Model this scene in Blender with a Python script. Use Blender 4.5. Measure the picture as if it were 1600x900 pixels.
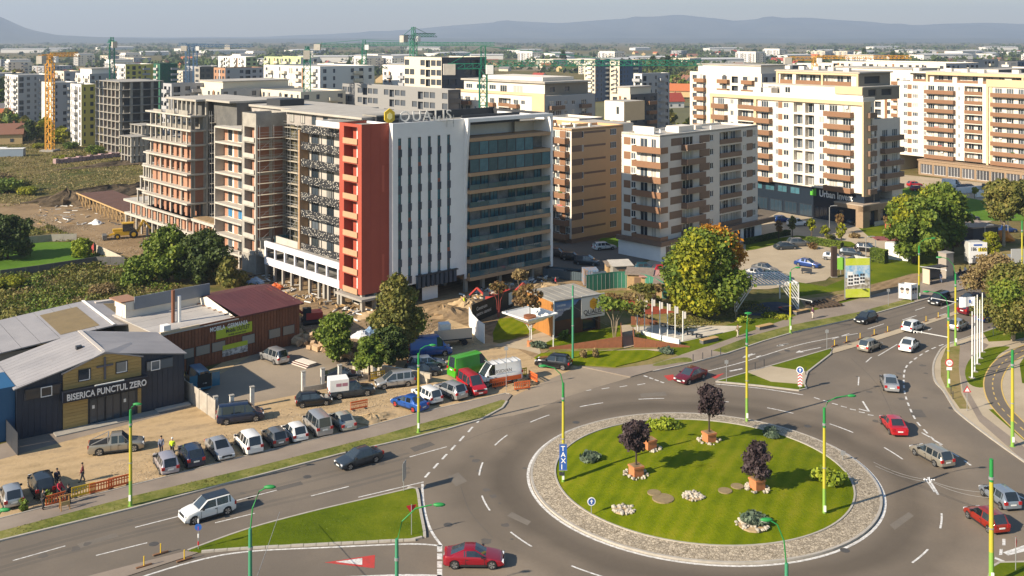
import bpy,bmesh,math,random
import numpy as np
from mathutils import Vector,Matrix
for _o in list(bpy.data.objects):bpy.data.objects.remove(_o)
S=bpy.context.scene
COL=S.collection
R=math.radians
rnd=random.Random(7)
# ---------------------------------------------------------------- camera
CH,F,VH=41.0,1600.0,58.0
cam=bpy.data.cameras.new('camera');camo=bpy.data.objects.new('camera',cam);COL.objects.link(camo)
camo.location=(0,0,CH);camo.rotation_euler=(R(90),0,0)
cam.sensor_fit='HORIZONTAL';cam.sensor_width=36;cam.lens=36.0*F/1600
cam.shift_y=-(450-VH)/1600.0
cam.clip_start=1;cam.clip_end=60000
S.camera=camo
# ---------------------------------------------------------------- sky, sun, exposure
SUN_EL,SHADOW_DIR=29.0,32.0
W=bpy.data.worlds.new('World');S.world=W;W.use_nodes=True
nt=W.node_tree;nt.nodes.clear()
sky=nt.nodes.new('ShaderNodeTexSky');sky.sky_type='NISHITA';sky.sun_disc=False
sky.sun_elevation=R(SUN_EL);sky.altitude=500;sky.air_density=1.5;sky.dust_density=0.4;sky.ozone_density=4.5
_toward=R(SHADOW_DIR+180)
sky.sun_rotation=R(90)-_toward
bg=nt.nodes.new('ShaderNodeBackground');bg.inputs[1].default_value=0.072
wo=nt.nodes.new('ShaderNodeOutputWorld')
nt.links.new(sky.outputs[0],bg.inputs[0]);nt.links.new(bg.outputs[0],wo.inputs[0])
sl=bpy.data.lights.new('sun','SUN');sl.energy=5.0;sl.angle=R(0.5);sl.color=(1.0,0.87,0.69)
so=bpy.data.objects.new('sun',sl);COL.objects.link(so);so.location=(-60,-40,120)
_d=Vector((math.cos(R(SHADOW_DIR))*math.cos(R(SUN_EL)),math.sin(R(SHADOW_DIR))*math.cos(R(SUN_EL)),-math.sin(R(SUN_EL))))
so.rotation_euler=_d.to_track_quat('-Z','Y').to_euler()
S.view_settings.view_transform='Standard';S.view_settings.look='None'
S.view_settings.exposure=0.95;S.view_settings.gamma=1.0
S.cycles.max_bounces=5;S.cycles.diffuse_bounces=2;S.cycles.glossy_bounces=2;S.cycles.transmission_bounces=2
S.cycles.volume_bounces=0;S.cycles.transparent_max_bounces=4
# ---------------------------------------------------------------- helpers
def g(u,v,z=0.0):
 Y=F*(CH-z)/(v-VH)
 return((u-800)/F*Y,Y,z)
def gz(u,Y,v):
 return((u-800)/F*Y,Y,CH-(v-VH)/F*Y)
def zv(v,Y):return CH-(v-VH)/F*Y
def pr(p):return(800+F*p[0]/p[1],VH+F*(CH-p[2])/p[1])
MATS={}
def mat(name,col,rough=0.7,col2=None,scale=1.0,amt=0.5,metal=0.0,bump=0.0,bscale=None,rand=0.0,spec=0.4,coat=0.0,coords='Object',stretch=None,island=0.0):
 if name in MATS:return MATS[name]
 m=bpy.data.materials.new(name);m.use_nodes=True;n=m.node_tree.nodes;l=m.node_tree.links
 b=n['Principled BSDF'];b.inputs['Roughness'].default_value=rough;b.inputs['Metallic'].default_value=metal
 b.inputs['Specular IOR Level'].default_value=spec
 if coat:b.inputs['Coat Weight'].default_value=coat;b.inputs['Coat Roughness'].default_value=0.08
 c=(*col,1)
 b.inputs['Base Color'].default_value=c
 out=None
 tc=None
 if col2 is not None or bump:
  tc=n.new('ShaderNodeTexCoord')
  vec=tc.outputs[coords]
  if stretch:
   mp=n.new('ShaderNodeMapping');mp.inputs['Scale'].default_value=stretch;l.new(vec,mp.inputs[0]);vec=mp.outputs[0]
 if col2 is not None:
  nz=n.new('ShaderNodeTexNoise');nz.inputs['Scale'].default_value=scale;nz.inputs['Detail'].default_value=6;nz.inputs['Roughness'].default_value=0.65
  l.new(vec,nz.inputs['Vector'])
  rp=n.new('ShaderNodeValToRGB');rp.color_ramp.elements[0].position=0.5-0.25*(1.2-amt);rp.color_ramp.elements[1].position=0.5+0.25*(1.2-amt)
  rp.color_ramp.elements[0].color=c;rp.color_ramp.elements[1].color=(*col2,1)
  l.new(nz.outputs[0],rp.inputs[0]);out=rp.outputs[0]
 if rand or island:
  if rand:oi=n.new('ShaderNodeObjectInfo');ro=oi.outputs['Random']
  else:oi=n.new('ShaderNodeNewGeometry');ro=oi.outputs['Random Per Island']
  hs=n.new('ShaderNodeHueSaturation');mr=n.new('ShaderNodeMapRange');k=rand or island
  mr.inputs[3].default_value=1-k;mr.inputs[4].default_value=1+k
  l.new(ro,mr.inputs[0]);l.new(mr.outputs[0],hs.inputs['Value'])
  if out:l.new(out,hs.inputs['Color'])
  else:hs.inputs['Color'].default_value=c
  out=hs.outputs[0]
 if out:l.new(out,b.inputs['Base Color'])
 if bump:
  nb=n.new('ShaderNodeTexNoise');nb.inputs['Scale'].default_value=bscale or scale*4;nb.inputs['Detail'].default_value=4
  l.new(vec,nb.inputs['Vector'])
  bp=n.new('ShaderNodeBump');bp.inputs['Strength'].default_value=bump;bp.inputs['Distance'].default_value=0.1
  l.new(nb.outputs[0],bp.inputs['Height']);l.new(bp.outputs[0],b.inputs['Normal'])
 MATS[name]=m;return m
class MB:
 """collects faces and links them as ONE mesh object"""
 def __init__(s):s.v=[];s.f=[];s.m=[]
 def face(s,pts,m=0):
  k=len(s.v);s.v.extend([tuple(p)for p in pts]);s.f.append(tuple(range(k,k+len(pts))));s.m.append(m)
 def box(s,x0,x1,y0,y1,z0,z1,m=0,skip=''):
  k=len(s.v)
  s.v+=[(x0,y0,z0),(x1,y0,z0),(x1,y1,z0),(x0,y1,z0),(x0,y0,z1),(x1,y0,z1),(x1,y1,z1),(x0,y1,z1)]
  for key,q in(('b',(0,3,2,1)),('t',(4,5,6,7)),('f',(0,1,5,4)),('r',(1,2,6,5)),('k',(2,3,7,6)),('l',(3,0,4,7))):
   if key in skip:continue
   s.f.append(tuple(k+i for i in q));s.m.append(m)
 def prism(s,poly,z0,z1,m=0,mt=None,top=True,bottom=False):
  n=len(poly);k=len(s.v)
  area=sum(poly[i][0]*poly[(i+1)%n][1]-poly[(i+1)%n][0]*poly[i][1]for i in range(n))
  if area<0:poly=poly[::-1]
  s.v+=[(p[0],p[1],z0)for p in poly]+[(p[0],p[1],z1)for p in poly]
  for i in range(n):
   j=(i+1)%n;s.f.append((k+i,k+j,k+n+j,k+n+i));s.m.append(m)
  if top:s.f.append(tuple(k+n+i for i in range(n)));s.m.append(m if mt is None else mt)
  if bottom:s.f.append(tuple(k+i for i in reversed(range(n))));s.m.append(m)
 def bar(s,a,b,w,h=None,m=0):
  """square bar from a to b"""
  a=Vector(a);b=Vector(b);d=b-a
  if d.length<1e-6:return
  h=h or w;d.normalize()
  up=Vector((0,0,1))if abs(d.z)<0.95 else Vector((1,0,0))
  sx=d.cross(up).normalized();sz=sx.cross(d).normalized()
  k=len(s.v)
  for p in(a,b):
   for i,j in((-1,-1),(1,-1),(1,1),(-1,1)):s.v.append(tuple(p+sx*(i*w/2)+sz*(j*h/2)))
  for q in((0,1,5,4),(1,2,6,5),(2,3,7,6),(3,0,4,7),(3,2,1,0),(4,5,6,7)):s.f.append(tuple(k+i for i in q));s.m.append(m)
 def tube(s,pts,r,n=8,m=0,cap=True):
  pts=[Vector(p)for p in pts];rs=r if isinstance(r,(list,tuple))else[r]*len(pts)
  k=len(s.v);up0=Vector((0,0,1))
  for i,p in enumerate(pts):
   d=(pts[min(i+1,len(pts)-1)]-pts[max(i-1,0)]).normalized()
   up=up0 if abs(d.z)<0.9 else Vector((1,0,0))
   sx=d.cross(up).normalized();sz=sx.cross(d).normalized()
   for j in range(n):
    a=2*math.pi*j/n;s.v.append(tuple(p+(sx*math.cos(a)+sz*math.sin(a))*rs[i]))
  for i in range(len(pts)-1):
   for j in range(n):
    a=k+i*n+j;b=k+i*n+(j+1)%n;s.f.append((a,a+n,b+n,b));s.m.append(m)
  if cap:
   s.f.append(tuple(k+j for j in range(n)));s.m.append(m)
   e=k+(len(pts)-1)*n;s.f.append(tuple(e+j for j in reversed(range(n))));s.m.append(m)
 def cyl(s,x,y,z0,z1,r,r2=None,n=12,m=0):s.tube([(x,y,z0),(x,y,z1)],[r,r if r2 is None else r2],n,m)
 def blob(s,c,rx,ry,rz,m=0,n=8,k=5,jit=0.0,rr=None):
  rr=rr or rnd;b=len(s.v);c=Vector(c)
  s.v.append((c.x,c.y,c.z-rz));
  for i in range(1,k):
   th=-math.pi/2+math.pi*i/k
   for j in range(n):
    a=2*math.pi*j/n;q=1+rr.uniform(-jit,jit)
    s.v.append((c.x+rx*math.cos(th)*math.cos(a)*q,c.y+ry*math.cos(th)*math.sin(a)*q,c.z+rz*math.sin(th)*q))
  s.v.append((c.x,c.y,c.z+rz));t=len(s.v)-1
  for j in range(n):
   s.f.append((b,b+1+(j+1)%n,b+1+j));s.m.append(m)
   s.f.append((t,t-n+j,t-n+(j+1)%n));s.m.append(m)
  for i in range(k-2):
   for j in range(n):
    a=b+1+i*n+j;d=b+1+i*n+(j+1)%n;s.f.append((a,d,d+n,a+n));s.m.append(m)
 def mesh(s,name,mats,smooth=None):
  me=bpy.data.meshes.new(name);me.from_pydata(s.v,[],s.f)
  for m in(mats if isinstance(mats,(list,tuple))else[mats]):me.materials.append(m)
  if len(me.materials)>1:me.polygons.foreach_set('material_index',s.m)
  if smooth is not None:
   me.polygons.foreach_set('use_smooth',[True]*len(me.polygons));me.set_sharp_from_angle(angle=R(smooth))
  me.update();return me
 def build(s,name,mats,parent=None,smooth=None,loc=None,rz=0.0):
  return link(name,s.mesh(name,mats,smooth),parent,loc,rz)
def link(name,me,parent=None,loc=None,rz=0.0,rot=None):
 o=bpy.data.objects.new(name,me);COL.objects.link(o)
 if parent is not None:o.parent=parent
 if loc is not None:o.location=loc
 if rot is not None:o.rotation_euler=rot
 elif rz:o.rotation_euler=(0,0,rz)
 return o
def tag(o,label=None,cat=None,group=None,kind=None):
 if label:o['label']=label
 if cat:o['category']=cat
 if group:o['group']=group
 if kind:o['kind']=kind
 return o
def thing(name,label,cat,loc=(0,0,0),rz=0.0,group=None):
 o=bpy.data.objects.new(name,None);COL.objects.link(o);o.empty_display_size=0.5
 o.location=loc;o.rotation_euler=(0,0,rz)
 return tag(o,label,cat,group)
def dup(o,loc=None,rz=None,label=None,group=None,scale=None,parent=None):
 c=o.copy();COL.objects.link(c)
 if parent is not None:c.parent=parent
 if loc is not None:c.location=loc
 if rz is not None:c.rotation_euler=(0,0,rz)
 if scale is not None:c.scale=scale if isinstance(scale,tuple)else(scale,)*3
 if label:c['label']=label
 if group:c['group']=group
 for ch in list(o.children):dup(ch,parent=c)
 return c
def smooth_line(pts,n=6,closed=False):
 P=[np.array(p,float)for p in pts];out=[];N=len(P)
 for i in range(N if closed else N-1):
  p0=P[(i-1)%N]if closed or i>0 else P[0];p1=P[i];p2=P[(i+1)%N];p3=P[(i+2)%N]if closed or i+2<N else P[-1]
  for k in range(n):
   t=k/n;out.append(0.5*((2*p1)+(p2-p0)*t+(2*p0-5*p1+4*p2-p3)*t*t+(3*p1-p0-3*p2+p3)*t**3))
 if not closed:out.append(P[-1])
 return[tuple(p)for p in out]
def offset_line(pts,d):
 out=[]
 for i,p in enumerate(pts):
  a=pts[max(i-1,0)];b=pts[min(i+1,len(pts)-1)]
  dx,dy=b[0]-a[0],b[1]-a[1];L=math.hypot(dx,dy)or 1
  out.append((p[0]-dy/L*d,p[1]+dx/L*d))
 return out
def quads_mesh(name,V,mats):
 """V: (n,4,3) array of quads -> mesh"""
 n=len(V);me=bpy.data.meshes.new(name)
 me.vertices.add(n*4);me.vertices.foreach_set('co',np.ascontiguousarray(V,dtype=np.float32).reshape(-1))
 me.loops.add(n*4);me.loops.foreach_set('vertex_index',np.arange(n*4,dtype=np.int32))
 me.polygons.add(n);me.polygons.foreach_set('loop_start',np.arange(0,n*4,4,dtype=np.int32))
 me.polygons.foreach_set('loop_total',np.full(n,4,dtype=np.int32))
 for m in(mats if isinstance(mats,(list,tuple))else[mats]):me.materials.append(m)
 me.update(calc_edges=True);me.validate();return me
_txt={}
def text_mesh(s,size,ext,m,bold=0.0):
 key=(s,size,ext,m.name,bold)
 if key in _txt:return _txt[key]
 c=bpy.data.curves.new('lettering','FONT');c.body=s;c.size=size;c.extrude=ext;c.offset=bold;c.resolution_u=3
 o=bpy.data.objects.new('lettering',c);COL.objects.link(o)
 dg=bpy.context.evaluated_depsgraph_get();dg.update()
 me=bpy.data.meshes.new_from_object(o.evaluated_get(dg));me.materials.clear();me.materials.append(m)
 bpy.data.objects.remove(o);bpy.data.curves.remove(c);_txt[key]=me;return me
def text_part(name,s,size,ext,m,parent,loc,rot,width=None,bold=0.0):
 me=text_mesh(s,size,ext,m,bold);o=link(name,me,parent,loc,rot=rot)
 if width:
  xs=[v.co.x for v in me.vertices];o.scale=(width/(max(xs)-min(xs)),1,1)
 return o
# ---------------------------------------------------------------- common materials
WHITE=mat('white_paint',(0.78,0.77,0.74),0.6,(0.70,0.69,0.66),2)
ROADW=mat('road_paint',(0.72,0.71,0.68),0.7,(0.42,0.40,0.37),3.0,0.75)
GLASS=mat('window_glass',(0.035,0.05,0.065),0.08,spec=0.6)
def _curtains():
 n=GLASS.node_tree.nodes;l=GLASS.node_tree.links;oi=n.new('ShaderNodeObjectInfo');rp=n.new('ShaderNodeValToRGB');e=rp.color_ramp.elements;rp.color_ramp.interpolation='CONSTANT'
 e[0].color=(0.02,0.03,0.04,1);e[1].position=0.9;e[1].color=(0.42,0.40,0.36,1)
 for p,c in((0.25,(0.05,0.065,0.08)),(0.5,(0.10,0.12,0.14)),(0.68,(0.04,0.05,0.055)),(0.8,(0.22,0.22,0.21))):q=e.new(p);q.color=(*c,1)
 l.new(oi.outputs['Random'],rp.inputs[0]);l.new(rp.outputs[0],n['Principled BSDF'].inputs['Base Color'])
_curtains()
GLASS_BLUE=mat('blue_glass',(0.03,0.09,0.12),0.07,(0.07,0.17,0.21),0.5,0.4,spec=0.7,rand=0.35)
FRAME_W=mat('white_frame',(0.75,0.74,0.72),0.5)
FRAME_D=mat('dark_frame',(0.03,0.033,0.04),0.5)
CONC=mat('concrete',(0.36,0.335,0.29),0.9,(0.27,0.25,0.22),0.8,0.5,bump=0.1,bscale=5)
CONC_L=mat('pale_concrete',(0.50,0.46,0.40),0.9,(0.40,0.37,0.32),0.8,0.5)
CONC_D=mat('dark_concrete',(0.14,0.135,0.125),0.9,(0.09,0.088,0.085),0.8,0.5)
BRICK=mat('hollow_brick',(0.40,0.17,0.10),0.9,(0.30,0.125,0.08),1.2,0.3,rand=0.12)
STEEL=mat('galvanised_steel',(0.42,0.43,0.44),0.45,metal=0.6)
DARK=mat('dark_grey',(0.035,0.037,0.042),0.6)
BLACK=mat('black_rubber',(0.018,0.018,0.018),0.75)
RED=mat('red_plastic',(0.55,0.045,0.03),0.45)
ORANGE=mat('orange_plastic',(0.65,0.13,0.03),0.5)
YELLOW=mat('yellow_plastic',(0.66,0.43,0.02),0.5)
WOODP=mat('raw_timber',(0.50,0.33,0.15),0.8,(0.38,0.24,0.10),2)
# ================================================================ GROUND AND ROADS
def ground_mat(name,stops,scale,rough=0.95,fine=3.0,fine_amt=0.35,bump=0.3,tracks=None):
 m=bpy.data.materials.new(name);m.use_nodes=True;n=m.node_tree.nodes;l=m.node_tree.links;b=n['Principled BSDF']
 b.inputs['Roughness'].default_value=rough;b.inputs['Specular IOR Level'].default_value=0.08
 tc=n.new('ShaderNodeTexCoord')
 n1=n.new('ShaderNodeTexNoise');n1.inputs['Scale'].default_value=scale;n1.inputs['Detail'].default_value=8;n1.inputs['Roughness'].default_value=0.6;l.new(tc.outputs['Object'],n1.inputs[0])
 n2=n.new('ShaderNodeTexNoise');n2.inputs['Scale'].default_value=fine;n2.inputs['Detail'].default_value=5;n2.inputs['Roughness'].default_value=0.75;l.new(tc.outputs['Object'],n2.inputs[0])
 ad=n.new('ShaderNodeMath');ad.operation='MULTIPLY_ADD';l.new(n2.outputs[0],ad.inputs[0]);ad.inputs[1].default_value=fine_amt
 sb=n.new('ShaderNodeMath');sb.operation='SUBTRACT';l.new(n1.outputs[0],sb.inputs[0]);sb.inputs[1].default_value=fine_amt*0.5
 l.new(sb.outputs[0],ad.inputs[2])
 src=ad.outputs[0]
 if tracks:
  wv=n.new('ShaderNodeTexWave');wv.inputs['Scale'].default_value=tracks[0];wv.inputs['Distortion'].default_value=3;wv.inputs['Detail'].default_value=3
  mp=n.new('ShaderNodeMapping');mp.inputs['Rotation'].default_value=(0,0,R(tracks[1]));l.new(tc.outputs['Object'],mp.inputs[0]);l.new(mp.outputs[0],wv.inputs[0])
  a2=n.new('ShaderNodeMath');a2.operation='MULTIPLY_ADD';l.new(wv.outputs[1],a2.inputs[0]);a2.inputs[1].default_value=tracks[2];l.new(src,a2.inputs[2]);src=a2.outputs[0]
 rp=n.new('ShaderNodeValToRGB');e=rp.color_ramp.elements
 while len(e)<len(stops):e.new(0.5)
 for i,(p,c)in enumerate(stops):e[i].position=p;e[i].color=(*c,1)
 l.new(src,rp.inputs[0]);l.new(rp.outputs[0],b.inputs['Base Color'])
 bp=n.new('ShaderNodeBump');bp.inputs['Strength'].default_value=bump;bp.inputs['Distance'].default_value=0.08
 l.new(n2.outputs[0],bp.inputs['Height']);l.new(bp.outputs[0],b.inputs['Normal'])
 return m
M_FIELD=ground_mat('dry_meadow',[(0.28,(0.045,0.062,0.014)),(0.42,(0.10,0.095,0.030)),(0.55,(0.18,0.135,0.055)),(0.66,(0.11,0.105,0.03)),(0.78,(0.20,0.155,0.07))],0.035,fine=0.35,fine_amt=0.7,bump=0.8)
M_ASPH=ground_mat('asphalt',[(0.25,(0.122,0.104,0.085)),(0.5,(0.158,0.133,0.107)),(0.72,(0.215,0.177,0.137))],0.06,rough=0.85,fine=4.0,fine_amt=0.22,bump=0.12)
M_DUSTY=ground_mat('dusty_asphalt',[(0.25,(0.21,0.175,0.135)),(0.5,(0.27,0.22,0.165)),(0.75,(0.34,0.275,0.20))],0.09,fine=3.0,fine_amt=0.25,bump=0.12)
M_DIRT=ground_mat('packed_dirt',[(0.22,(0.20,0.145,0.085)),(0.42,(0.36,0.26,0.145)),(0.60,(0.45,0.325,0.185)),(0.8,(0.31,0.23,0.14))],0.16,fine=1.6,fine_amt=0.5,bump=0.6,tracks=(0.16,62,0.14))
M_EARTH=ground_mat('dug_earth',[(0.25,(0.10,0.07,0.042)),(0.45,(0.21,0.145,0.08)),(0.62,(0.30,0.21,0.12)),(0.8,(0.20,0.14,0.085))],0.08,fine=1.2,fine_amt=0.55,bump=0.9,tracks=(0.25,40,0.12))
M_PAVE=ground_mat('pavement_asphalt',[(0.25,(0.20,0.165,0.135)),(0.5,(0.25,0.205,0.165)),(0.75,(0.30,0.25,0.20))],0.2,fine=5,fine_amt=0.25,bump=0.1)
M_LAWN=ground_mat('lawn_grass',[(0.25,(0.05,0.078,0.003)),(0.45,(0.088,0.122,0.004)),(0.62,(0.13,0.155,0.007)),(0.8,(0.18,0.18,0.018))],0.15,fine=4,fine_amt=0.4,bump=0.7)
M_MOWN=ground_mat('mown_grass',[(0.22,(0.065,0.098,0.001)),(0.42,(0.105,0.140,0.0012)),(0.6,(0.145,0.175,0.002)),(0.8,(0.20,0.20,0.010))],0.18,fine=3.5,fine_amt=0.45,bump=0.9,tracks=(0.22,25,0.16))
def ring_wear():
 n=M_ASPH.node_tree.nodes;l=M_ASPH.node_tree.links;b=n['Principled BSDF'];src=b.inputs['Base Color'].links[0].from_socket
 tc=n.new('ShaderNodeTexCoord');ds=n.new('ShaderNodeVectorMath');ds.operation='DISTANCE';l.new(tc.outputs['Object'],ds.inputs[0]);ds.inputs[1].default_value=(17.63,95.5,0)
 nz=n.new('ShaderNodeTexNoise');nz.inputs['Scale'].default_value=0.12;l.new(tc.outputs['Object'],nz.inputs[0]);ad=n.new('ShaderNodeMath');ad.operation='MULTIPLY_ADD';ad.inputs[1].default_value=3.0;l.new(nz.outputs[0],ad.inputs[0]);l.new(ds.outputs['Value'],ad.inputs[2])
 mr=n.new('ShaderNodeMapRange');mr.inputs[1].default_value=16;mr.inputs[2].default_value=34;l.new(ad.outputs[0],mr.inputs[0]);rp=n.new('ShaderNodeValToRGB');e=rp.color_ramp.elements
 for p,v in((0.10,1.05),(0.17,0.78),(0.24,0.72),(0.32,0.98),(0.42,0.92),(0.50,1.12),(0.60,1.22),(0.75,1.05)):q=e.new(p);q.color=(v*1.02,v,v*0.97,1)
 e[0].color=(1.1,1.08,1.05,1);e[-1].color=(1,1,1,1);l.new(mr.outputs[0],rp.inputs[0]);mx=n.new('ShaderNodeMix');mx.data_type='RGBA';mx.blend_type='MULTIPLY';mx.inputs[0].default_value=1;l.new(src,mx.inputs[6]);l.new(rp.outputs[0],mx.inputs[7]);l.new(mx.outputs[2],b.inputs['Base Color'])
ring_wear()
M_VERGE=ground_mat('verge_grass',[(0.25,(0.06,0.085,0.014)),(0.45,(0.12,0.135,0.028)),(0.6,(0.20,0.19,0.055)),(0.78,(0.28,0.235,0.11))],0.25,fine=2.5,fine_amt=0.5,bump=0.8)
M_DRYG=ground_mat('worn_grass',[(0.25,(0.08,0.095,0.02)),(0.42,(0.16,0.15,0.04)),(0.58,(0.25,0.19,0.08)),(0.78,(0.27,0.20,0.10))],0.14,fine=1.5,fine_amt=0.5,bump=0.6)
M_TANP=ground_mat('tan_paving',[(0.25,(0.33,0.27,0.19)),(0.5,(0.40,0.33,0.235)),(0.75,(0.46,0.385,0.28))],0.15,fine=3,fine_amt=0.25,bump=0.1)
M_KERB=mat('kerb_stone',(0.42,0.38,0.33),0.85,(0.33,0.30,0.25),1.5,0.5)
M_COBB=bpy.data.materials.new('cobbles');M_COBB.use_nodes=True
def _cob():
 n=M_COBB.node_tree.nodes;l=M_COBB.node_tree.links;b=n['Principled BSDF'];b.inputs['Roughness'].default_value=0.9
 tc=n.new('ShaderNodeTexCoord');vo=n.new('ShaderNodeTexVoronoi');vo.inputs['Scale'].default_value=4.4;l.new(tc.outputs['Object'],vo.inputs[0])
 ve=n.new('ShaderNodeTexVoronoi');ve.feature='DISTANCE_TO_EDGE';ve.inputs['Scale'].default_value=4.4;l.new(tc.outputs['Object'],ve.inputs[0])
 sp=n.new('ShaderNodeSeparateColor');l.new(vo.outputs['Color'],sp.inputs[0])
 rp=n.new('ShaderNodeValToRGB');rp.color_ramp.elements[0].color=(0.27,0.225,0.165,1);rp.color_ramp.elements[1].color=(0.50,0.42,0.31,1);l.new(sp.outputs[0],rp.inputs[0])
 st=n.new('ShaderNodeValToRGB');st.color_ramp.elements[0].position=0.03;st.color_ramp.elements[1].position=0.12
 st.color_ramp.elements[0].color=(0.45,0.42,0.36,1);st.color_ramp.elements[1].color=(1,1,1,1);l.new(ve.outputs[0],st.inputs[0])
 mx=n.new('ShaderNodeMix');mx.data_type='RGBA';mx.blend_type='MULTIPLY';mx.inputs[0].default_value=1
 l.new(rp.outputs[0],mx.inputs[6]);l.new(st.outputs[0],mx.inputs[7]);l.new(mx.outputs[2],b.inputs['Base Color'])
 bp=n.new('ShaderNodeBump');bp.inputs['Strength'].default_value=0.6;bp.inputs['Distance'].default_value=0.05;l.new(ve.outputs[0],bp.inputs['Height']);l.new(bp.outputs[0],b.inputs['Normal'])
_cob()
def W2(px):return[g(u,v)[:2]for u,v in px]
def sheet(name,poly,z,m,side=True,kind='structure'):
 mb=MB()
 if side and z>0.05:mb.prism(poly,-0.02,z,0)
 else:
  a=sum(poly[i][0]*poly[(i+1)%len(poly)][1]-poly[(i+1)%len(poly)][0]*poly[i][1]for i in range(len(poly)))
  if a<0:poly=poly[::-1]
  mb.face([(x,y,z)for x,y in poly])
 o=mb.build(name,m);o['kind']=kind;return o
def strip(mb,line,w,z0,z1,m=0,closed=False):
 """rectangular section swept along a ground line"""
 L=line+[line[0]]if closed else line
 a=offset_line(L,w/2);b=offset_line(L,-w/2)
 if closed:a[0]=a[-1]=tuple((np.array(a[0])+np.array(a[-1]))/2);b[0]=b[-1]=tuple((np.array(b[0])+np.array(b[-1]))/2)
 for i in range(len(L)-1):
  A,B,C,D=b[i],b[i+1],a[i+1],a[i]
  mb.face([(*A,z1),(*B,z1),(*C,z1),(*D,z1)],m)
  if z1-z0>0.02:
   mb.face([(*A,z0),(*B,z0),(*B,z1),(*A,z1)],m);mb.face([(*C,z0),(*D,z0),(*D,z1),(*C,z1)],m)
def kerb(line,w=0.22,z=0.14,closed=False):
 mb=MB();strip(mb,line,w,-0.02,z,0,closed);o=mb.build('kerb',M_KERB);o['kind']='structure';return o
def kerb_stones(line,w=0.24,z=0.15,step=1.0):
 """kerb of separate stones along a line"""
 root=thing('kerb',None,None);root['kind']='structure'
 acc=0.0;pts=[Vector((*p,0))for p in line];mb=MB();mb.box(-step/2+0.02,step/2-0.02,-w/2,w/2,-0.02,z);me=mb.mesh('kerb_stone',M_KERB)
 for i in range(len(pts)-1):
  d=pts[i+1]-pts[i];L=d.length
  while acc<L:
   p=pts[i]+d*(acc/L);o=link('kerb_stone',me,root,(p.x,p.y,rnd.uniform(-0.012,0.012)),math.atan2(d.y,d.x));acc+=step
  acc-=L
 return root
sheet('ground',[(-9000,-60),(9000,-60),(12000,16000),(-12000,16000)],-0.03,M_FIELD)
ROAD=W2([(-300,925),(0,846),(200,797),(400,745),(530,711),(640,686),(700,671),(752,656),(785,640),(800,620)])+W2([(850,595),(905,573),(985,590),(1020,580),(1084,566),(1136,553),(1192,534),(1236,521),(1340,498),(1440,470),(1560,437),(1760,380)])+W2([(1760,445),(1640,487),(1580,505),(1536,520),(1480,540),(1465,555),(1458,574),(1461,596),(1474,611),(1487,632),(1500,648),(1570,701),(1700,790)])+[(90,80),(90,40),(-90,40)]
sheet('road',ROAD,0.0,M_ASPH)
RC=(17.63,95.5)
def circ(r,n=96,a0=0,a1=360):return[(RC[0]+r*math.cos(R(a0+(a1-a0)*i/n)),RC[1]+r*math.sin(R(a0+(a1-a0)*i/n)))for i in range(n if a1-a0==360 else n+1)]
def ring(name,r0,r1,z0,z1,m,outer=True):
 mb=MB();n=120
 for i in range(n):
  a,b=2*math.pi*i/n,2*math.pi*(i+1)/n
  P=lambda r,t,z:(RC[0]+r*math.cos(t),RC[1]+r*math.sin(t),z)
  mb.face([P(r0,a,z1),P(r1,a,z0),P(r1,b,z0),P(r0,b,z1)])
  if outer:mb.face([P(r1,a,-0.02),P(r1,b,-0.02),P(r1,b,z0),P(r1,a,z0)])
 o=mb.build(name,m);o['kind']='structure';return o
ring('cobbled_ring',13.62,15.75,0.16,0.30,M_COBB)
kerb(circ(15.82),0.22,0.175,True);kerb(circ(13.6),0.16,0.36,True)
def island():
 mb=MB();n=72;rr=[0,3,6,9,11,12.5,13.3,13.55];P=[]
 for r in rr:
  z=0.28+0.75*(1-(r/13.55)**2)
  for i in range(n):P.append((RC[0]+r*math.cos(2*math.pi*i/n),RC[1]+r*math.sin(2*math.pi*i/n),z+(0.02*math.sin(i*0.9+r)if r<13 else 0)))
 mb.v=P
 for k in range(len(rr)-1):
  for i in range(n):mb.f.append((k*n+i,(k+1)*n+i,(k+1)*n+(i+1)%n,k*n+(i+1)%n));mb.m.append(0)
 o=mb.build('island_lawn',M_MOWN,smooth=60);o['kind']='structure'
def island_z(x,y):
 r=math.hypot(x-RC[0],y-RC[1]);return 0.28+0.75*(1-(r/13.55)**2)if r<13.55 else 0.2
island()
def gi(u,v):
 z=0.6
 for _ in range(6):x,y,_z=g(u,v,z);z=island_z(x,y)
 return(x,y,z)
VB=[(-300,925),(0,846),(200,797),(400,745),(530,711),(640,686),(700,671),(752,656),(785,638),(792,628)]
VT=[(785,626),(700,652),(600,680),(400,731),(207,777),(27,825),(-300,908)]
PT=[(796,617),(790,616),(656,646),(560,672),(400,710),(207,760),(0,812),(-300,890)]
sheet('grass_verge',W2(VB+VT),0.11,M_VERGE);kerb(W2(VB))
sheet('pavement',W2(VT[::-1]+[(792,628),(800,618)]+PT),0.115,M_PAVE);kerb(W2(PT),0.14,0.16)
sheet('dirt_lot',W2([(-300,890),(0,812),(207,760),(400,710),(560,672),(656,646),(790,616),(802,620),(850,597),(905,573),(860,556),(830,560),(830,545),(760,540),(735,510),(700,500),(640,545),(560,540),(470,545),(400,535),(290,600),(280,625),(100,675),(0,705),(-300,780)]),0.004,M_DIRT)
sheet('yard',W2([(300,612),(410,545),(470,535),(560,560),(600,590),(345,640)]),0.009,M_DUSTY)
sheet('forecourt',W2([(-60,735),(100,690),(285,640),(310,630),(320,618),(285,612),(100,665),(-60,712)]),0.009,M_PAVE)
sheet('access_street',W2([(800,620),(850,596),(905,573),(985,590),(930,606),(880,622),(840,640),(800,650),(752,657),(785,640)]),0.008,M_DUSTY)
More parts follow.
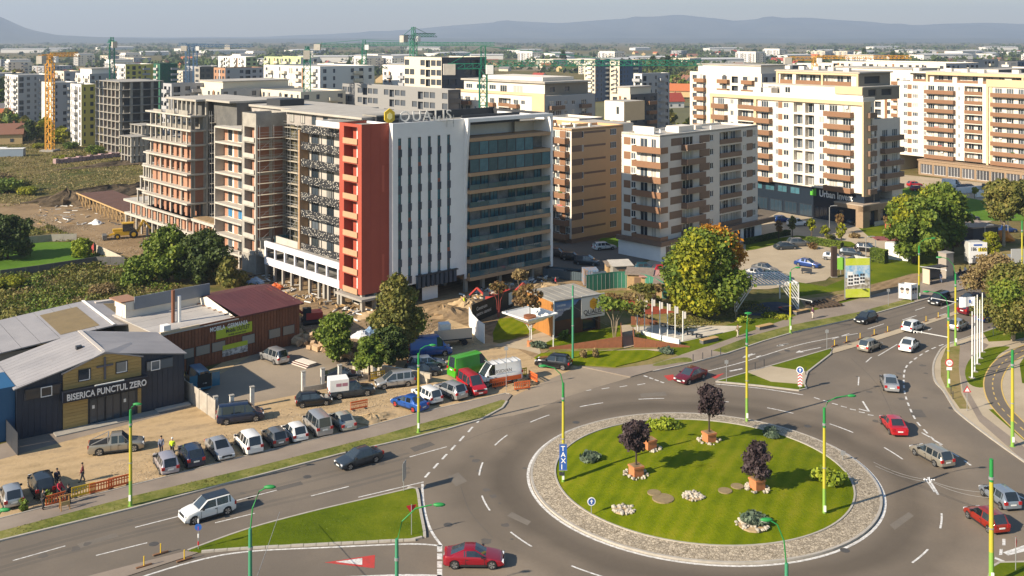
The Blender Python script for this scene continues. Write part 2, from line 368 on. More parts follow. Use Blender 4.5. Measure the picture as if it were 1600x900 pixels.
sheet('construction_earth',W2([(-60,318),(60,318),(110,300),(240,290),(900,370),(1010,410),(1040,470),(960,490),(835,560),(770,530),(735,512),(700,500),(640,550),(480,520),(430,470),(380,432),(240,412),(160,390),(100,372),(30,345),(-60,350)]),0.006,M_EARTH)
sheet('builders_road',W2([(735,512),(700,498),(640,548),(690,560),(760,545),(835,560),(790,535)]),0.012,M_DIRT)
M_BRIGHT=ground_mat('bright_lawn',[(0.25,(0.05,0.11,0.012)),(0.5,(0.085,0.17,0.016)),(0.75,(0.12,0.20,0.025))],0.1,fine=1.5,fine_amt=0.4,bump=0.5)
sheet('lawn',W2([(-120,418),(0,395),(40,378),(120,378),(150,395),(160,408),(60,424),(0,434),(-120,455)]),0.005,M_BRIGHT)
sheet('brown_field',W2([(-200,150),(66,148),(66,160),(-200,178)]),0.01,M_EARTH)
SPL=[(293,862),(385,829),(480,803),(560,784),(645,764),(652,768),(657,800),(663,833),(660,840),(640,845),(520,851),(385,858),(310,864)]
S1=smooth_line(W2(SPL[:5]),4)+smooth_line(W2(SPL[4:10]),4)[1:]+smooth_line(W2(SPL[9:]),4)[1:]
sheet('splitter_island',S1,0.13,M_LAWN);kerb(smooth_line(W2(SPL[:5]),4),0.2,0.15)
kerb_stones(smooth_line(W2(SPL[4:10]),6),step=1.0);kerb_stones(smooth_line(W2(SPL[9:]),4),step=1.0)
sheet('median',W2([(-60,985),(125,925),(300,868),(310,864),(293,861),(210,882),(110,908),(-60,950)]),0.05,M_PAVE)
SR=[(1118,597),(1150,588),(1200,574),(1300,545),(1298,554),(1262,582),(1256,600),(1260,608),(1248,611),(1190,604)]
sheet('splitter_island',W2(SR),0.12,M_LAWN);kerb(W2(SR+SR[:1]),0.2,0.15)
sheet('paved_bed',W2([(1165,582),(1202,573),(1262,582),(1258,602),(1205,598)]),0.125,M_TANP)
sheet('median',W2([(1300,545),(1345,532),(1412,512),(1470,494),(1540,470),(1540,476),(1470,500),(1412,519),(1345,540),(1300,553)]),0.05,M_TANP)
SS=[(1545,905),(1550,888),(1562,881),(1600,880),(1680,884),(1680,1000),(1540,1000)]
sheet('south_verge',W2(SS),0.13,M_LAWN);kerb(W2(SS[:5]),0.2,0.15)
SE=[(1760,445),(1640,487),(1580,505),(1536,520),(1480,540),(1465,555),(1458,574),(1461,596),(1474,611),(1487,632),(1500,648),(1570,701),(1700,790)]
sheet('pavement',W2(SE+[(1900,800),(1900,430)]),0.10,M_TANP);kerb(smooth_line(W2(SE),4))
sheet('worn_verge',W2([(1478,545),(1500,540),(1498,575),(1502,615),(1515,640),(1500,640),(1480,612),(1470,590),(1470,565)]),0.106,M_DRYG)
sheet('footpath',W2([(1500,541),(1520,530),(1545,540),(1523,560),(1510,575),(1512,610),(1535,650),(1600,700),(1700,770),(1690,800),(1600,722),(1530,660),(1505,615),(1498,575)]),0.109,M_PAVE)
sheet('grass_wedge',smooth_line(W2([(1578,543),(1560,556),(1545,580),(1540,604),(1525,606),(1512,598),(1508,580),(1518,560),(1545,545)]),3,True),0.112,M_LAWN)
sheet('grass_wedge',W2([(1545,641),(1562,641),(1580,652),(1620,690),(1680,740),(1680,760),(1600,690),(1548,644)]),0.112,M_LAWN)
sheet('grass_verge',W2([(1536,521),(1580,506),(1640,488),(1760,446),(1900,430),(1760,490),(1640,520),(1580,533),(1545,535)]),0.112,M_LAWN)
sheet('grass_verge',W2([(1593,570),(1600,560),(1720,540),(1720,600),(1640,605),(1597,600)]),0.112,M_LAWN)
CYC=smooth_line(W2([(1690,515),(1640,532),(1600,548),(1570,565),(1555,585),(1551,606),(1560,632),(1585,660),(1640,710),(1720,775)]),6)
mb=MB();strip(mb,CYC,1.9,0,0.113);tag(mb.build('cycle_path',M_ASPH),kind='structure')
M_YLINE=mat('yellow_line',(0.62,0.42,0.10),0.7,(0.5,0.34,0.12),2)
for off in(0.95,-0.95):
 mb=MB();strip(mb,offset_line(CYC,off),0.14,0,0.118);tag(mb.build('cycle_path_edge_line',M_YLINE),kind='structure')
def dashes(line,on,off_,w,z,m,name,start=0.0):
 """dashed line: a separate mark object for each dash"""
 pts=[Vector((*p,0))for p in line];cum=[0.0]
 for i in range(1,len(pts)):cum.append(cum[-1]+(pts[i]-pts[i-1]).length)
 def at(d):
  for i in range(1,len(pts)):
   if d<=cum[i]or i==len(pts)-1:
    t=(d-cum[i-1])/max(1e-6,cum[i]-cum[i-1]);p=pts[i-1].lerp(pts[i],t);return(p.x,p.y)
 d=start
 while d+on<=cum[-1]:
  mb=MB();strip(mb,[at(d+on*k/4)for k in range(5)],w,0,z);tag(mb.build(name,m),kind='structure');d+=on+off_
dashes(CYC,0.9,0.9,0.12,0.119,M_YLINE,'cycle_path_dash')
NB=[(1020,581),(1084,567),(1136,553),(1192,534),(1236,521),(1340,498),(1440,470),(1560,437),(1760,380)]
NT=[(1760,372),(1560,430),(1420,466),(1340,487),(1236,507),(1170,524),(1115,543),(1120,552)]
sheet('grass_verge',W2([(1113,549),(1136,553),(1192,534),(1236,521),(1340,498),(1430,473),(1425,466),(1340,489),(1236,509),(1170,527)]),0.11,M_VERGE);kerb(W2(NB))
sheet('pavement',W2([(905,573),(960,577),(1020,570),(1110,541),(1170,520),(1250,492),(1340,468),(1400,452),(1560,408),(1760,350),(1760,380),(1560,437),(1430,472),(1340,497),(1236,520),(1136,552),(1084,566),(1020,580),(985,590)]),0.105,M_PAVE)
sheet('grass_verge',smooth_line(W2([(1020,571),(1050,562),(1075,560),(1081,566),(1060,568),(1030,573)]),3,True),0.112,M_VERGE)
sheet('sales_garden',W2([(835,560),(860,548),(770,535),(780,495),(850,470),(930,455),(1040,452),(1180,470),(1330,440),(1430,420),(1600,370),(1600,400),(1400,452),(1340,468),(1250,492),(1170,520),(1110,541),(1020,570),(960,577),(905,573)]),0.02,M_DRYG)
sheet('car_park',W2([(1040,452),(1000,415),(1040,395),(1180,350),(1220,330),(1420,330),(1600,300),(1600,330),(1440,380),(1380,395),(1325,408),(1290,438),(1200,452)]),0.026,M_TANP)
sheet('street',W2([(850,425),(850,380),(900,378),(1000,368),(1210,322),(1420,318),(1420,332),(1330,352),(1240,372),(1180,385),(1040,398),(960,420)]),0.024,M_ASPH)
sheet('grass_strip',W2([(1165,380),(1245,368),(1330,378),(1340,384),(1330,388),(1240,376),(1180,390),(1165,392)]),0.034,M_LAWN)
sheet('grass_strip',W2([(1340,355),(1365,345),(1410,350),(1420,372),(1360,372)]),0.034,M_LAWN)
sheet('lawn',W2([(1228,438),(1290,448),(1330,432),(1352,405),(1380,392),(1470,395),(1460,425),(1420,430),(1330,452),(1240,465)]),0.034,M_LAWN)
sheet('bare_strip',W2([(1250,468),(1330,458),(1360,446),(1425,428),(1470,425),(1470,440),(1420,452),(1330,468),(1260,484)]),0.04,M_EARTH)
sheet('lawn',W2([(1262,484),(1330,466),(1370,466),(1340,480),(1290,492),(1250,500)]),0.04,M_LAWN)
sheet('lawn',W2([(1060,556),(1100,543),(1170,525),(1260,500),(1270,496),(1235,492),(1160,500),(1100,520),(1060,535),(1040,548)]),0.04,M_LAWN)
sheet('lawn',W2([(1405,298),(1420,292),(1560,318),(1600,325),(1600,345),(1500,345),(1420,330),(1400,318)]),0.034,M_BRIGHT)
sheet('street',W2([(1400,272),(1600,292),(1700,300),(1700,328),(1600,318),(1500,312),(1415,293),(1390,284)]),0.028,M_TANP)
sheet('lawn',W2([(925,388),(940,372),(985,372),(970,386)]),0.034,M_BRIGHT)
sheet('lawn',W2([(771,532),(770,520),(780,498),(800,497),(850,484),(860,500),(830,520),(800,530)]),0.045,M_MOWN)
sheet('lawn',W2([(842,540),(870,528),(890,520),(960,512),(970,506),(972,532),(930,536),(880,540)]),0.045,M_MOWN)
sheet('lawn',W2([(835,560),(845,553),(900,550),(1010,548),(1040,552),(1010,563),(962,574),(900,570),(850,568)]),0.125,M_MOWN)
sheet('lawn',W2([(992,530),(992,522),(1000,520),(1055,536),(1045,541),(1010,537)]),0.045,M_MOWN)
sheet('footpath',W2([(770,540),(800,532),(845,520),(870,518),(880,530),(842,540),(845,552),(960,547),(1050,545),(1110,541),(1070,556),(1045,552),(960,549),(850,556),(820,547)]),0.038,M_TANP)
sheet('footpath',W2([(970,508),(985,508),(992,520),(992,540),(975,545),(972,528)]),0.038,M_TANP)
M_REDG=ground_mat('red_gravel',[(0.25,(0.16,0.035,0.02)),(0.5,(0.26,0.06,0.032)),(0.75,(0.32,0.09,0.05))],0.4,fine=3,fine_amt=0.4,bump=0.5)
sheet('red_gravel_bed',W2([(935,470),(975,466),(1010,474),(1058,489),(1015,492),(975,486),(940,487)]),0.05,M_REDG)
M_PLAZA=ground_mat('pale_paving',[(0.25,(0.42,0.37,0.30)),(0.5,(0.50,0.45,0.37)),(0.75,(0.56,0.51,0.43))],0.5,fine=4,fine_amt=0.3,bump=0.1)
PLZ=[(986,512),(1030,508),(1160,510),(1150,516),(1060,536),(1000,520)]
sheet('plaza',W2(PLZ),0.05,M_PLAZA)
M_POOL=ground_mat('dark_rubber_paving',[(0.25,(0.03,0.045,0.07)),(0.5,(0.05,0.065,0.09)),(0.75,(0.09,0.10,0.12))],0.3,fine=3,fine_amt=0.3,bump=0.1)
sheet('play_floor',smooth_line(W2([(1160,484),(1175,476),(1215,472),(1245,480),(1240,490),(1200,494),(1170,492)]),4,True),0.05,M_POOL)
# ---------------------------------------------------------------- markings
def mark(px,name='road_marking',m=None,z=0.006):tag(sheet(name,W2(px),z,m or ROADW,side=False),kind='structure')
def line_mark(px,w=0.14,name='edge_line',n=5,m=None,z=0.006):
 mb=MB();strip(mb,smooth_line(W2(px),n)if len(px)>2 else W2(px),w,0,z);tag(mb.build(name,m or ROADW),kind='structure')
mb=MB();strip(mb,circ(16.13,160),0.26,0,0.007,0,True);tag(mb.build('ring_edge_line',ROADW),kind='structure')
for a in range(0,360,20):
 mb=MB();strip(mb,circ(20.7,6,a+11,a+11+8.2),0.16,0,0.007);tag(mb.build('lane_dash',ROADW),kind='structure')
for a,b in(((46,824),(104,810)),((150,868),(230,848)),((336,817),(398,802)),((370,782),(432,766)),((486,775),(545,760)),((211,824),(282,806)),((20,876),(102,853)),((640,714),(698,698))):line_mark([a,b],0.13,'lane_dash')
line_mark([(385,829),(293,862),(210,884),(-60,955)],0.16)
line_mark([(60,958),(190,912),(300,878),(385,862),(520,855),(640,850),(690,853)],0.20)
line_mark([(660,756),(662,790),(672,826),(690,853)],0.22,'edge_line')
line_mark([(560,777),(662,753)],0.14)
for i in range(7):
 u,v=664+i*13.5,746-i*14.2;line_mark([(u,v),(u+7,v-8)],0.22,'give_way_dash')
for v0,v1 in((852,862),(865,874),(877,887),(889,905)):mark([(683,v0),(691,v0),(691,v1),(683,v1)],'give_way_dash')
M_RROAD=mat('red_road_paint',(0.50,0.045,0.035),0.7,(0.36,0.05,0.04),2)
mark([(507,879),(586,867),(585,888)],'give_way_triangle',M_RROAD,0.005);mark([(524,878),(566,872),(566,883)],'give_way_triangle',ROADW,0.010)
mark([(1037,587),(1052,585),(1054,593),(1045,595)],'give_way_triangle',M_RROAD,0.005);mark([(1110,588),(1132,583),(1118,592)],'give_way_triangle',M_RROAD)
line_mark([(480,905),(620,899),(690,900)],0.3)
line_mark([(1118,600),(1190,607),(1255,617)],0.18)
for i in range(7):line_mark([(1272+i*14,621+i*4.5),(1281+i*14,624+i*4.2)],0.2,'give_way_dash')
line_mark([(1348,627),(1358,643)],0.2,'chevron_line');line_mark([(1342,639),(1358,643)],0.2,'chevron_line')
line_mark([(1440,676),(1453,683)],0.2,'chevron_line');line_mark([(1458,687),(1472,695)],0.25,'chevron_line')
EXL=[(1520,528),(1478,537),(1450,548),(1428,562),(1415,575),(1412,594),(1414,615),(1421,636),(1432,658),(1449,677),(1470,697),(1500,715),(1530,737)]
dashes(smooth_line(W2(EXL),6),1.1,0.9,0.2,0.007,ROADW,'exit_dash')
line_mark([(1510,529),(1530,523),(1560,512)],0.18)
line_mark([(1475,543),(1463,558),(1459,575)],0.10);dashes(smooth_line(W2([(1459,575),(1460,592),(1466,604)]),4),0.35,0.35,0.12,0.007,ROADW,'small_dash')
for a,b in(((1353,566),(1362,558)),((1341,602),(1342,589)),((1372,556),(1402,538)),((1410,500),(1432,493)),((1356,514),(1381,506)),((1300,530),(1327,521)),((1450,516),(1456,513)),((1470,482),(1490,474)),((1430,485),(1445,480)),((1500,513),(1506,511)),((1465,494),(1478,490))):line_mark([a,b],0.14,'lane_dash')
line_mark([(1105,580),(1160,566),(1240,541),(1290,530),(1340,521)],0.15)
for a,b in(((1140,580),(1160,576)),((1215,540),(1232,537)),((1165,556),(1176,553)),((1182,558),(1190,556))):line_mark([a,b],0.3,'lane_dash')
def arrow_mark(p,q,w=0.18):
 P=Vector((*g(*p)[:2],0));Q=Vector((*g(*q)[:2],0));d=(Q-P).normalized();s=Vector((-d.y,d.x,0));H=Q-d*1.1
 for poly in([P+s*w/2,P-s*w/2,H-s*w/2,H+s*w/2],[H+s*0.42,H-s*0.42,Q]):
  mb=MB();mb.face([(x.x,x.y,0.006)for x in poly]);tag(mb.build('road_arrow',ROADW),kind='structure')
M_PATCH2=ground_mat('repair_asphalt',[(0.3,(0.095,0.086,0.077)),(0.6,(0.125,0.112,0.099))],0.5,fine=5,fine_amt=0.3,bump=0.1)
M_PATCH3=ground_mat('old_asphalt',[(0.3,(0.145,0.127,0.108)),(0.6,(0.18,0.157,0.13))],0.4,fine=4,fine_amt=0.4,bump=0.1)
for i,px in enumerate(([(120,850),(180,833),(186,838),(126,856)],[(430,762),(470,752),(474,757),(434,767)],[(700,745),(716,738),(730,752),(712,760)],[(640,700),(672,690),(680,695),(648,706)],[(1000,615),(1040,612),(1042,618),(1002,621)],[(1420,640),(1440,640),(1448,652),(1426,652)],[(1390,820),(1420,800),(1428,806),(1398,828)],[(1180,560),(1215,550),(1222,553),(1187,563)],[(800,800),(830,815),(824,821),(792,806)])):mark(px,'asphalt_patch',M_PATCH2 if i%2 else M_PATCH3,0.0035)
for px in([(60,848),(300,785),(420,762)],[(700,700),(770,672),(860,650)],[(1330,560),(1370,600),(1400,660)],[(720,760),(735,800),(770,840)],[(900,640),(1000,628),(1100,630)]):line_mark(px,0.05,'tar_seam',m=M_PATCH2,z=0.0042)
M_TRACK=ground_mat('tyre_polished_asphalt',[(0.25,(0.105,0.092,0.078)),(0.5,(0.138,0.119,0.099)),(0.72,(0.185,0.156,0.124))],0.06,fine=4.0,fine_amt=0.22,bump=0.08)
for k in(0.32,0.42,0.66,0.76):
 A_,B_=W2([(0,846+k*62),(200,797+k*56),(400,745+k*66),(530,711+k*72),(640,686+k*68)]),None;mb=MB();strip(mb,smooth_line(A_,5),0.45,0,0.0028+k*0.0003);tag(mb.build('tyre_track',M_TRACK),kind='structure')
for q in(1.2,2.6,5.0,6.4):mb=MB();strip(mb,offset_line(smooth_line(W2([(1084,566),(1192,534),(1340,498),(1440,470),(1560,437)]),5),-q),0.45,0,0.0028+q*0.00003);tag(mb.build('tyre_track',M_TRACK),kind='structure')
_ro=random.Random(21)
for i in range(34):
 u,v=((_ro.uniform(40,620),None)if i<14 else(_ro.uniform(690,820),_ro.uniform(700,860))if i<24 else(_ro.uniform(1330,1450),_ro.uniform(560,700)))
 v=v or 846-0.26*u+_ro.uniform(14,50);x,y,_z=g(u,v);r=_ro.uniform(0.15,0.5);mb=MB();mb.face([(x+math.cos(a*0.628)*r*_ro.uniform(.6,1.2),y+math.sin(a*0.628)*r*_ro.uniform(.6,1.2),0.0048)for a in range(10)]);tag(mb.build('oil_stain',M_PATCH2),kind='structure')
arrow_mark((1282,543),(1243,551));arrow_mark((1232,537),(1213,541));arrow_mark((1180,553),(1160,559))
for i in range(9):mark([(887+i*11.5,585-i*1.2),(890.5+i*11.5,584-i*1.2),(914+i*11.5,600-i*3.3),(909+i*11.5,601-i*3.3)],'zebra_bar')
for i in range(4):line_mark([(1006+i*8.5,587+i*3.1),(1012+i*8.5,589+i*3.1)],0.25,'give_way_dash')
for i in range(8):line_mark([(912+i*28,611-i*3.2),(924+i*28,609-i*3.2)],0.14,'small_dash')if i<4 else None
line_mark([(1573,765),(1600,779)],0.2);mark([(1566,842),(1571,842),(1571,852),(1566,852)],'give_way_dash');mark([(1562,858),(1567,858),(1566,867),(1561,867)],'give_way_dash')
mark([(1567,863),(1600,852),(1640,852),(1575,868)],'edge_line');mark([(1555,870),(1571,877),(1570,880),(1554,873)],'give_way_dash')
line_mark([(1450,746),(1466,773)],0.2,'lane_dash')
# ================================================================ BUILDINGS
class Bld:
 def __init__(s,name,label,u,v,ang,cat='apartment block',group=None):
  s.P=g(u,v);a=R(ang);s.ang=a;s.ex=(math.cos(a),math.sin(a));s.ey=(-math.sin(a),math.cos(a))
  s.root=thing(name,label,cat,s.P,a,group);s.cache={}
 def w(s,x,y,z=0):return(s.P[0]+x*s.ex[0]+y*s.ey[0],s.P[1]+x*s.ex[1]+y*s.ey[1],z)
 def fx(s,u,y=0):
  p=s.w(0,y);k=(u-800)/F;return(k*p[1]-p[0])/(s.ex[0]-k*s.ex[1])
 def fy(s,u,x=0):
  p=s.w(x,0);k=(u-800)/F;return(k*p[1]-p[0])/(s.ey[0]-k*s.ey[1])
 def z(s,v,x,y):return CH-(v-VH)/F*s.w(x,y)[1]
 def part(s,name,mb,m,smooth=None):return mb.build(name,m,s.root,smooth)
 def box(s,name,x0,x1,y0,y1,z0,z1,m):
  mb=MB();mb.box(x0,x1,y0,y1,z0,z1);return mb.build(name,m,s.root)
 def place(s,name,key,make,A,th,a,zz,out=0.0):
  """put a shared part mesh at distance a along a facade line"""
  if key not in s.cache:s.cache[key]=make()
  e=(math.cos(R(th)),math.sin(R(th)));n=(e[1],-e[0])
  return link(name,s.cache[key],s.root,(A[0]+e[0]*a+n[0]*out,A[1]+e[1]*a+n[1]*out,zz),R(th))
SHARE={}
def win_mesh(w,h,mull=1,frame=None,glass=None,trans=False):
 key=('win',round(w,2),round(h,2),mull,(frame or FRAME_W).name,(glass or GLASS).name,trans)
 if key in SHARE:return SHARE[key]
 mb=MB();f=0.07
 mb.box(0,w,-0.05,0,0,f);mb.box(0,w,-0.05,0,h-f,h);mb.box(0,f,-0.05,0,f,h-f);mb.box(w-f,w,-0.05,0,f,h-f)
 for i in range(1,mull+1):x=w*i/(mull+1);mb.box(x-0.04,x+0.04,-0.05,0,f,h-f)
 if trans:mb.box(f,w-f,-0.045,0,h*0.62,h*0.62+0.06)
 mb.face([(f,-0.02,f),(w-f,-0.02,f),(w-f,-0.02,h-f),(f,-0.02,h-f)],1)
 SHARE[key]=mb.mesh('window',[frame or FRAME_W,glass or GLASS]);return SHARE[key]
def box_mesh(name,w,d,h,m):
 key=(name,round(w,2),round(d,2),round(h,2),m.name)
 if key not in SHARE:
  mb=MB();mb.box(0,w,-d,0,0,h);SHARE[key]=mb.mesh(name,m)
 return SHARE[key]
def balc_mesh(w,d,h,m,slab=None,left=True,right=True):
 key=('balc',round(w,2),round(d,2),round(h,2),m.name,left,right)
 if key not in SHARE:
  mb=MB();t=0.1
  mb.box(0,w,-d,-0.003,-0.12,0.03,1);mb.box(0,w,-d-0.004,-d+t,-0.14,h)
  if left:mb.box(-0.004,t,-d+t,-0.003,-0.14,h)
  if right:mb.box(w-t,w+0.004,-d+t,-0.003,-0.14,h)
  mb.box(-0.02,w+0.02,-d-0.02,-d+t+0.02,h,h+0.04,1)
  SHARE[key]=mb.mesh('balcony',[m,slab or CONC_L])
 return SHARE[key]
def facade(mb,A,th,L,z0,z1,holes,m=0,mr=0,mback=None):
 """wall from A along direction th with recessed openings (a0, a1, z0, z1, depth)"""
 e=(math.cos(R(th)),math.sin(R(th)));n=(e[1],-e[0])
 P=lambda a,z,d=0.0:(A[0]+e[0]*a-n[0]*d,A[1]+e[1]*a-n[1]*d,z)
 us=sorted({0.0,L,*[round(h[0],3)for h in holes],*[round(h[1],3)for h in holes]});us=[u for u in us if-1e-6<=u<=L+1e-6]
 zs=sorted({z0,z1,*[round(h[2],3)for h in holes],*[round(h[3],3)for h in holes]});zs=[z for z in zs if z0-1e-6<=z<=z1+1e-6]
 for j in range(len(zs)-1):
  zc=(zs[j]+zs[j+1])/2;row=[h for h in holes if h[2]<zc<h[3]];start=None
  for i in range(len(us)-1):
   uc=(us[i]+us[i+1])/2;solid=not any(h[0]<uc<h[1]for h in row)
   if solid and start is None:start=us[i]
   if not solid and start is not None:mb.face([P(start,zs[j]),P(us[i],zs[j]),P(us[i],zs[j+1]),P(start,zs[j+1])],m);start=None
  if start is not None:mb.face([P(start,zs[j]),P(L,zs[j]),P(L,zs[j+1]),P(start,zs[j+1])],m)
 for h in holes:
  a0,a1,b0,b1,d=h[:5]
  mb.face([P(a0,b0),P(a1,b0),P(a1,b0,d),P(a0,b0,d)],mr);mb.face([P(a1,b1),P(a0,b1),P(a0,b1,d),P(a1,b1,d)],mr)
  mb.face([P(a0,b1),P(a0,b0),P(a0,b0,d),P(a0,b1,d)],mr);mb.face([P(a1,b0),P(a1,b1),P(a1,b1,d),P(a1,b0,d)],mr)
  if mback is not None:mb.face([P(a0,b0,d),P(a1,b0,d),P(a1,b1,d),P(a0,b1,d)],mback)
def roof_box(mb,x0,x1,y0,y1,z,ph=0.5,t=0.3,m=0,mr=1):
 """flat roof with a parapet"""
 mb.face([(x0,y0,z),(x1,y0,z),(x1,y1,z),(x0,y1,z)],mr)
 mb.box(x0,x1,y0,y0+t,z,z+ph,m,'b');mb.box(x0,x1,y1-t,y1,z,z+ph,m,'b')
 mb.box(x0,x0+t,y0+t,y1-t,z,z+ph,m,'bfk');mb.box(x1-t,x1,y0+t,y1-t,z,z+ph,m,'bfk')
AR=random.Random(3);LAU1=mat('red_laundry',(0.40,0.10,0.09),0.9);LAU2=mat('blue_laundry',(0.12,0.20,0.36),0.9);LAU3=mat('grey_laundry',(0.35,0.34,0.33),0.9);PLNT=mat('balcony_greenery',(0.05,0.09,0.02),0.9)
def panel_facade(B,A,th,L,z0,floors,fh,cols,wallm,mb,m=0,brown=None,glass=None,frame=None,ztop=None,per_floor=None):
 """one facade of an apartment block; cols: (a0, a1, kind): w window, s small window, d door window, b balcony, l loggia, p panel"""
 holes=[]
 for k in range(floors):
  zb=z0+k*fh
  for c in(per_floor(k)if per_floor else cols):
   a0,a1,kind=c[:3]
   if kind=='w' or kind=='s':
    h0,h1=(0.9,2.3)if kind=='w' else(1.0,2.2)
    holes.append((a0,a1,zb+h0,zb+h1,0.16))
    B.place('window',('w',round(a1-a0,2),kind),lambda:win_mesh(a1-a0,h1-h0,1 if a1-a0<1.7 else 2,frame,glass),A,th,a0,zb+h0,-0.13)
   elif kind=='d':
    holes.append((a0,a1,zb+0.08,zb+2.35,0.16))
    B.place('window',('d',round(a1-a0,2)),lambda:win_mesh(a1-a0,2.27,1 if a1-a0<1.9 else 2,frame,glass),A,th,a0,zb+0.08,-0.13)
   elif kind=='b':
    dep=c[3]if len(c)>3 else 1.3
    B.place('balcony',('b',round(a1-a0,2),dep),lambda:balc_mesh(a1-a0,dep,1.0,brown),A,th,a0,zb,0.0)
    q=AR.random()
    if q<0.22:B.place('air_conditioner','ac',lambda:box_mesh('air_conditioner',0.8,0.3,0.6,FRAME_W),A,th,a0+(a1-a0)*AR.uniform(0.05,0.8),zb+1.75,0.0)
    elif q<0.42:B.place('laundry',('la',int(q*50)%4),lambda:box_mesh('laundry',AR.uniform(0.7,1.5),0.03,0.6,(LAU1,LAU2,LAU3,R_WHITE)[int(q*50)%4]),A,th,a0+(a1-a0)*AR.uniform(0.1,0.5),zb+0.7,dep-0.25)
    elif q<0.55:B.place('balcony_plants','bp',lambda:box_mesh('balcony_plants',1.0,0.2,0.25,PLNT),A,th,a0+(a1-a0)*AR.uniform(0.1,0.6),zb+1.0,dep-0.1)
    n=max(1,int((a1-a0)/2.6));wd=min(2.1,(a1-a0)/n-0.5)
    for i in range(n):
     q=a0+(a1-a0)*(i+0.5)/n-wd/2;holes.append((q,q+wd,zb+0.1,zb+2.3,0.16))
     B.place('window',('bd',round(wd,2)),lambda:win_mesh(wd,2.2,2,frame,glass),A,th,q,zb+0.1,-0.13)
   elif kind=='l':
    dep=c[3]if len(c)>3 else 1.4
    holes.append((a0,a1,zb+0.15,zb+fh-0.22,dep))
    B.place('balcony_front',('lf',round(a1-a0,2)),lambda:box_mesh('balcony_front',a1-a0,0.1,0.95,brown),A,th,a0,zb+0.1,0.06)
    n=max(1,int((a1-a0)/2.4));wd=min(1.7,(a1-a0)/n-0.4)
    for i in range(n):
     q=a0+(a1-a0)*(i+0.5)/n-wd/2
     B.place('window',('lw',round(wd,2)),lambda:win_mesh(wd,2.1,1,frame,glass),A,th,q,zb+0.18,-dep+0.08)
   elif kind=='g':
    holes.append((a0,a1,zb+0.15,zb+fh-0.3,1.2))
    B.place('window',('gw',round(a1-a0,2)),lambda:win_mesh(a1-a0-0.3,2.1,1,frame,glass),A,th,a0+0.15,zb+0.18,-1.12)
   elif kind=='p':
    h0,h1=(0.9,2.3)
    B.place('wall_panel',('p',round(a1-a0,2)),lambda:box_mesh('wall_panel',a1-a0,0.03,h1-h0,brown),A,th,a0,zb+h0,0.0)
 facade(mb,A,th,L,z0,ztop if ztop is not None else z0+floors*fh,holes,m,m,m)
R_CREAM=mat('cream_render',(0.70,0.635,0.54),0.85,(0.64,0.58,0.495),0.4,0.4)
R_SAND=mat('sand_render',(0.58,0.44,0.27),0.85,(0.53,0.40,0.245),0.4,0.4)
R_WHITE=mat('white_render',(0.80,0.79,0.77),0.8,(0.74,0.73,0.715),0.5,0.4)
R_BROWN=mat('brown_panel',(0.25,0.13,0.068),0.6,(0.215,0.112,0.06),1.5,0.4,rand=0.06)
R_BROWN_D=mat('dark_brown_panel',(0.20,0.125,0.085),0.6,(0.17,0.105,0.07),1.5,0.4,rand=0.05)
R_PEACH=mat('peach_render',(0.60,0.36,0.185),0.85,(0.55,0.33,0.17),0.3,0.4)
R_STONE=mat('stone_cladding',(0.30,0.21,0.13),0.7,(0.24,0.165,0.105),2,0.5)
ROOF_G=mat('roof_felt',(0.30,0.285,0.25),0.9,(0.22,0.205,0.18),0.25,0.6)
ROOF_L=mat('light_roof_felt',(0.42,0.39,0.34),0.9,(0.34,0.31,0.27),0.25,0.6)
R_RED=mat('red_cladding',(0.37,0.072,0.042),0.6,(0.33,0.062,0.037),0.4,0.4)
R_TAN=mat('tan_board',(0.44,0.285,0.165),0.7,(0.39,0.25,0.145),1,0.4)
SHOPG=mat('shop_glass',(0.02,0.035,0.05),0.06,spec=0.7,rand=0.3)
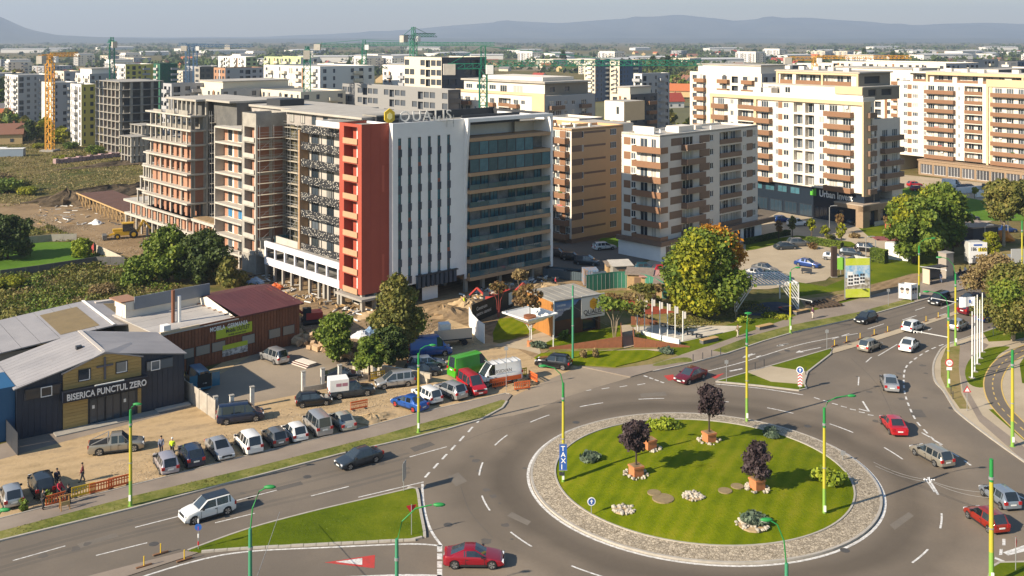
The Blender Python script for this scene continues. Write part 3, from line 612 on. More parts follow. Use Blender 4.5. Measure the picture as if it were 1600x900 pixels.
# ---------------------------------------------------------------- red and white tower block under completion
def tower_block():
 B=Bld('apartment_tower','new red and white tower block with tall window strips and glazed balconies',565,489,42)
 FL=2.79;Z0=2.25
 xw,xg,xe=B.fx(608),B.fx(720),B.fx(852);fl=[Z0+FL*k for k in range(9)];HT=27.6
 mb=MB();holes=[]
 for k in range(9):
  z=fl[k]+0.5;holes.append((1.3,5.0,z+0.1 if k else z,z+FL-0.35,1.5))
 facade(mb,(0,6.1),-90,6.1,2.6,28.0,[h for h in holes if h[3]<27.7],0,0,None)
 facade(mb,(0,0),0,xw,2.6,28.0,[],0)
 mb.face([(0,0,27.6),(xw,0,27.6),(xw,6.1,27.6),(0,6.1,27.6)],1);mb.face([(0,6.1,2.6),(xw,6.1,2.6),(xw,0,2.6),(0,0,2.6)],0)
 mb.face([(0,6.1,2.6),(0,6.1,28),(xw,6.1,28),(xw,6.1,2.6)],0)
 mb.box(1.5,1.7,0.9,5.0,2.7,27.5,0)
 B.part('red_wall',mb,[R_RED,ROOF_G])
 for k in range(9):
  if holes[k][3]>=27.7:continue
  B.place('balcony_front','rf',lambda:box_mesh('balcony_front',3.9,0.12,0.85,R_TAN),(0,6.1),-90,1.2,holes[k][2]-0.25,0.05)
  B.place('window','rw',lambda:win_mesh(1.5,2.2,1),(0,6.1),-90,2.7,holes[k][2]+0.1,-1.42)
  B.place('white_panel','rp',lambda:box_mesh('white_panel',0.9,0.05,2.2,R_WHITE),(0,6.1),-90,2.9,holes[k][2]+0.1,-1.35)
 for i in range(1,6):
  B.box('panel_joint',xw*i/6-0.015,xw*i/6+0.015,-0.008,0,2.7,27.9,mat('red_joint',(0.26,0.04,0.022),0.6))if i%2==0 else None
 for zz in(4.2,17.6):B.box('paler_strip',xw-1.3,xw-0.9,-0.02,0,zz,zz+4.0,mat('paler_red_panel',(0.46,0.10,0.06),0.5))  # two narrow vertical strips in a slightly paler red than the wall
 yf=-0.9;mb=MB();strips=[B.fx(u,yf)for u in(624.5,640,655.5,671,686,701)];hs=[(s-xw-0.30,s-xw+0.30,3.2,25.6,0.25)for s in strips]
 facade(mb,(xw,yf),0,xg-xw,3.0,HT+0.3,hs,0,0,None)
 facade(mb,(xw,12),-90,12-yf,2.6,HT+0.3,[],0)
 mb.face([(xw,yf,3.0),(xw,6,3.0),(xg,6,3.0),(xg,yf,3.0)],0)
 mb.box(xw+0.02,xw+0.35,yf+0.02,12,HT+0.28,HT+0.32,0);mb.box(xw+0.35,xg,yf+0.02,yf+0.35,HT+0.26,HT+0.31,0)
 mb.face([(xw+0.35,yf+0.35,HT+0.3),(xw+0.35,12,HT+0.3),(xw+0.35,12,HT-0.8),(xw+0.35,yf+0.35,HT-0.8)],0);mb.face([(xw+0.35,yf+0.35,HT-0.8),(xg,yf+0.35,HT-0.8),(xg,yf+0.35,HT+0.3),(xw+0.35,yf+0.35,HT+0.3)],0)
 B.part('white_wall',mb,[R_WHITE])
 SPD=mat('blue_grey_panel',(0.045,0.06,0.085),0.5,rand=0.2);SPR=mat('rust_panel',(0.20,0.07,0.05),0.5,rand=0.2)
 for ci,s in enumerate(strips):
  for k in range(8):
   z=3.2+FL*k
   B.place('spandrel','sp',lambda:box_mesh('spandrel',0.70,0.05,1.15,SPD),(xw,yf),0,s-xw-0.30,z,0.012)
   if(k*3+ci*5)%7==0:B.place('spandrel','spr',lambda:box_mesh('spandrel',0.58,0.05,0.6,SPR),(xw,yf),0,s-xw-0.29,z+1.15,-0.06)
   B.place('window','sw',lambda:win_mesh(0.6,FL-1.15,0,FRAME_D,GLASS_BLUE,True),(xw,yf),0,s-xw-0.30,z+1.15,-0.12)
 fx0=B.fx(650,yf);fx1=B.fx(713,yf)
 for i in range(9):B.box('canopy_fin',fx0+(fx1-fx0)*i/9,fx0+(fx1-fx0)*i/9+0.55,yf-0.5,yf-0.03,2.3,4.1,mat('blue_fin',(0.03,0.055,0.085),0.4))
 B.box('canopy',fx0-0.1,fx1,yf-0.55,yf+1.0,4.1,4.25,FRAME_D)
 a,b=B.fx(663,yf),B.fx(687,yf);B.box('hoarding_panel',a,b,yf+0.5,yf+0.6,0,2.9,R_WHITE)
 mb=MB();yo=-1.9
 for(p,q)in(((xg,yf-0.002,HT+0.3),(xg,yo,HT+0.3)),):
  t=[(xg,yf,HT+0.3),(xg,yo,HT+0.3),(xg,yo+0.75,18),(xg,yo+0.95,2.2),(xg,yf,2.2)];mb.face(t[::-1]);mb.face([(x+0.45,y,z)for x,y,z in t])
  for i in range(1,4):A_,B_=t[i],t[i+1];mb.face([A_,B_,(B_[0]+0.45,B_[1],B_[2]),(A_[0]+0.45,A_[1],A_[2])])
 mb.box(xg,xe,yo,yo+0.3,HT-0.25,HT+0.3);mb.box(xe-0.5,xe,yo,yf+1.0,1.6,HT-0.25);mb.box(xg+0.001,xe-0.001,yf,0,HT+0.05,HT+0.31)
 B.part('white_frame',mb,[R_WHITE])
 GP=mat('glass_balustrade',(0.05,0.11,0.125),0.06,spec=0.7,rand=0.2)
 nb=9;bw=(xe-0.5-xg-0.45)/nb
 for k in range(9):
  z=fl[k]
  B.box('balcony_slab',xg+0.45,xe-0.5,yo+0.05,yf+3,z-0.35,z+0.22,R_TAN)
  if k==8:continue
  enc=k>=6
  for i in range(nb):
   if k==7 and i>=nb-2:continue
   x=xg+0.45+bw*i
   if enc:B.place('glass_panel','ge',lambda:win_mesh(bw,FL-0.58,0,FRAME_D,GLASS_BLUE),(0,yo+0.2),0,x,z+0.22)
   else:
    B.place('glass_balustrade','gp',lambda:box_mesh('glass_balustrade',bw-0.05,0.03,0.85,GP),(0,yo+0.2),0,x,z+0.22)
    if(i*7+k*3)%4:B.place('window',('gb',(i+k)%2),lambda:win_mesh(bw-0.4 if(i+k)%2 else bw-0.1,FL-0.6,1,FRAME_D,GLASS_BLUE),(0,yf+1.2),0,x+0.05,z+0.22)
    if(i*5+k*7)%11==0:B.place('stored_panel',('st',i%2),lambda:box_mesh('stored_panel',1.2,0.5,0.5+0.3*(i%2),R_WHITE if i%2 else WOODP),(0,yf),0,x+0.3,z+0.22)
 mb=MB();facade(mb,(xg,yf+1.25),0,xe-xg-0.5,2.4,HT-2.9,[],0);facade(mb,(xe-0.5,yf+1.0),90,12,2.2,HT,[],1)
 mb.box(xe-5,xe-0.5,yf+3.2,yf+3.4,HT-2.9,HT,2)
 B.part('inner_wall',mb,[mat('grey_inner_wall',(0.26,0.27,0.27),0.9,(0.16,0.17,0.175),0.7,0.8),R_WHITE,R_CREAM])
 mb=MB();mb.face([(xw+0.35,yf+0.3,HT-0.8),(xe,yf+0.3,HT-0.8),(xe,14,HT-0.8),(xw+0.35,14,HT-0.8)],1)
 mb.box(xg+0.3,xe-6,yf+0.9,yf+1.2,HT-0.8,HT+0.75,2);mb.box(xw+1,xe,13.5,13.8,HT-0.8,HT+0.6,2);mb.box(xe-0.3,xe,yf+1,13.5,HT-0.8,HT+0.4,2)
 mb.box(xw+1.5,xw+6,5.5,9,HT-0.8,HT+0.9,2);mb.box(xw+1.3,xw+6.2,5.3,9.2,HT+0.9,HT+1.1,1)
 mb.box(xw-4.6,xw,6.4,13.5,HT-0.6,HT+0.2,0);mb.box(xw-4.3,xw-0.3,6.7,13,HT-0.2,HT+0.22,1)
 B.part('roof',mb,[R_WHITE,ROOF_G,DARK])
 for i in range(14):B.box('roof_vent',xw+3+i*1.9,xw+3.25+i*1.9,3+(i*37%9),3.25+(i*37%9),HT-0.8,HT-0.2,STEEL)
 for i,x in enumerate([0.5,2.6,5.2,8,19.6,23.2,26.9,30.6,34.3,37.3]):
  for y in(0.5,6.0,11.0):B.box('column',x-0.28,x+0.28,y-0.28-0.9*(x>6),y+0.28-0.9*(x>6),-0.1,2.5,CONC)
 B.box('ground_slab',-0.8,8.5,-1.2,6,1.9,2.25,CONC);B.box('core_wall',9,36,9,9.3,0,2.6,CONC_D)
 xl=2.5;y1=B.fy(470,xl)
 M_LACE=bpy.data.materials.new('perforated_lace_panel');M_LACE.use_nodes=True;n=M_LACE.node_tree.nodes;l=M_LACE.node_tree.links
 tc=n.new('ShaderNodeTexCoord');vo=n.new('ShaderNodeTexVoronoi');vo.inputs['Scale'].default_value=3.4;l.new(tc.outputs['Object'],vo.inputs[0])
 rp=n.new('ShaderNodeValToRGB');rp.color_ramp.interpolation='CONSTANT';rp.color_ramp.elements[0].color=(0.62,0.58,0.50,1);rp.color_ramp.elements[1].color=(0.022,0.022,0.025,1);rp.color_ramp.elements[1].position=0.27
 l.new(vo.outputs['Distance'],rp.inputs[0]);l.new(rp.outputs[0],n['Principled BSDF'].inputs['Base Color'])
 mb=MB();facade(mb,(xl+1.5,y1),-90,y1-6.1,5.5,25.9,[],0);B.part('back_wall',mb,[mat('grey_beige_wall',(0.46,0.42,0.37),0.9,(0.38,0.35,0.31),0.8)])
 B.box('end_pillar',xl-0.25,xl+1.6,y1,y1+0.4,4.2,25.6,R_TAN)
 k=0
 while 5.9+FL*k<26:
  z=5.9+FL*k if k else 5.9
  B.box('floor_slab',xl+0.08,xl+1.5,6.11,y1,z-0.1,z+0.1,CONC_L)
  for i in range(4):B.box('lace_panel',xl,xl+0.06,6.15+(y1-6.2)*i/4,6.12+(y1-6.2)*(i+1)/4,z-0.25,z+1.05,M_LACE)
  if z+FL<27:
   for i in range(5):
    yy=6.4+(y1-6.6)*i/5
    B.box('post',xl+0.1,xl+0.2,yy,yy+0.1,z+0.1,z+FL-0.25,FRAME_D)
   for i in range(3):B.place('window','lw',lambda:win_mesh(2.0,2.3,1,FRAME_D),(xl+1.45,y1),-90,1.2+i*4.6,z+0.12,0.02)
  k+=1
 B.box('roof_terrace_wall',xl+2.5,16,6.2,y1+9,25.91,28.1,mat('weathered_wall',(0.36,0.33,0.30),0.9,(0.28,0.25,0.23),0.6));B.box('roof_slab',xl+1.6,18,6.15,y1+9.5,28.1,28.45,ROOF_L)
 for i in range(6):B.place('window','tw',lambda:win_mesh(1.3,1.5,1,FRAME_D),(xl+2.5,y1+9),-90,1.2+i*3.6,26.3,0.03)
 y2=B.fy(413);WB=mat('white_insulation_board',(0.76,0.74,0.76),0.7,(0.70,0.68,0.70),1.5)
 mb=MB();mb.box(0,0.35,6.15,y2,5.4,6.35);mb.box(0,0.35,6.15,y2,2.45,3.65);B.part('white_band',mb,[WB])
 for i in range(8):yy=6.4+(y2-6.8)*i/7;B.box('podium_post',0.03,0.32,yy,yy+0.35,3.65,5.4,WB)
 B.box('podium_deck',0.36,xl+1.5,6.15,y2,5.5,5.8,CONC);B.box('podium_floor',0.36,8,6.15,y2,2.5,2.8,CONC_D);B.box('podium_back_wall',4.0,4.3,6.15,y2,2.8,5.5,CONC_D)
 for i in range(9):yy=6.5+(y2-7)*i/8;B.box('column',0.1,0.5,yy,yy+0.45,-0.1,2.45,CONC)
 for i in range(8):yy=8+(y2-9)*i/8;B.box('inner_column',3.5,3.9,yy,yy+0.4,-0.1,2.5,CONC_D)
 for i in range(26):
  yy=7.5+(y2-9)*((i*0.381966)%1);B.box('steel_prop',1.6+(i%3)*0.7,1.68+(i%3)*0.7,yy,yy+0.08,0,2.5,mat('prop_steel',(0.12,0.08,0.06),0.6))
 B.box('terrace_parapet',xl-0.3,xl-0.1,y1+0.5,y2,5.8,6.9,CONC_L)
 B.box('core_block',xl+4,xe-0.6,3.4,13.4,2.5,HT-1.0,R_WHITE);B.box('core_block',xl+1.6,16,6.2,y1,2.5,25.9,R_CREAM)
 return B,xw,xg,xe,HT
TB,_xw,_xg,_xe,_HT=tower_block()
def roof_sign():
 t=thing('rooftop_sign','QUALIS lettering with a yellow hexagon emblem standing on the roof edge','rooftop sign',TB.w(TB.fx(607,0),1.2,_HT-0.8),R(28))
 ML=mat('sign_letter',(0.74,0.71,0.66),0.4);ME=mat('emblem_yellow',(0.60,0.42,0.03),0.5)
 def hexa(r,y0,y1,m,name,par):
  mb=MB();P=[(math.cos(R(30+60*i))*r*0.9,math.sin(R(30+60*i))*r*1.15)for i in range(6)]
  mb.face([(x,y0,z)for x,z in P]);mb.face([(x,y1,z)for x,z in P][::-1])
  for i in range(6):a,b=P[i],P[(i+1)%6];mb.face([(a[0],y0,a[1]),(a[0],y1,a[1]),(b[0],y1,b[1]),(b[0],y0,b[1])])
  return mb.build(name,m,par)
 e=hexa(1.05,-0.15,0.15,ME,'emblem',t);e.location=(0.9,0,2.1);c=hexa(0.5,-0.19,0.19,mat('emblem_pale_yellow',(0.85,0.74,0.30),0.4),'emblem_centre',e)  # hexagon centre in a paler yellow than its rim
 x=2.5
 for ch in 'QUALIS':
  me=text_mesh(ch,2.3,0.06,ML);o=link('letter',me,t,(x,0,1.2),rot=(R(90),0,0));xs=[v.co.x for v in me.vertices];x+=(max(xs)-min(xs))+0.42
 mb=MB()
 for i in range(9):mb.bar((2.6+i*1.15,0.25,0),(2.6+i*1.15,0.25,1.9),0.06);mb.bar((2.6+i*1.15,0.25,1.3),(2.9+i*1.15,1.2,0),0.06)
 mb.bar((0.2,0.25,1.0),(x,0.25,1.0),0.07);mb.bar((0.2,0.25,1.6),(x,0.25,1.6),0.05);mb.box(0.2,1.6,0.2,0.6,0,1.0);mb.build('support_frame',STEEL,t)
roof_sign()
# ---------------------------------------------------------------- scaffolding
M_PLANK=mat('scaffold_deck',(0.58,0.52,0.42),0.8,(0.45,0.40,0.32),1,rand=0.15)
def scaffold(label,base,ang,L,z0,z1,dep=0.9,step=1.95,bay=2.4):
 t=thing('scaffolding',label,'scaffolding',(*base[:2],0),ang,'scaffolding on the unfinished blocks')
 n=max(1,round(L/bay));mb=MB()
 for i in range(n+1):
  for y in(0,-dep):mb.bar((L*i/n,y,z0),(L*i/n,y,z1+0.8),0.07)
 z=z0+step;k=0
 while z<=z1+0.1:
  db=MB();db.box(0,L,-dep,0,z-0.07,z);db.build('deck',M_PLANK,t)
  mb.bar((0,-dep,z+0.5),(L,-dep,z+0.5),0.05);mb.bar((0,-dep,z+1.0),(L,-dep,z+1.0),0.05)
  i=k%n;mb.bar((L*i/n,-dep,z-step),(L*(i+1)/n,-dep,z),0.05);z+=step;k+=1
 mb.build('tube_frame',STEEL,t);return t
# ---------------------------------------------------------------- brick blocks still in carcass
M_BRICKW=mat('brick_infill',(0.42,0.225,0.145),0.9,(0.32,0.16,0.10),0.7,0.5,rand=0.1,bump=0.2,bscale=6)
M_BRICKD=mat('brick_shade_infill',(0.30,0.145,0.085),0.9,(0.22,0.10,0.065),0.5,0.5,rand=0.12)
def mid_block():
 B=Bld('unfinished_block','unfinished concrete and brick block with scaffolding next to the lace balconies',*[int(q)for q in pr(TB.w(0,TB.fy(413)))],42)
 off=TB.fy(413);yA,yB,yC=TB.fy(400)-off,TB.fy(378)-off,TB.fy(335)-off;FL=2.79
 mb=MB();hs=[(0.9,yB-yA-0.5,3.4+FL*k,3.4+FL*k+FL-0.35,1.4)for k in range(9)if 3.4+FL*(k+1)<27.7]
 facade(mb,(0,yB),-90,yB-yA,0,27.8,hs,0,0,1)
 xr=5.6;hb=[]
 for k in range(9):
  z=3.2+FL*k
  if z+FL<28:hb+=[(0.35,2.5,z+0.35,z+FL-0.1,0.12),(3.2,5.2,z+0.35,z+FL-0.1,0.12)]
 facade(mb,(0,yA),0,xr,0,27.8,hb,0,0,None)
 mb.face([(0,yA,27.4),(xr,yA,27.4),(xr,yB,27.4),(0,yB,27.4)],0);mb.box(xr,xr+0.3,yA,yB+4,5.5,27.8,0);mb.box(0,xr,yB-0.3,yB,24,27.8,0)
 B.part('concrete_frame',mb,[CONC,M_BRICKW])
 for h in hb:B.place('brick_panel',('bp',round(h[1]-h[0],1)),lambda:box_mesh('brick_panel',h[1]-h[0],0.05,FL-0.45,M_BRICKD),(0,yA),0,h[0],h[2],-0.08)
 for h in hs:
  B.place('balcony_parapet','pp',lambda:box_mesh('balcony_parapet',yB-yA-1.2,0.15,0.75,CONC_L),(0,yB),-90,0.8,h[2]-0.1,0.06)
  B.place('white_panel','wp',lambda:box_mesh('white_panel',1.1,0.05,2.0,R_WHITE),(0,yB),-90,2.2,h[2]+0.1,-1.3)
 mb=MB();Lf=yC-yB;
 for k in range(9):mb.box(-0.1,1.8,yB+0.002,yC-0.25,2.3+FL*k-0.2,2.3+FL*k+0.12,1)
 mb.box(-0.05,1.8,yC-0.3,yC,0,24.6,0);mb.box(1.8,12,yB+0.01,yC,24.1,24.5,0)
 facade(mb,(1.8,yC),-90,Lf,2.8,24.5,[],2);B.part('concrete_frame',mb,[CONC_L,CONC_L,R_CREAM])
 for k in range(8):
  z=2.42+FL*k
  for i in range(2):B.place('window',('mw',k==2),lambda:win_mesh(1.5,2.1,1,FRAME_D,mat('blue_film_glass',(0.06,0.22,0.42),0.3)if k==2 else GLASS),(1.8,yC),-90,2.0+i*3.9,z+0.15,0.03)
  for i in range(3):B.place('brick_panel',('mbp',k in(1,6)),lambda:box_mesh('brick_panel',1.4,0.04,2.4,M_BRICKW if k in(1,6,0)else R_CREAM),(1.8,yC),-90,0.3+i*3.9 if i<2 else 7.5,z+0.05,0.0)
 for i in range(6):yy=yA+0.3+(yC-yA-0.8)*i/5;B.box('column',0.1,0.55,yy,yy+0.4,-0.1,3.0,CONC_L)
 mb=MB();facade(mb,(xr+0.6,yA),-90,yA+12,4.5,25.5,[(3+0.1,4.4,6.2+FL*k,7.7+FL*k,0.2)for k in range(7)],0,0,1)
 facade(mb,(xr+1.5,yC+2),-90,yC+2-yA+6,24.2,28,[(1.2+2.6*i,2.6+2.6*i,25.6,27.2,0.4)for i in range(9)],2,2,1)
 mb.box(xr+1,20,yA-8,yC+4,28.0,28.4,3);mb.box(8,13,yA+6,yA+11,28.4,29.6,1);mb.box(xr+1.4,19,yA-8,yC+4,24,28,2,'l')
 mb.box(xr+0.7,19,yA-5,yC+2,3,24,2,'l')
 B.part('recessed_wall',mb,[mat('olive_render',(0.13,0.115,0.065),0.9,(0.09,0.08,0.05),0.5),DARK,mat('pale_purple_wall',(0.40,0.37,0.34),0.9,(0.33,0.30,0.28),0.5),ROOF_L])
 for k in range(7):
  z=3.32+FL*k
  if 6<z:B.place('floor_edge','fe',lambda:box_mesh('floor_edge',11,0.08,0.14,CONC_L),(xr+0.6,yA),-90,0,z,0.02)
 B.box('teal_sheeting',3.0,xr,yA-1.2,yA-1.05,4.2,6.4,mat('teal_sheet',(0.02,0.10,0.13),0.6));B.box('grey_panel',0.2,2.2,yA-1.2,yA-1.05,4.0,6.2,CONC_L)
 B.box('podium_deck',0.3,xr+0.6,0.1,yA,3.3,3.6,CONC);B.box('parapet',0.3,0.6,0.1,yA-0.1,3.6,4.6,CONC_L)
 scaffold('scaffolding in front of the bare brick stair tower',B.w(0.1,yA-0.25),B.ang,5.4,6,25)
 scaffold('scaffolding on the olive wall beside the lace balconies',B.w(xr+0.35,yA-0.3),B.ang+R(-90),10,5.8,26)
 return B,yA,yC
MBK,_yA,_yC=mid_block()
def left_block():
 o0=TB.fy(335);B=Bld('unfinished_block','farthest left brick and concrete shell with jutting bare floor slabs',*pr(TB.w(0,o0)),42)
 FL=2.79;yE,yF,yG,yH=TB.fy(298)-o0,TB.fy(232)-o0,TB.fy(195)-o0,TB.fy(190)-o0
 mb=MB();mb.box(-0.1,10,0.02,yG,3.1,3.6,0);mb.box(-0.1,9,0.02,yE,6.0,6.45,0);mb.box(-0.3,9,yE,yG,6.0,6.45,0);B.part('podium_slab',mb,[CONC_L])
 n=16
 for i in range(n):
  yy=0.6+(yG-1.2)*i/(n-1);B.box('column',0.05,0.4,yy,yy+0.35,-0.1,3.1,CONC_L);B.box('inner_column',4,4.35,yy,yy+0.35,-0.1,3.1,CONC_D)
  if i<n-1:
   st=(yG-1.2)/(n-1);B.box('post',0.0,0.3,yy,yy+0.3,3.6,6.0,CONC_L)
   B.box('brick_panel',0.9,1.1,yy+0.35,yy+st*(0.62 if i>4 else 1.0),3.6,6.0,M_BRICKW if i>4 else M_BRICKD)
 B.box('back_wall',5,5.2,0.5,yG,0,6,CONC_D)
 zs=[6.45+FL*k for k in range(8)]
 for k,z in enumerate(zs):
  jut=-0.9 if k not in(6,7)else-0.2
  B.box('floor_slab',jut,9.0,yE-0.3,yF+(1.2 if k%2 else 0.5),z-0.30+0.001*k,z,CONC_L)
  if k==7:continue
  m=9
  for i in range(m):
   yy=yE+(yF-yE-0.5)*i/(m-1)
   if k<5 and i<m-1:
    st=(yF-yE-0.5)/(m-1);B.box('brick_panel',0.55,0.8,yy+0.3,yy+st*(0.55+0.15*((i*3+k)%3)),z,z+FL-0.3,M_BRICKW)
   if k>=5 or i%2==0:B.box('column',0.3,0.62,yy,yy+0.3,z,z+FL-0.3,CONC_L)
  if k<5:B.box('inner_wall',2.0,2.2,yE+0.5,yF,z,z+FL-0.3,M_BRICKD)
  if k==5:B.box('brick_panel',2.0,2.2,yE+1,yE+9,z,z+FL-0.3,M_BRICKW)
 xr=TB.fx(321,o0+yE)
 mb=MB();hs=[(0.9,xr-0.4,zs[k]+0.05,zs[k]+FL-0.4,0.15 if k not in(0,6)else 2.0)for k in range(7)]
 facade(mb,(0,yE),0,xr,6.2,26.0,hs,0,0,None);mb.box(xr,xr+0.45,yE-0.3,yE+0.3,3.5,29.0);B.part('concrete_frame',mb,[CONC])
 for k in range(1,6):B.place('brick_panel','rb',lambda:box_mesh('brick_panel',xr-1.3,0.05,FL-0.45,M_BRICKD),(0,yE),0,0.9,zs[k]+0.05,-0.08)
 for k in range(3):B.box('parapet',-0.2,0,yE+1+k*6,yE+5+k*6,zs[7],zs[7]+0.9-0.2*k,CONC)
 B.box('roof_frame',1,14,yE,yF-6,28.6,29.0,ROOF_L);B.box('set_back_storey',2.5,14,yE+0.4,yF-8,26,28.6,CONC_D)
 for i in range(7):B.box('column',1.2,1.5,yE+0.5+i*2.0,yE+0.8+i*2.0,zs[7],28.6,CONC_L)
 B.box('roof_frame',xr,18,0,yE,28.7,29.05,ROOF_L);B.box('set_back_storey',xr+1.5,18,0,yE,6,28.7,CONC_D)
 B.box('rear_mass',9,18,yE,yF-2,0,26,CONC_D);B.box('terrace_fill',0.3,xr,0.3,yE-0.3,6.45,6.6,M_EARTH)
 for k in range(4):
  d=7-1.6*k;z=6.45+FL*k;B.box('floor_slab',0.3+0.01*k,8,yF+0.6,yF+d,z+FL-0.3,z+FL-0.02,CONC_L)
  for i in range(3):B.box('column',0.4,0.75,yF+0.8+(d-1.2)*i/2,yF+1.1+(d-1.2)*i/2,z,z+FL-0.3,CONC_L)
  B.box('inner_wall',3,3.2,yF+0.7,yF+d-0.2,z,z+FL-0.31,CONC_D)
 scaffold('scaffolding between the brick shell and the concrete column',B.w(xr+0.6,yE-0.5),B.ang,2.2,5,26,bay=2.2)
 return B
LB=left_block()
# ---------------------------------------------------------------- peach block, cream block, tall blocks on the right
def peach_block():
 B=Bld('apartment_block','peach apartment block with thin brown window bands behind the glazed tower',893,381,42)
 L=B.fx(974);Y=B.fy(852);fh=2.72;mb=MB();z0=0.9
 bands=[]
 for k in range(8):
  z=z0+fh*k
  B.place('wall_panel','pb',lambda:box_mesh('wall_panel',2.9,0.03,1.25,R_BROWN_D),(0,0),0,0.02,z+0.95)
  B.place('wall_panel','pc',lambda:box_mesh('wall_panel',6.3,0.03,0.42,R_BROWN_D),(0,0),0,3.6,z+1.7)
  bands.append((2.95,3.5,z+0.9,z+2.2,0.15));B.place('window','pw',lambda:win_mesh(0.55,1.3,0),(0,0),0,2.95,z+0.9,-0.12)
  bands.append((11.3,13.2,z+0.9,z+2.2,0.15));B.place('window','pq',lambda:win_mesh(1.9,1.3,2),(0,0),0,11.3,z+0.9,-0.12)
 facade(mb,(0,0),0,L,0,22.6,bands,0,0,0)
 panel_facade(B,(0,Y),-90,Y,z0,8,fh,[(0.3,3.3,'b'),(3.9,6.9,'b'),(Y-4.4,Y-3.4,'s'),(Y-1.6,Y-0.5,'s'),(Y-3.3,Y-1.7,'p')],R_CREAM,mb,1,R_BROWN,ztop=22.6)
 facade(mb,(L,0),90,20,0,22.6,[],0);facade(mb,(L,20),180,L,0,22.6,[],0)
 roof_box(mb,0,L,0,Y,22.3,0.5,0.3,0,2);mb.box(L-0.2,L+10,6,18,0,22.2,1);mb.face([(L-0.3,6,22.25),(L+10,6,22.25),(L+10,18,22.25),(L-0.3,18,22.25)],2)
 B.part('wall',mb,[R_PEACH,R_CREAM,ROOF_L])
 mb=MB();mb.box(-0.05,0.02,-0.05,Y,0,0.9);mb.box(0.02,L,-0.04,0,0,0.9);B.part('plinth',mb,[R_BROWN_D])
 a=B.fx(975,12);b=B.fx(1040,12)
 mb=MB();facade(mb,(a,18),-90,6,22,26.4,[(3.6,4.5,23.4,25.2,0.15)],0,0,0);facade(mb,(a,12),0,7,22,26.4,[],1);mb.face([(a,12,26.4),(a+7,12,26.4),(a+7,18,26.4),(a,18,26.4)],2);mb.box(a+7,a+7.1,12,18,22,26.4,1)
 B.part('stair_head',mb,[R_CREAM,R_SAND,ROOF_L]);B.place('window','sh',lambda:win_mesh(0.9,1.8,0),(a,18),-90,3.6,23.4,-0.12)
 for i in range(6):B.box('roof_vent',2+i*1.7,2.5+i*1.7,4+(i*3)%7,4.5+(i*3)%7,22.3,23.0,R_CREAM)
 return B
peach_block()
def cream_block():
 B=Bld('apartment_block','cream apartment block with brown corner balconies above white shopfronts',1031,407,44)
 L=B.fx(1184);Y=B.fy(971);fh=2.72;z0=3.5;mb=MB();n=7
 panel_facade(B,(0,Y),-90,Y,z0,n,fh,[(0.6,2.2,'p'),(2.3,3.4,'s'),(Y-4.6,Y-2.9,'d'),(Y-2.0,Y-0.9,'d')],R_CREAM,mb,0,R_BROWN,ztop=22.9)
 S_=L/25.0
 def pf(k):
  sh=0.8*((k*2)%3)
  return[(2.6*S_-sh*0.3,5.2*S_,'p'),(5.3*S_,7.9*S_,'d'),(9.4*S_,12.0*S_,'p'),(12.1*S_,13.0*S_,'s'),(14.6*S_,20.4*S_,'l',1.3),(20.9*S_,21.8*S_,'s'),(21.85*S_,23.5*S_,'p'),(23.55*S_,24.5*S_,'s')]
 panel_facade(B,(0,0),0,L,z0,n,fh,None,R_CREAM,mb,1,R_BROWN_D,ztop=22.9,per_floor=pf)
 facade(mb,(L,0),90,Y,0,22.9,[],1)
 roof_box(mb,0,L,0,Y,22.6,0.4,0.3,0,2);mb.box(0,L,Y-0.1,Y,0,22.5,0)
 mb.box(3.4,3.8,4,Y,22.6,24.0,0);mb.box(L*0.3,L*0.45,3,6,22.6,23.8,0);mb.box(L*0.55,L*0.62,5,7,22.6,23.4,0)
 B.part('wall',mb,[R_CREAM,mat('pale_render',(0.64,0.58,0.51),0.85,(0.58,0.52,0.46),0.4),ROOF_L])
 for k in range(n):
  z=z0+fh*k
  mb=MB();mb.box(-1.3,-0.003,0.0,5.6,-0.12,0.02,1);mb.box(-1.32,-1.22,-1.2,5.6,-0.14,1.0);mb.box(-1.22,-0.003,5.5,5.6,-0.14,1.0);mb.box(-1.22,0.9,-1.2,-1.1,-0.14,1.0);mb.box(-1.22,0.9,-1.1,-0.003,-0.12,0.02,1)
  o=mb.build('balcony',[R_BROWN,CONC_L],B.root);o.location.z=z
  o=B.place('balcony','cb',lambda:balc_mesh(4.6*S_,1.4,1.0,R_BROWN_D),(0,0),0,5.0*S_,z)
 mb=MB();facade(mb,(-0.9,Y),-90,Y+0.9,0,3.0,[],0);hs=[(1.5+i*(L-2)/6,0.6+(i+1)*(L-2)/6,0.2,2.6,0.25)for i in range(6)];facade(mb,(-0.9,-0.9),0,L+0.9,0,3.0,hs,0,0,None);facade(mb,(L,-0.9),90,10,0,3.0,[],0);B.part('shopfront',mb,[R_WHITE])
 for h in hs:B.place('shop_window',('sw',round(h[1]-h[0],1)),lambda:win_mesh(h[1]-h[0],2.4,2,FRAME_W,SHOPG),(-0.9,-0.9),0,h[0],0.2,-0.2)
 mb=MB();mb.box(-1.6,L+4,-1.6,-0.9,2.9,3.75);mb.box(-1.6,-0.9,-0.9,Y,2.9,3.75);mb.box(-0.9,L,-0.9,0,3.0,3.5);B.part('canopy_band',mb,[R_BROWN_D])
 for i in range(9):B.box('roof_vent',2+i*2.3,2.3+i*2.3,3+(i*5)%8,3.3+(i*5)%8,22.6,23.3,R_WHITE)
 return B
cream_block()
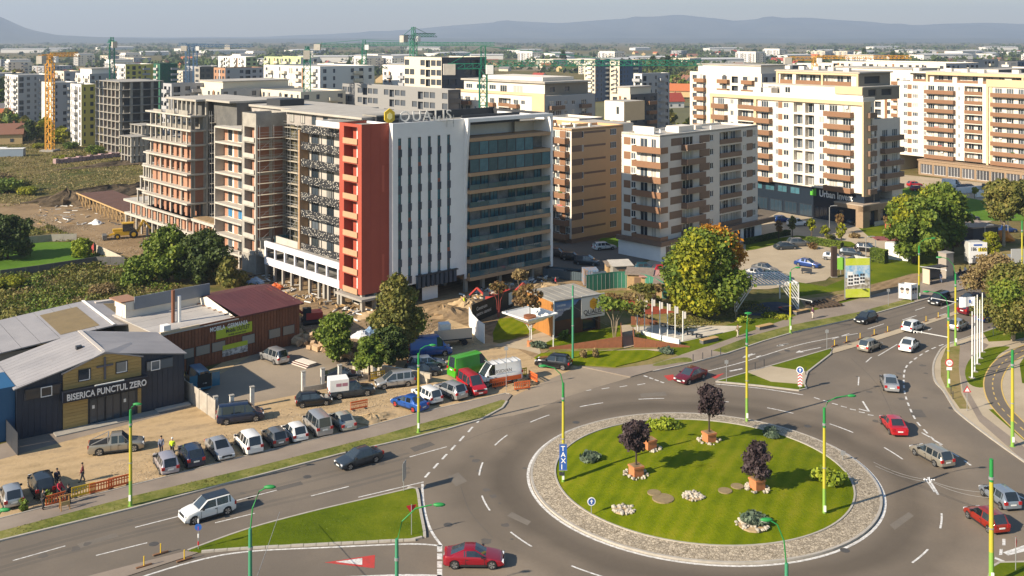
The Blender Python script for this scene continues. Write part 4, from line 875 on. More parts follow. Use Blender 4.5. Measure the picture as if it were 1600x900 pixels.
def corner_block():
 B=Bld('apartment_block','tall white and sand apartment block over the dark Urban Invest shopfront',1346,355,37)
 fh=2.75;z0=7.1;n=7;mb=MB();x0=0.6
 L=B.fy(1112,x0);ztop=27.2
 f=lambda u:L-B.fy(u,x0)
 cols=[(f(1116),f(1137),'b'),(f(1141),f(1146),'s'),(f(1153),f(1178),'l'),(f(1183),f(1207),'b'),(f(1212),f(1215.5),'s'),(f(1216),f(1222.5),'p'),(f(1224),f(1232),'s'),(f(1240),f(1254),'g'),(f(1258),f(1272),'g'),(f(1280),f(1288),'w'),(f(1291.5),f(1334),'b')]
 panel_facade(B,(x0,L),-90,L,z0,n,fh,cols,R_CREAM,mb,0,R_BROWN,ztop=ztop)
 Wd=B.fx(1366);W2_=B.fx(1412)
 panel_facade(B,(x0,0),0,Wd-x0,z0,n,fh,[(1.0,3.6,'b',1.1),(Wd-3.4,Wd-2.4,'w')],R_CREAM,mb,1,R_BROWN_D,ztop=ztop)
 panel_facade(B,(Wd,0.9),0,W2_-Wd,z0,7,fh,[(1.2,2.3,'w'),(3.6,W2_-Wd-0.2,'b',1.2)],R_CREAM,mb,1,R_BROWN_D,ztop=22.4)if False else panel_facade(B,(Wd,0.9),0,W2_-Wd,z0,5,fh,[(1.2,2.3,'w'),(3.6,W2_-Wd-0.2,'b',1.2)],R_CREAM,mb,1,R_BROWN_D,ztop=22.4)
 facade(mb,(W2_,0.9),90,14,0,22.4,[],1);facade(mb,(Wd,0),90,0.9,0,ztop,[],1);facade(mb,(Wd,0.9),90,16,22,ztop,[],1)
 mb.box(Wd+0.01,W2_-0.01,0.95,14,22.0,22.3,2);mb.box(Wd,W2_,0.92,1.1,22.4,22.9,1)
 mb.face([(x0,0,ztop-0.4),(Wd,0,ztop-0.4),(Wd,L,ztop-0.4),(x0,L,ztop-0.4)],2);mb.box(Wd-0.3,Wd,0.9,L,0,ztop,1);mb.box(x0,Wd,L-0.3,L,0,ztop,0)
 B.part('wall',mb,[R_CREAM,mat('pale_render',(0.64,0.58,0.51)),ROOF_L])
 fr=MB();fr.box(x0-0.5,x0,-0.45,L+0.2,26.2,27.0);fr.box(x0-0.45,x0-0.01,-0.42,-0.02,6.6,26.2);fr.box(x0,x0+2.2,-0.45,-0.01,6.5,27.0)
 for u in(1113,1181):yy=B.fy(u,x0);fr.box(x0-0.47,x0-0.01,yy-0.5,yy+0.3,6.6,26.2)
 B.part('sand_frame',fr,[R_SAND])
 B.box('parapet',x0-0.3,x0,-0.2,L,27.0,27.9,R_CREAM);B.box('parapet',x0,Wd,-0.2,0.1,27.0,27.9,R_CREAM)
 a,b=B.fy(1365,4)-0,B.fy(1190,4)
 sb=MB();ya=2.0;Ls=B.fy(1192,3.5);
 panel_facade(B,(3.5,Ls),-90,Ls-ya,27.0,1,2.9,[(1.5,5,'d'),(6.5,8,'w'),(9.5,17,'l'),(19,20,'s'),(22,28,'l')]if Ls-ya>29 else[(1.5,5,'d'),(6.5,8,'w')],R_CREAM,sb,0,R_BROWN,ztop=29.9)
 panel_facade(B,(5.0,Ls-3),-90,Ls-7,29.9,1,2.8,[(1.0,4.5,'l'),(5.5,Ls-9,'l')],R_CREAM,sb,0,R_BROWN,ztop=33.0)
 facade(sb,(3.5,ya),0,14,27,29.9,[(2,5,28,29.4,0.3),(7,11,28,29.4,0.3)],1,1,2);facade(sb,(5,4),0,12,29.9,33.0,[(2,8,30.6,32.2,0.3)],1,1,2)
 sb.box(4.6,17.5,3.6,Ls-2.6,32.9,33.2,3);sb.box(3.4,17.6,ya-0.1,Ls+0.1,29.8,30.05,3)
 B.part('setback_storey',sb,[R_CREAM,mat('olive_grey_wall',(0.24,0.21,0.17),0.9),DARK,ROOF_L])
 fr=MB();fr.box(4.7,5.0,4,Ls-3,32.4,33.25);
 for yy in(4.0,Ls*0.45,Ls-3.5):fr.box(4.68,5.02,yy,yy+0.5,29.9,32.4)
 fr.box(3.2,3.5,ya,ya+7,28.3,30.0);B.part('sand_frame',fr,[R_SAND])
 for i in range(5):B.box('roof_unit',7+i*1.2,8+i*1.2,8+i*5,9.5+i*5,33.2,34.0,R_CREAM)
 for i in range(2):yy=B.fy(1186+16*i,x0+1);B.box('terrace_wall',x0+0.2,x0+2.6,yy-1.2,yy+1.2,27.2,29.0,R_CREAM)
 bm_=MB();hs=[(1.0+i*4.2,4.4+i*4.2,0.4,4.0,0.3)for i in range(int(L/4.2)-1)]
 facade(bm_,(1.2,L),-90,L-0.2,0,7.0,[],0);B.part('dark_shopfront',bm_,[mat('dark_cladding',(0.012,0.02,0.032),0.35)])
 for h in hs:B.place('shop_window','csw',lambda:win_mesh(3.4,2.6,2,FRAME_D,SHOPG),(1.2,L),-90,h[0],0.3,0.06)
 for i in range(7):B.place('upper_shop_window','usw',lambda:win_mesh(2.6,1.5,1,FRAME_D,GLASS_BLUE),(1.2,L),-90,2+i*3.6,4.9,0.06)
 fm=MB();fm.box(-1.2,1.2,-1.2,0.6,0,4.7);fm.box(-1.2,W2_+1.5,-1.2,0,3.5,4.7);fm.box(-1.2,1.19,0.6,6,3.9,4.7);fm.box(-1.25,W2_+1.6,-1.25,6.1,4.7,4.95,1)
 for i in range(4):fm.box(4.5+i*4.5,5.5+i*4.5,-1.1,0,0,3.5)
 B.part('stone_frame',fm,[R_STONE,mat('stone_cap',(0.36,0.29,0.22))]);B.box('shop_window',1.2,W2_,-0.2,0,0.2,3.5,SHOPG);B.box('window_sill_band',3,W2_,-1.3,-1.1,0,1.0,CONC_L)
 B.box('side_wall',W2_-4,W2_,0.3,8,0,6.9,R_CREAM);B.box('underside',0.61,W2_-0.01,0.3,L,6.91,7.09,DARK);B.box('dark_corner',1.19,7.0,0.1,0.3,4.96,6.9,mat('dark_cladding',(0.012,0.02,0.032),0.35))
 yl=B.fy(1281,1.1)
 text_part('lettering','Urban Invest',2.1,0.05,R_WHITE,B.root,(1.0,B.fy(1280,1.0),5.15),(R(90),0,R(-90)),width=B.fy(1280,1.0)-B.fy(1332,1.0),bold=0.035)
 ge=mat('emblem_green',(0.10,0.42,0.04),0.5);y0=B.fy(1266,1.0)
 for i,(dy,h)in enumerate(((0,0.9),(0.55,1.3),(1.1,1.9))):B.box('emblem_bar',1.0,1.1,y0-dy-0.45,y0-dy,5.15,5.15+h,ge)
 return B
corner_block()
def right_block():
 B=Bld('apartment_block','long white and sand apartment block at the right edge above a shop podium',1660,297,35)
 fh=2.75;z0=5.0;n=8;mb=MB();L=B.fy(1402);f=lambda u:L-B.fy(u);ztop=27.6
 cols=[(f(1412),f(1417),'s'),(f(1418),f(1424.5),'p'),(f(1426),f(1434),'s'),(f(1443),f(1447),'s'),(f(1447.5),f(1493),'b'),(f(1497),f(1500),'s'),(f(1507),f(1535),'l'),(f(1546),f(1550),'s'),(f(1551),f(1606),'b'),(f(1612),f(1620),'w'),(f(1626),f(1650),'l')]
 panel_facade(B,(0,L),-90,L,z0,n,fh,cols,R_CREAM,mb,0,R_BROWN,ztop=ztop)
 facade(mb,(0,0),0,16,0,ztop,[],0);mb.box(15.8,16,0,L,0,ztop,0);mb.box(0,16,L-0.2,L,0,ztop,0);mb.face([(0,0,ztop-0.4),(16,0,ztop-0.4),(16,L,ztop-0.4),(0,L,ztop-0.4)],1)
 mb.box(0.01,0.3,0,L,ztop-0.41,ztop,0)
 B.part('wall',mb,[R_CREAM,ROOF_L])
 fr=MB();ye=B.fy(1542);fr.box(-0.35,-0.01,-3,ye,26.9,29.0);fr.box(-0.35,-0.01,ye-0.6,ye,4.5,26.9);fr.box(-0.2,-0.003,B.fy(1550.5),B.fy(1547),5,26.9);fr.box(-0.2,-0.003,B.fy(1611),B.fy(1607.5),5,26.9);B.part('sand_frame',fr,[R_SAND])
 sb=MB();panel_facade(B,(2.2,L-3),-90,L-3,ztop-0.4,1,2.9,[(1,6,'l'),(8,14,'l'),(15.5,22,'l'),(23.5,30,'l'),(32,38,'l')],R_CREAM,sb,0,R_BROWN,ztop=ztop+2.6);facade(sb,(2.2,0),0,13,ztop-0.4,ztop+2.6,[],0)
 sb.box(1.2,16,-0.5,L-2.5,ztop+2.5,ztop+2.9,1);B.part('setback_storey',sb,[R_CREAM,R_CREAM])
 fr=MB();fr.box(1.15,2.2,0,L-9,ztop+2.1,ztop+2.95);fr.box(1.2,2.2,L-9.6,L-9,ztop-0.4,ztop+2.1);fr.box(1.2,2.2,ye-10,ye-9.4,ztop-0.4,ztop+2.1);B.part('sand_frame',fr,[R_SAND])
 for i in range(7):B.box('roof_unit',5+(i%3)*3,6.4+(i%3)*3,4+i*7,6+i*7,ztop+2.9,ztop+3.9,R_CREAM)
 pd=MB();y1=B.fy(1436,-3);hs=[(0.8+i*4.4,4.6+i*4.4,0.5,3.3,0.4)for i in range(int((y1+2)/4.4))];facade(pd,(-3.5,y1),-90,y1+3,0,4.3,hs,0,0,None);pd.box(-3.7,0,-3,y1+0.2,4.2,4.6,0);pd.box(-3.5,0,y1-0.2,y1,0,4.2,0)
 B.part('shop_podium',pd,[R_STONE])
 for h in hs:B.place('shop_window','rsw',lambda:win_mesh(3.8,2.8,3,FRAME_W,mat('shop_curtain_glass',(0.10,0.10,0.11),0.2,rand=0.6)),(-3.5,y1),-90,h[0],0.5,-0.3)
 return B
right_block()
# ---------------------------------------------------------------- church, furniture store and sheds
M_NAVY=mat('navy_corrugated',(0.022,0.034,0.058),0.5,(0.016,0.025,0.044),0.5,rand=0.05)
M_CLAD=mat('ochre_plank',(0.42,0.29,0.105),0.7,(0.35,0.235,0.08),3,0.5,rand=0.10,stretch=(1,1,8))
M_SHEET=mat('grey_roof_sheet',(0.33,0.31,0.305),0.5,(0.27,0.255,0.255),0.25,0.6,rand=0.05)
def church():
 B=Bld('church','navy corrugated church hall with an ochre gabled front and BISERICA PUNCTUL ZERO sign',26,688,37,'church hall')
 L=B.fx(287);D=B.fy(-150,0)if B.fy(-150,0)>0 else 16
 D=10.0;zt=B.z(605,0,0);zr=B.z(551,L,0);ZK=7.3;xa,xb=B.fx(98),B.fx(220);xm=B.fx(163);zpk=B.z(549,xm,0)
 RZ=lambda x:zt+(ZK-zt)*min(1,x/xm)if x<xm else ZK+(zr-ZK)*(x-xm)/(L-xm)
 mb=MB();mb.face([(0,D,0),(0,0,0),(0,0,zt),(0,D,zt)]);mb.face([(L,0,0),(L,D,0),(L,D,zr),(L,0,zr)]);mb.face([(L,D,0),(0,D,0),(0,D,zt),(xm,D,ZK),(L,D,zr)])
 mb.face([(0,0,0),(xa,0,0),(xa,0,RZ(xa)),(0,0,zt)]);mb.face([(xb,0,0),(L,0,0),(L,0,zr),(xb,0,RZ(xb))]);B.part('wall',mb,[M_NAVY])
 n=30
 for i in range(n+1):
  x=L*i/n
  if x<xa-0.1 or x>xb+0.1:B.box('wall_rib',x-0.05,x+0.05,-0.045,0,0,RZ(min(max(x,0),L))-0.12,M_NAVY)
 za_,zb_=B.z(583,xa,0),B.z(556,xb,0);fz=lambda x:za_+(zpk-za_)*(x-xa)/(xm-xa)if x<xm else zpk+(zb_-zpk)*(x-xm)/(xb-xm)
 z=0.0;ph=0.34
 while z<zpk:
  z1=min(z+ph-0.02,zpk);xs=[]
  for za in(z,z1):
   l_=xa if za<=fz(xa)else xa+(xm-xa)*(za-fz(xa))/(zpk-fz(xa));r_=xb if za<=fz(xb)else xb-(xb-xm)*(za-fz(xb))/(zpk-fz(xb));xs.append((l_,r_))
  (l0,r0),(l1,r1)=xs;m_=MB();y0,y1=-0.16,-0.02
  m_.face([(l0,y0,z),(r0,y0,z),(r1,y0,z1),(l1,y0,z1)]);m_.face([(l1,y0,z1),(r1,y0,z1),(r1,y1,z1),(l1,y1,z1)]);m_.face([(l0,y1,z),(l0,y0,z),(l1,y0,z1),(l1,y1,z1)]);m_.face([(r0,y0,z),(r0,y1,z),(r1,y1,z1),(r1,y0,z1)])
  m_.build('plank',M_CLAD,B.root);z+=ph
 gb=MB();gb.face([(xa,-0.02,0),(xb,-0.02,0),(xb,-0.02,fz(xb)),(xm,-0.02,zpk),(xa,-0.02,fz(xa))]);B.part('gable_backing',gb,[FRAME_D])
 def win(x0,x1,z0,z1,fr):
  o=MB();o.box(x0-0.08,x1+0.08,-0.24,-0.05,z0-0.08,z1+0.08,0);o.box(x0,x1,-0.26,-0.1,z0,z1,1);o.box(x1-0.12,x1-0.03,-0.28,-0.2,z0,z1,2)if fr else None
  o.box(x0,x1,-0.28,-0.2,z0,z0+0.09,2)if fr else None;o.build('window',[FRAME_D,GLASS,FRAME_W],B.root)
 win(xm-2.6,xm-1.5,4.85,5.95,True);win(xm+1.2,xm+2.3,4.95,6.05,True)
 win(xa-3.6,xa-0.3,4.0,4.95,False);win(xb+0.6,xb+3.4,4.55,5.5,False)
 for x0,x1,z0 in((xa-2.2,xa-1.1,3.95),(xb+1.0,xb+2.0,4.5)):
  o=MB();o.box(x0,x1,-0.34,-0.27,z0,z0+0.08);o.box(x0,x1,-0.34,-0.27,z0+0.95,z0+1.03);o.box(x0,x0+0.08,-0.34,-0.27,z0+0.08,z0+0.95);o.box(x1-0.08,x1,-0.34,-0.27,z0+0.08,z0+0.95);o.build('window_sash',FRAME_W,B.root)
 cr=MB();cr.box(xm-0.1,xm+0.1,-0.30,-0.17,4.55,6.9);cr.box(xm-0.85,xm+0.85,-0.31,-0.171,5.9,6.08);cr.build('cross',mat('steel_cross',(0.10,0.10,0.125),0.5),B.root)
 cn=MB();cn.box(xa-0.2,xb+0.5,-1.0,-0.17,3.1,4.2);B.part('sign_fascia',cn,[mat('fascia_black',(0.012,0.016,0.028),0.4)])
 B.box('fascia_light',xa+3,xb-2,-0.9,-0.75,4.21,4.3,WHITE)
 text_part('lettering','BISERICA PUNCTUL ZERO',0.92,0.03,R_WHITE,B.root,(xa+0.15,-1.02,3.3),(R(90),0,0),width=xb-xa+0.1,bold=0.02)
 for i in range(3):
  x=B.fx(139)+i*1.62;B.place('door','cd',lambda:win_mesh(1.55,2.75,1,FRAME_D,mat('door_glass',(0.03,0.05,0.07),0.1,spec=0.6)),(x,-0.2),0,0,0.05,0.03)
  B.box('door_notice',x+0.25,x+0.5,-0.31,-0.27,1.7,2.05,WHITE)if i!=1 else None
 B.box('door_frame',B.fx(139)-0.15,B.fx(139)+5.0,-0.19,-0.165,0.0,3.0,FRAME_D)
 B.box('doorstep',xa-1,xb+1.5,-1.6,-0.17,0,0.12,CONC);B.box('doorstep',xb+1.5,L+0.5,-0.9,-0.05,0,0.18,CONC_L)
 k=11
 for i in range(k):
  for s in range(2):
   xa_,xb_=(0-0.3,xm)if s==0 else(xm,L+0.3);za,zb=(zt-0.1,ZK+.05)if s==0 else(ZK+.05,zr-0.05)
   y0,y1=-0.25+(D+0.3)*i/k,-0.25+(D+0.3)*(i+1)/k-0.03;m_=MB()
   m_.face([(xa_,y0,za),(xb_,y0,zb),(xb_,y1,zb),(xa_,y1,za)]);m_.face([(xa_,y0,za-0.12),(xb_,y0,zb-0.12),(xb_,y0,zb),(xa_,y0,za)]);m_.face([(xb_,y0,zb-0.12),(xb_,y1,zb-0.12),(xb_,y1,zb),(xb_,y0,zb)]);m_.face([(xa_,y1,za-0.12),(xa_,y0,za-0.12),(xa_,y0,za),(xa_,y1,za)])
   m_.build('roof_sheet',M_SHEET,B.root)
 rd=MB();rd.bar((xm,0.3,ZK+.1),(xm,D,ZK+.1),0.4,0.08);rd.build('ridge_cap',mat('pale_ridge',(0.5,0.45,0.40),0.6),B.root)
 gr=MB()
 for(xa_,xb_)in((xa-0.2,xm),(xm,xb+0.2)):
  za,zb=fz(max(xa_,xa))+0.03,fz(min(xb_,xb))+0.03
  gr.face([(xa_,-0.3,za),(xb_,-0.3,zb),(xb_,4.5,zb-0.25 if xb_==xm else RZ(xb)+0.05),(xa_,4.5,za-0.25 if xa_==xm else RZ(xa)+0.05)]);gr.face([(xa_,-0.3,za-0.14),(xb_,-0.3,zb-0.14),(xb_,-0.3,zb),(xa_,-0.3,za)])
 gr.build('gable_roof',M_SHEET,B.root)
 an=MB();an.box(-3.5,-0.05,0.5,6,0,5.4);an.build('blue_annexe',mat('blue_sheet',(0.015,0.09,0.20),0.5),B.root)
 B.box('annexe_band',-3.55,-3.5,0.5,6,2.0,3.2,CONC_L);B.box('vent',-3.6,-3.4,1.5,2.1,3.6,4.3,STEEL)
 dr=MB();dr.box(xm-1.8,xm-1.2,4,4.6,6.9,7.3);dr.build('roof_light',FRAME_D,B.root)
 return B
CH_=church()
M_MAROON=mat('maroon_roof_sheet',(0.115,0.035,0.035),0.5,(0.09,0.028,0.03),0.4,0.5,rand=0.06)
M_STOREW=mat('brown_timber_cladding',(0.21,0.075,0.032),0.7,(0.15,0.052,0.024),2.5,0.5,rand=0.12)
def store():
 B=Bld('furniture_store','brown clad furniture outlet with a pale flat roof and a maroon metal roof',251,590,45,'shop')
 L=B.fx(468);D=13.0;H0=5.0;H1=5.3;xm=B.fx(372)
 mb=MB();facade(mb,(0,D),-90,D,0,H0,[],1);facade(mb,(L,0),90,D,0,H1,[],1);facade(mb,(L,D),180,L,0,H0,[],1);facade(mb,(0,0.06),0,L,0,H0,[],1);B.part('wall',mb,[R_CREAM,mat('grey_block_wall',(0.24,0.21,0.18),0.9)])
 n=44
 for i in range(n):B.box('cladding_board',L*i/n,L*(i+1)/n-0.04,-0.04,0.055,0,H0+0.35,M_STOREW)
 for i,(u0,u1)in enumerate(((286.5,302),(306,327),(331,351),(378,397),(420,437),(442,459))):
  a,b=B.fx(u0),B.fx(u1);o=MB();o.box(a-0.06,b+0.06,-0.1,-0.045,1.55,2.75,0);o.box(a,b,-0.12,-0.05,1.6,2.7,1);o.build('window',[FRAME_D,mat('blind_glass',(0.26,0.25,0.22),0.3,rand=0.15)],B.root)
 gs=mat('sign_green',(0.40,0.48,0.03),0.6);a,b=B.fx(337),B.fx(393)
 o=MB();o.box(a,b,-0.14,-0.045,3.1,4.4);o.build('sign_board',gs,B.root)
 text_part('lettering','MOBILA  GERMANIA',0.75,0.02,R_WHITE,B.root,(B.fx(327),-0.17,4.2),(R(90),0,0),width=B.fx(386)-B.fx(327),bold=0.012)
 text_part('lettering','Mobila OUTLET',0.72,0.01,DARK,B.root,(B.fx(352),-0.16,3.62),(R(90),0,0),width=B.fx(389)-B.fx(352),bold=0.01)
 text_part('lettering','mobila second hand',0.4,0.01,DARK,B.root,(B.fx(356),-0.16,3.22),(R(90),0,0),width=B.fx(383)-B.fx(356))
 a,b=B.fx(347),B.fx(386);o=MB();o.box(a,b,-0.14,-0.045,0.7,1.52,1);o.box(a,b,-0.15,-0.045,1.52,2.1,0);o.build('advert_board',[gs,mat('advert_photo',(0.55,0.54,0.52),0.6,(0.18,0.17,0.17),3,0.9)],B.root)
 o=MB();o.box(B.fx(291),B.fx(303),-0.1,-0.045,0,1.6);o.build('doorway',DARK,B.root)
 for i in range(9):y0=D*i/9;o=MB();o.box(-0.25,xm,y0-0.2*(i==0),D*(i+1)/9-0.03,H0+0.02,H0+0.14+0.05*(i%2)*0.2);o.build('roof_sheet',mat('pale_roof_sheet',(0.45,0.42,0.385),0.6,(0.37,0.345,0.32),0.2,0.6,rand=0.05),B.root)
 for i in range(16):
  xa,xb=xm+(L+0.4-xm)*i/16,xm+(L+0.4-xm)*(i+1)/16-0.03;o=MB();z0,z1=H0+0.45,H0+1.5
  o.face([(xa,-0.5,z0),(xb,-0.5,z0),(xb,D*0.62,z1),(xa,D*0.62,z1)]);o.face([(xa,D*0.62,z1),(xb,D*0.62,z1),(xb,D+0.3,z0),(xa,D+0.3,z0)]);o.face([(xa,-0.5,z0-0.2),(xb,-0.5,z0-0.2),(xb,-0.5,z0),(xa,-0.5,z0)]);o.face([(xb,-0.5,z0-0.15),(xb,D*0.62,z1-0.15),(xb,D*0.62,z1),(xb,-0.5,z0)]);o.build('roof_sheet',M_MAROON,B.root)
 o=MB();o.face([(xm,0,H0),(xm,D,H0),(xm,D*0.62,H0+1.45)][::-1]);o.build('roof_gable',R_CREAM,B.root)
 for i in range(8):B.box('roof_bracket',xm-0.5,xm-0.1,1+i*D/9,1.12+i*D/9,H0+0.2,H0+0.3,mat('rust',(0.2,0.08,0.04)))
 o=MB();yk=D-3.0;o.box(0.2,xm+1.0,yk,D-0.1,H0,H0+1.2,0);o.box(1.2,xm+1.3,yk-0.4,yk-0.25,H0+1.15,H0+2.75,1);o.box(0.1,1.6,yk-0.2,D,H0+1.2,H0+2.2,0);o.box(-0.5,1.9,yk-0.2,D+0.3,H0+2.2,H0+2.35,2)
 o.build('rooftop_room',[R_CREAM,mat('blue_grey_metal',(0.20,0.215,0.24),0.5,(0.16,0.175,0.20),0.5),mat('terracotta_sheet',(0.30,0.16,0.10),0.8)],B.root)
 B.box('window',0.1,0.22,yk+1.0,yk+1.8,H0+0.2,H0+1.1,FRAME_W)
 o=MB();o.cyl(3.6,D-9,H0,H0+4.2,0.22,n=10);o.build('chimney_pipe',mat('rust',(0.2,0.08,0.04)),B.root);o=MB();o.cyl(4.3,D-9.2,H0,H0+3.4,0.26,n=10);o.build('chimney_pipe',WHITE,B.root)
 B.box('roof_box',0.4,1.3,D-13,D-12,H0+0.1,H0+1.1,WHITE);B.box('gutter_beam',-0.1,5.0,D-13.2,D-12.9,H0+0.15,H0+0.45,mat('cream_timber',(0.5,0.40,0.27)))
 return B
ST_=store()
def shed():
 P=g(40,640);B=Bld('shed','low grey shed with two translucent yellowed roof panels behind the church',-30,606,37,'shed')
 L,D,H=26,14.0,3.6;mb=MB();facade(mb,(0,0),0,L,0,H,[],0);facade(mb,(0,D),-90,D,0,H,[],0);facade(mb,(L,0),90,D,0,H,[],0);facade(mb,(L,D),180,L,0,H,[],0);B.part('wall',mb,[mat('grey_block_wall',(0.24,0.21,0.18))])
 TR=mat('translucent_roof_panel',(0.22,0.16,0.075),0.6,(0.18,0.13,0.06),0.8)
 xr=15.0
 for i in range(12):
  xa,xb=L*i/12,L*(i+1)/12-0.03;z0,z1=(H+1.3*min(1,xa/xr)if xa<xr else H+1.3*(1-(xa-xr)/(L-xr))),(H+1.3*min(1,xb/xr)if xb<xr else H+1.3*(1-(xb-xr)/(L-xr)))
  o=MB();o.face([(xa,-0.3,z0),(xb,-0.3,z1),(xb,D+0.3,z1),(xa,D+0.3,z0)]);o.face([(xa,-0.3,z0-0.15),(xb,-0.3,z1-0.15),(xb,-0.3,z1),(xa,-0.3,z0)]);o.build('roof_sheet',M_SHEET,B.root)
 for xa,xb in((9.0,13.6),(17.0,21.4)):
  zf=lambda x:(H+1.3*min(1,x/xr)if x<xr else H+1.3*(1-(x-xr)/(L-xr)))+0.03
  o=MB();o.face([(xa,1.0,zf(xa)),(xb,1.0,zf(xb)),(xb,D-2,zf(xb)),(xa,D-2,zf(xa))]);o.build('roof_light',TR,B.root)
 o=MB();o.bar((xr,-0.3,H+1.36),(xr,D+0.3,H+1.36),0.35,0.07);o.build('ridge_cap',R_WHITE,B.root);B.box('flat_duct',16.2,21,D-1.6,D-0.8,H+0.8,H+1.3,mat('pale_ridge',(0.5,0.45,0.40)))
shed()
# ================================================================ TREES
def leaf_mat(name,cols,rough=0.6):
 m=bpy.data.materials.new(name);m.use_nodes=True;n=m.node_tree.nodes;l=m.node_tree.links;n.clear()
 ge=n.new('ShaderNodeNewGeometry');tc=n.new('ShaderNodeTexCoord');nz=n.new('ShaderNodeTexNoise');nz.inputs['Scale'].default_value=0.45;nz.inputs['Detail'].default_value=3
 l.new(tc.outputs['Object'],nz.inputs[0])
 a=n.new('ShaderNodeMath');a.operation='MULTIPLY_ADD';a.inputs[1].default_value=0.55;l.new(ge.outputs['Random Per Island'],a.inputs[0])
 b=n.new('ShaderNodeMath');b.operation='MULTIPLY_ADD';b.inputs[1].default_value=1.3;b.inputs[2].default_value=-0.42;l.new(nz.outputs[0],b.inputs[0]);l.new(b.outputs[0],a.inputs[2])
 rp=n.new('ShaderNodeValToRGB');e=rp.color_ramp.elements
 while len(e)<len(cols):e.new(0.5)
 for i,c in enumerate(cols):e[i].position=i/(len(cols)-1);e[i].color=(*c,1)
 l.new(a.outputs[0],rp.inputs[0])
 d=n.new('ShaderNodeBsdfPrincipled');d.inputs['Roughness'].default_value=rough;d.inputs['Specular IOR Level'].default_value=0.25;l.new(rp.outputs[0],d.inputs['Base Color'])
 t=n.new('ShaderNodeBsdfTranslucent');l.new(rp.outputs[0],t.inputs[0])
 mx=n.new('ShaderNodeMixShader');mx.inputs[0].default_value=0.22;o=n.new('ShaderNodeOutputMaterial')
 l.new(d.outputs[0],mx.inputs[1]);l.new(t.outputs[0],mx.inputs[2]);l.new(mx.outputs[0],o.inputs[0]);return m
L_GREEN=leaf_mat('green_leaves',[(0.034,0.062,0.0093),(0.085,0.132,0.0155),(0.155,0.209,0.0248),(0.232,0.248,0.0310)])
L_OLIVE=leaf_mat('olive_leaves',[(0.045,0.055,0.013),(0.11,0.12,0.025),(0.19,0.175,0.038),(0.28,0.22,0.06)])
L_YELLOW=leaf_mat('yellowing_leaves',[(0.07,0.10,0.008),(0.17,0.19,0.012),(0.29,0.29,0.016),(0.42,0.37,0.022)])
L_ORANGE=leaf_mat('orange_leaves',[(0.186,0.078,0.0155),(0.403,0.171,0.0186),(0.589,0.264,0.0232),(0.527,0.310,0.0310)])
L_PURPLE=leaf_mat('purple_leaves',[(0.03,0.02,0.022),(0.055,0.036,0.038),(0.085,0.06,0.06),(0.12,0.09,0.085)])
L_DARK=leaf_mat('dark_green_leaves',[(0.019,0.034,0.0093),(0.043,0.070,0.0155),(0.078,0.109,0.0217),(0.124,0.147,0.0310)])
L_JUNI=leaf_mat('juniper_needles',[(0.054,0.085,0.0543),(0.093,0.132,0.0853),(0.139,0.178,0.1162),(0.186,0.217,0.1550)])
L_LIME=leaf_mat('lime_needles',[(0.093,0.139,0.0124),(0.202,0.264,0.0186),(0.310,0.357,0.0279),(0.419,0.419,0.0465)])
L_BROWN=leaf_mat('brown_foliage',[(0.109,0.078,0.0341),(0.202,0.139,0.0620),(0.295,0.217,0.0930),(0.232,0.202,0.0697)])
L_RUST=leaf_mat('russet_leaves',[(0.078,0.046,0.0232),(0.155,0.085,0.0341),(0.202,0.139,0.0465),(0.155,0.155,0.0465)])
M_BARK=mat('bark',(0.12,0.085,0.055),0.9,(0.07,0.05,0.035),4)
M_BARKP=mat('pale_bark',(0.34,0.27,0.19),0.9,(0.24,0.19,0.13),4)
_rs=np.random.RandomState(11)
def crown(name,blobs,n,leaf,m,shell=0.55,aspect=1.0,droop=0.0,seed=None):
 """foliage of n small leaf clumps spread through overlapping lobes (cx,cy,cz,rx,ry,rz)"""
 rs=np.random.RandomState(seed)if seed is not None else _rs
 if n<20000 and leaf>0.2 and leaf<0.6:n=int(n*3.6);leaf*=0.47
 B=np.array(blobs,float);w=(B[:,3]*B[:,4]*B[:,5])**(2/3);w/=w.sum()
 k=rs.choice(len(B),n,p=w);d=rs.normal(size=(n,3));d/=np.linalg.norm(d,axis=1)[:,None]
 r=shell+(1-shell)*rs.rand(n)**0.6;r=r*(1+0.17*rs.normal(size=n))
 c=B[k,:3]+d*B[k,3:]*r[:,None]
 nn=d*0.9+rs.normal(size=(n,3))*0.75;nn[:,2]+=0.25;nn/=np.linalg.norm(nn,axis=1)[:,None]
 t=np.cross(nn,rs.normal(size=(n,3)));t/=np.linalg.norm(t,axis=1)[:,None];b=np.cross(nn,t)
 s=leaf*(0.35+1.5*rs.rand(n)**2.2)[:,None];ta=t*s*aspect;bb=b*s
 V=np.stack([c-ta-bb*0.6,c+ta*0.7-bb,c+ta+bb*0.7,c-ta*0.6+bb],1)
 return quads_mesh(name,V,m)
def lobes(h0,h1,r,n,seed,squash=0.75,taper=0.0):
 rr=random.Random(seed);out=[];n=int(n*2.4)
 for i in range(n):
  t=i/max(1,n-1);z=h0+(h1-h0)*(0.12+0.76*t);env=math.sqrt(max(0.05,1-((t-0.42)/0.62)**2))*(1-taper*t)
  a=i*2.4+rr.uniform(-0.5,0.5);q=r*env*rr.uniform(0.15,0.86);lr=r*rr.uniform(0.20,0.44)*(0.7+0.3*env)
  out.append((math.cos(a)*q,math.sin(a)*q,z,lr,lr,lr*squash))
 return out
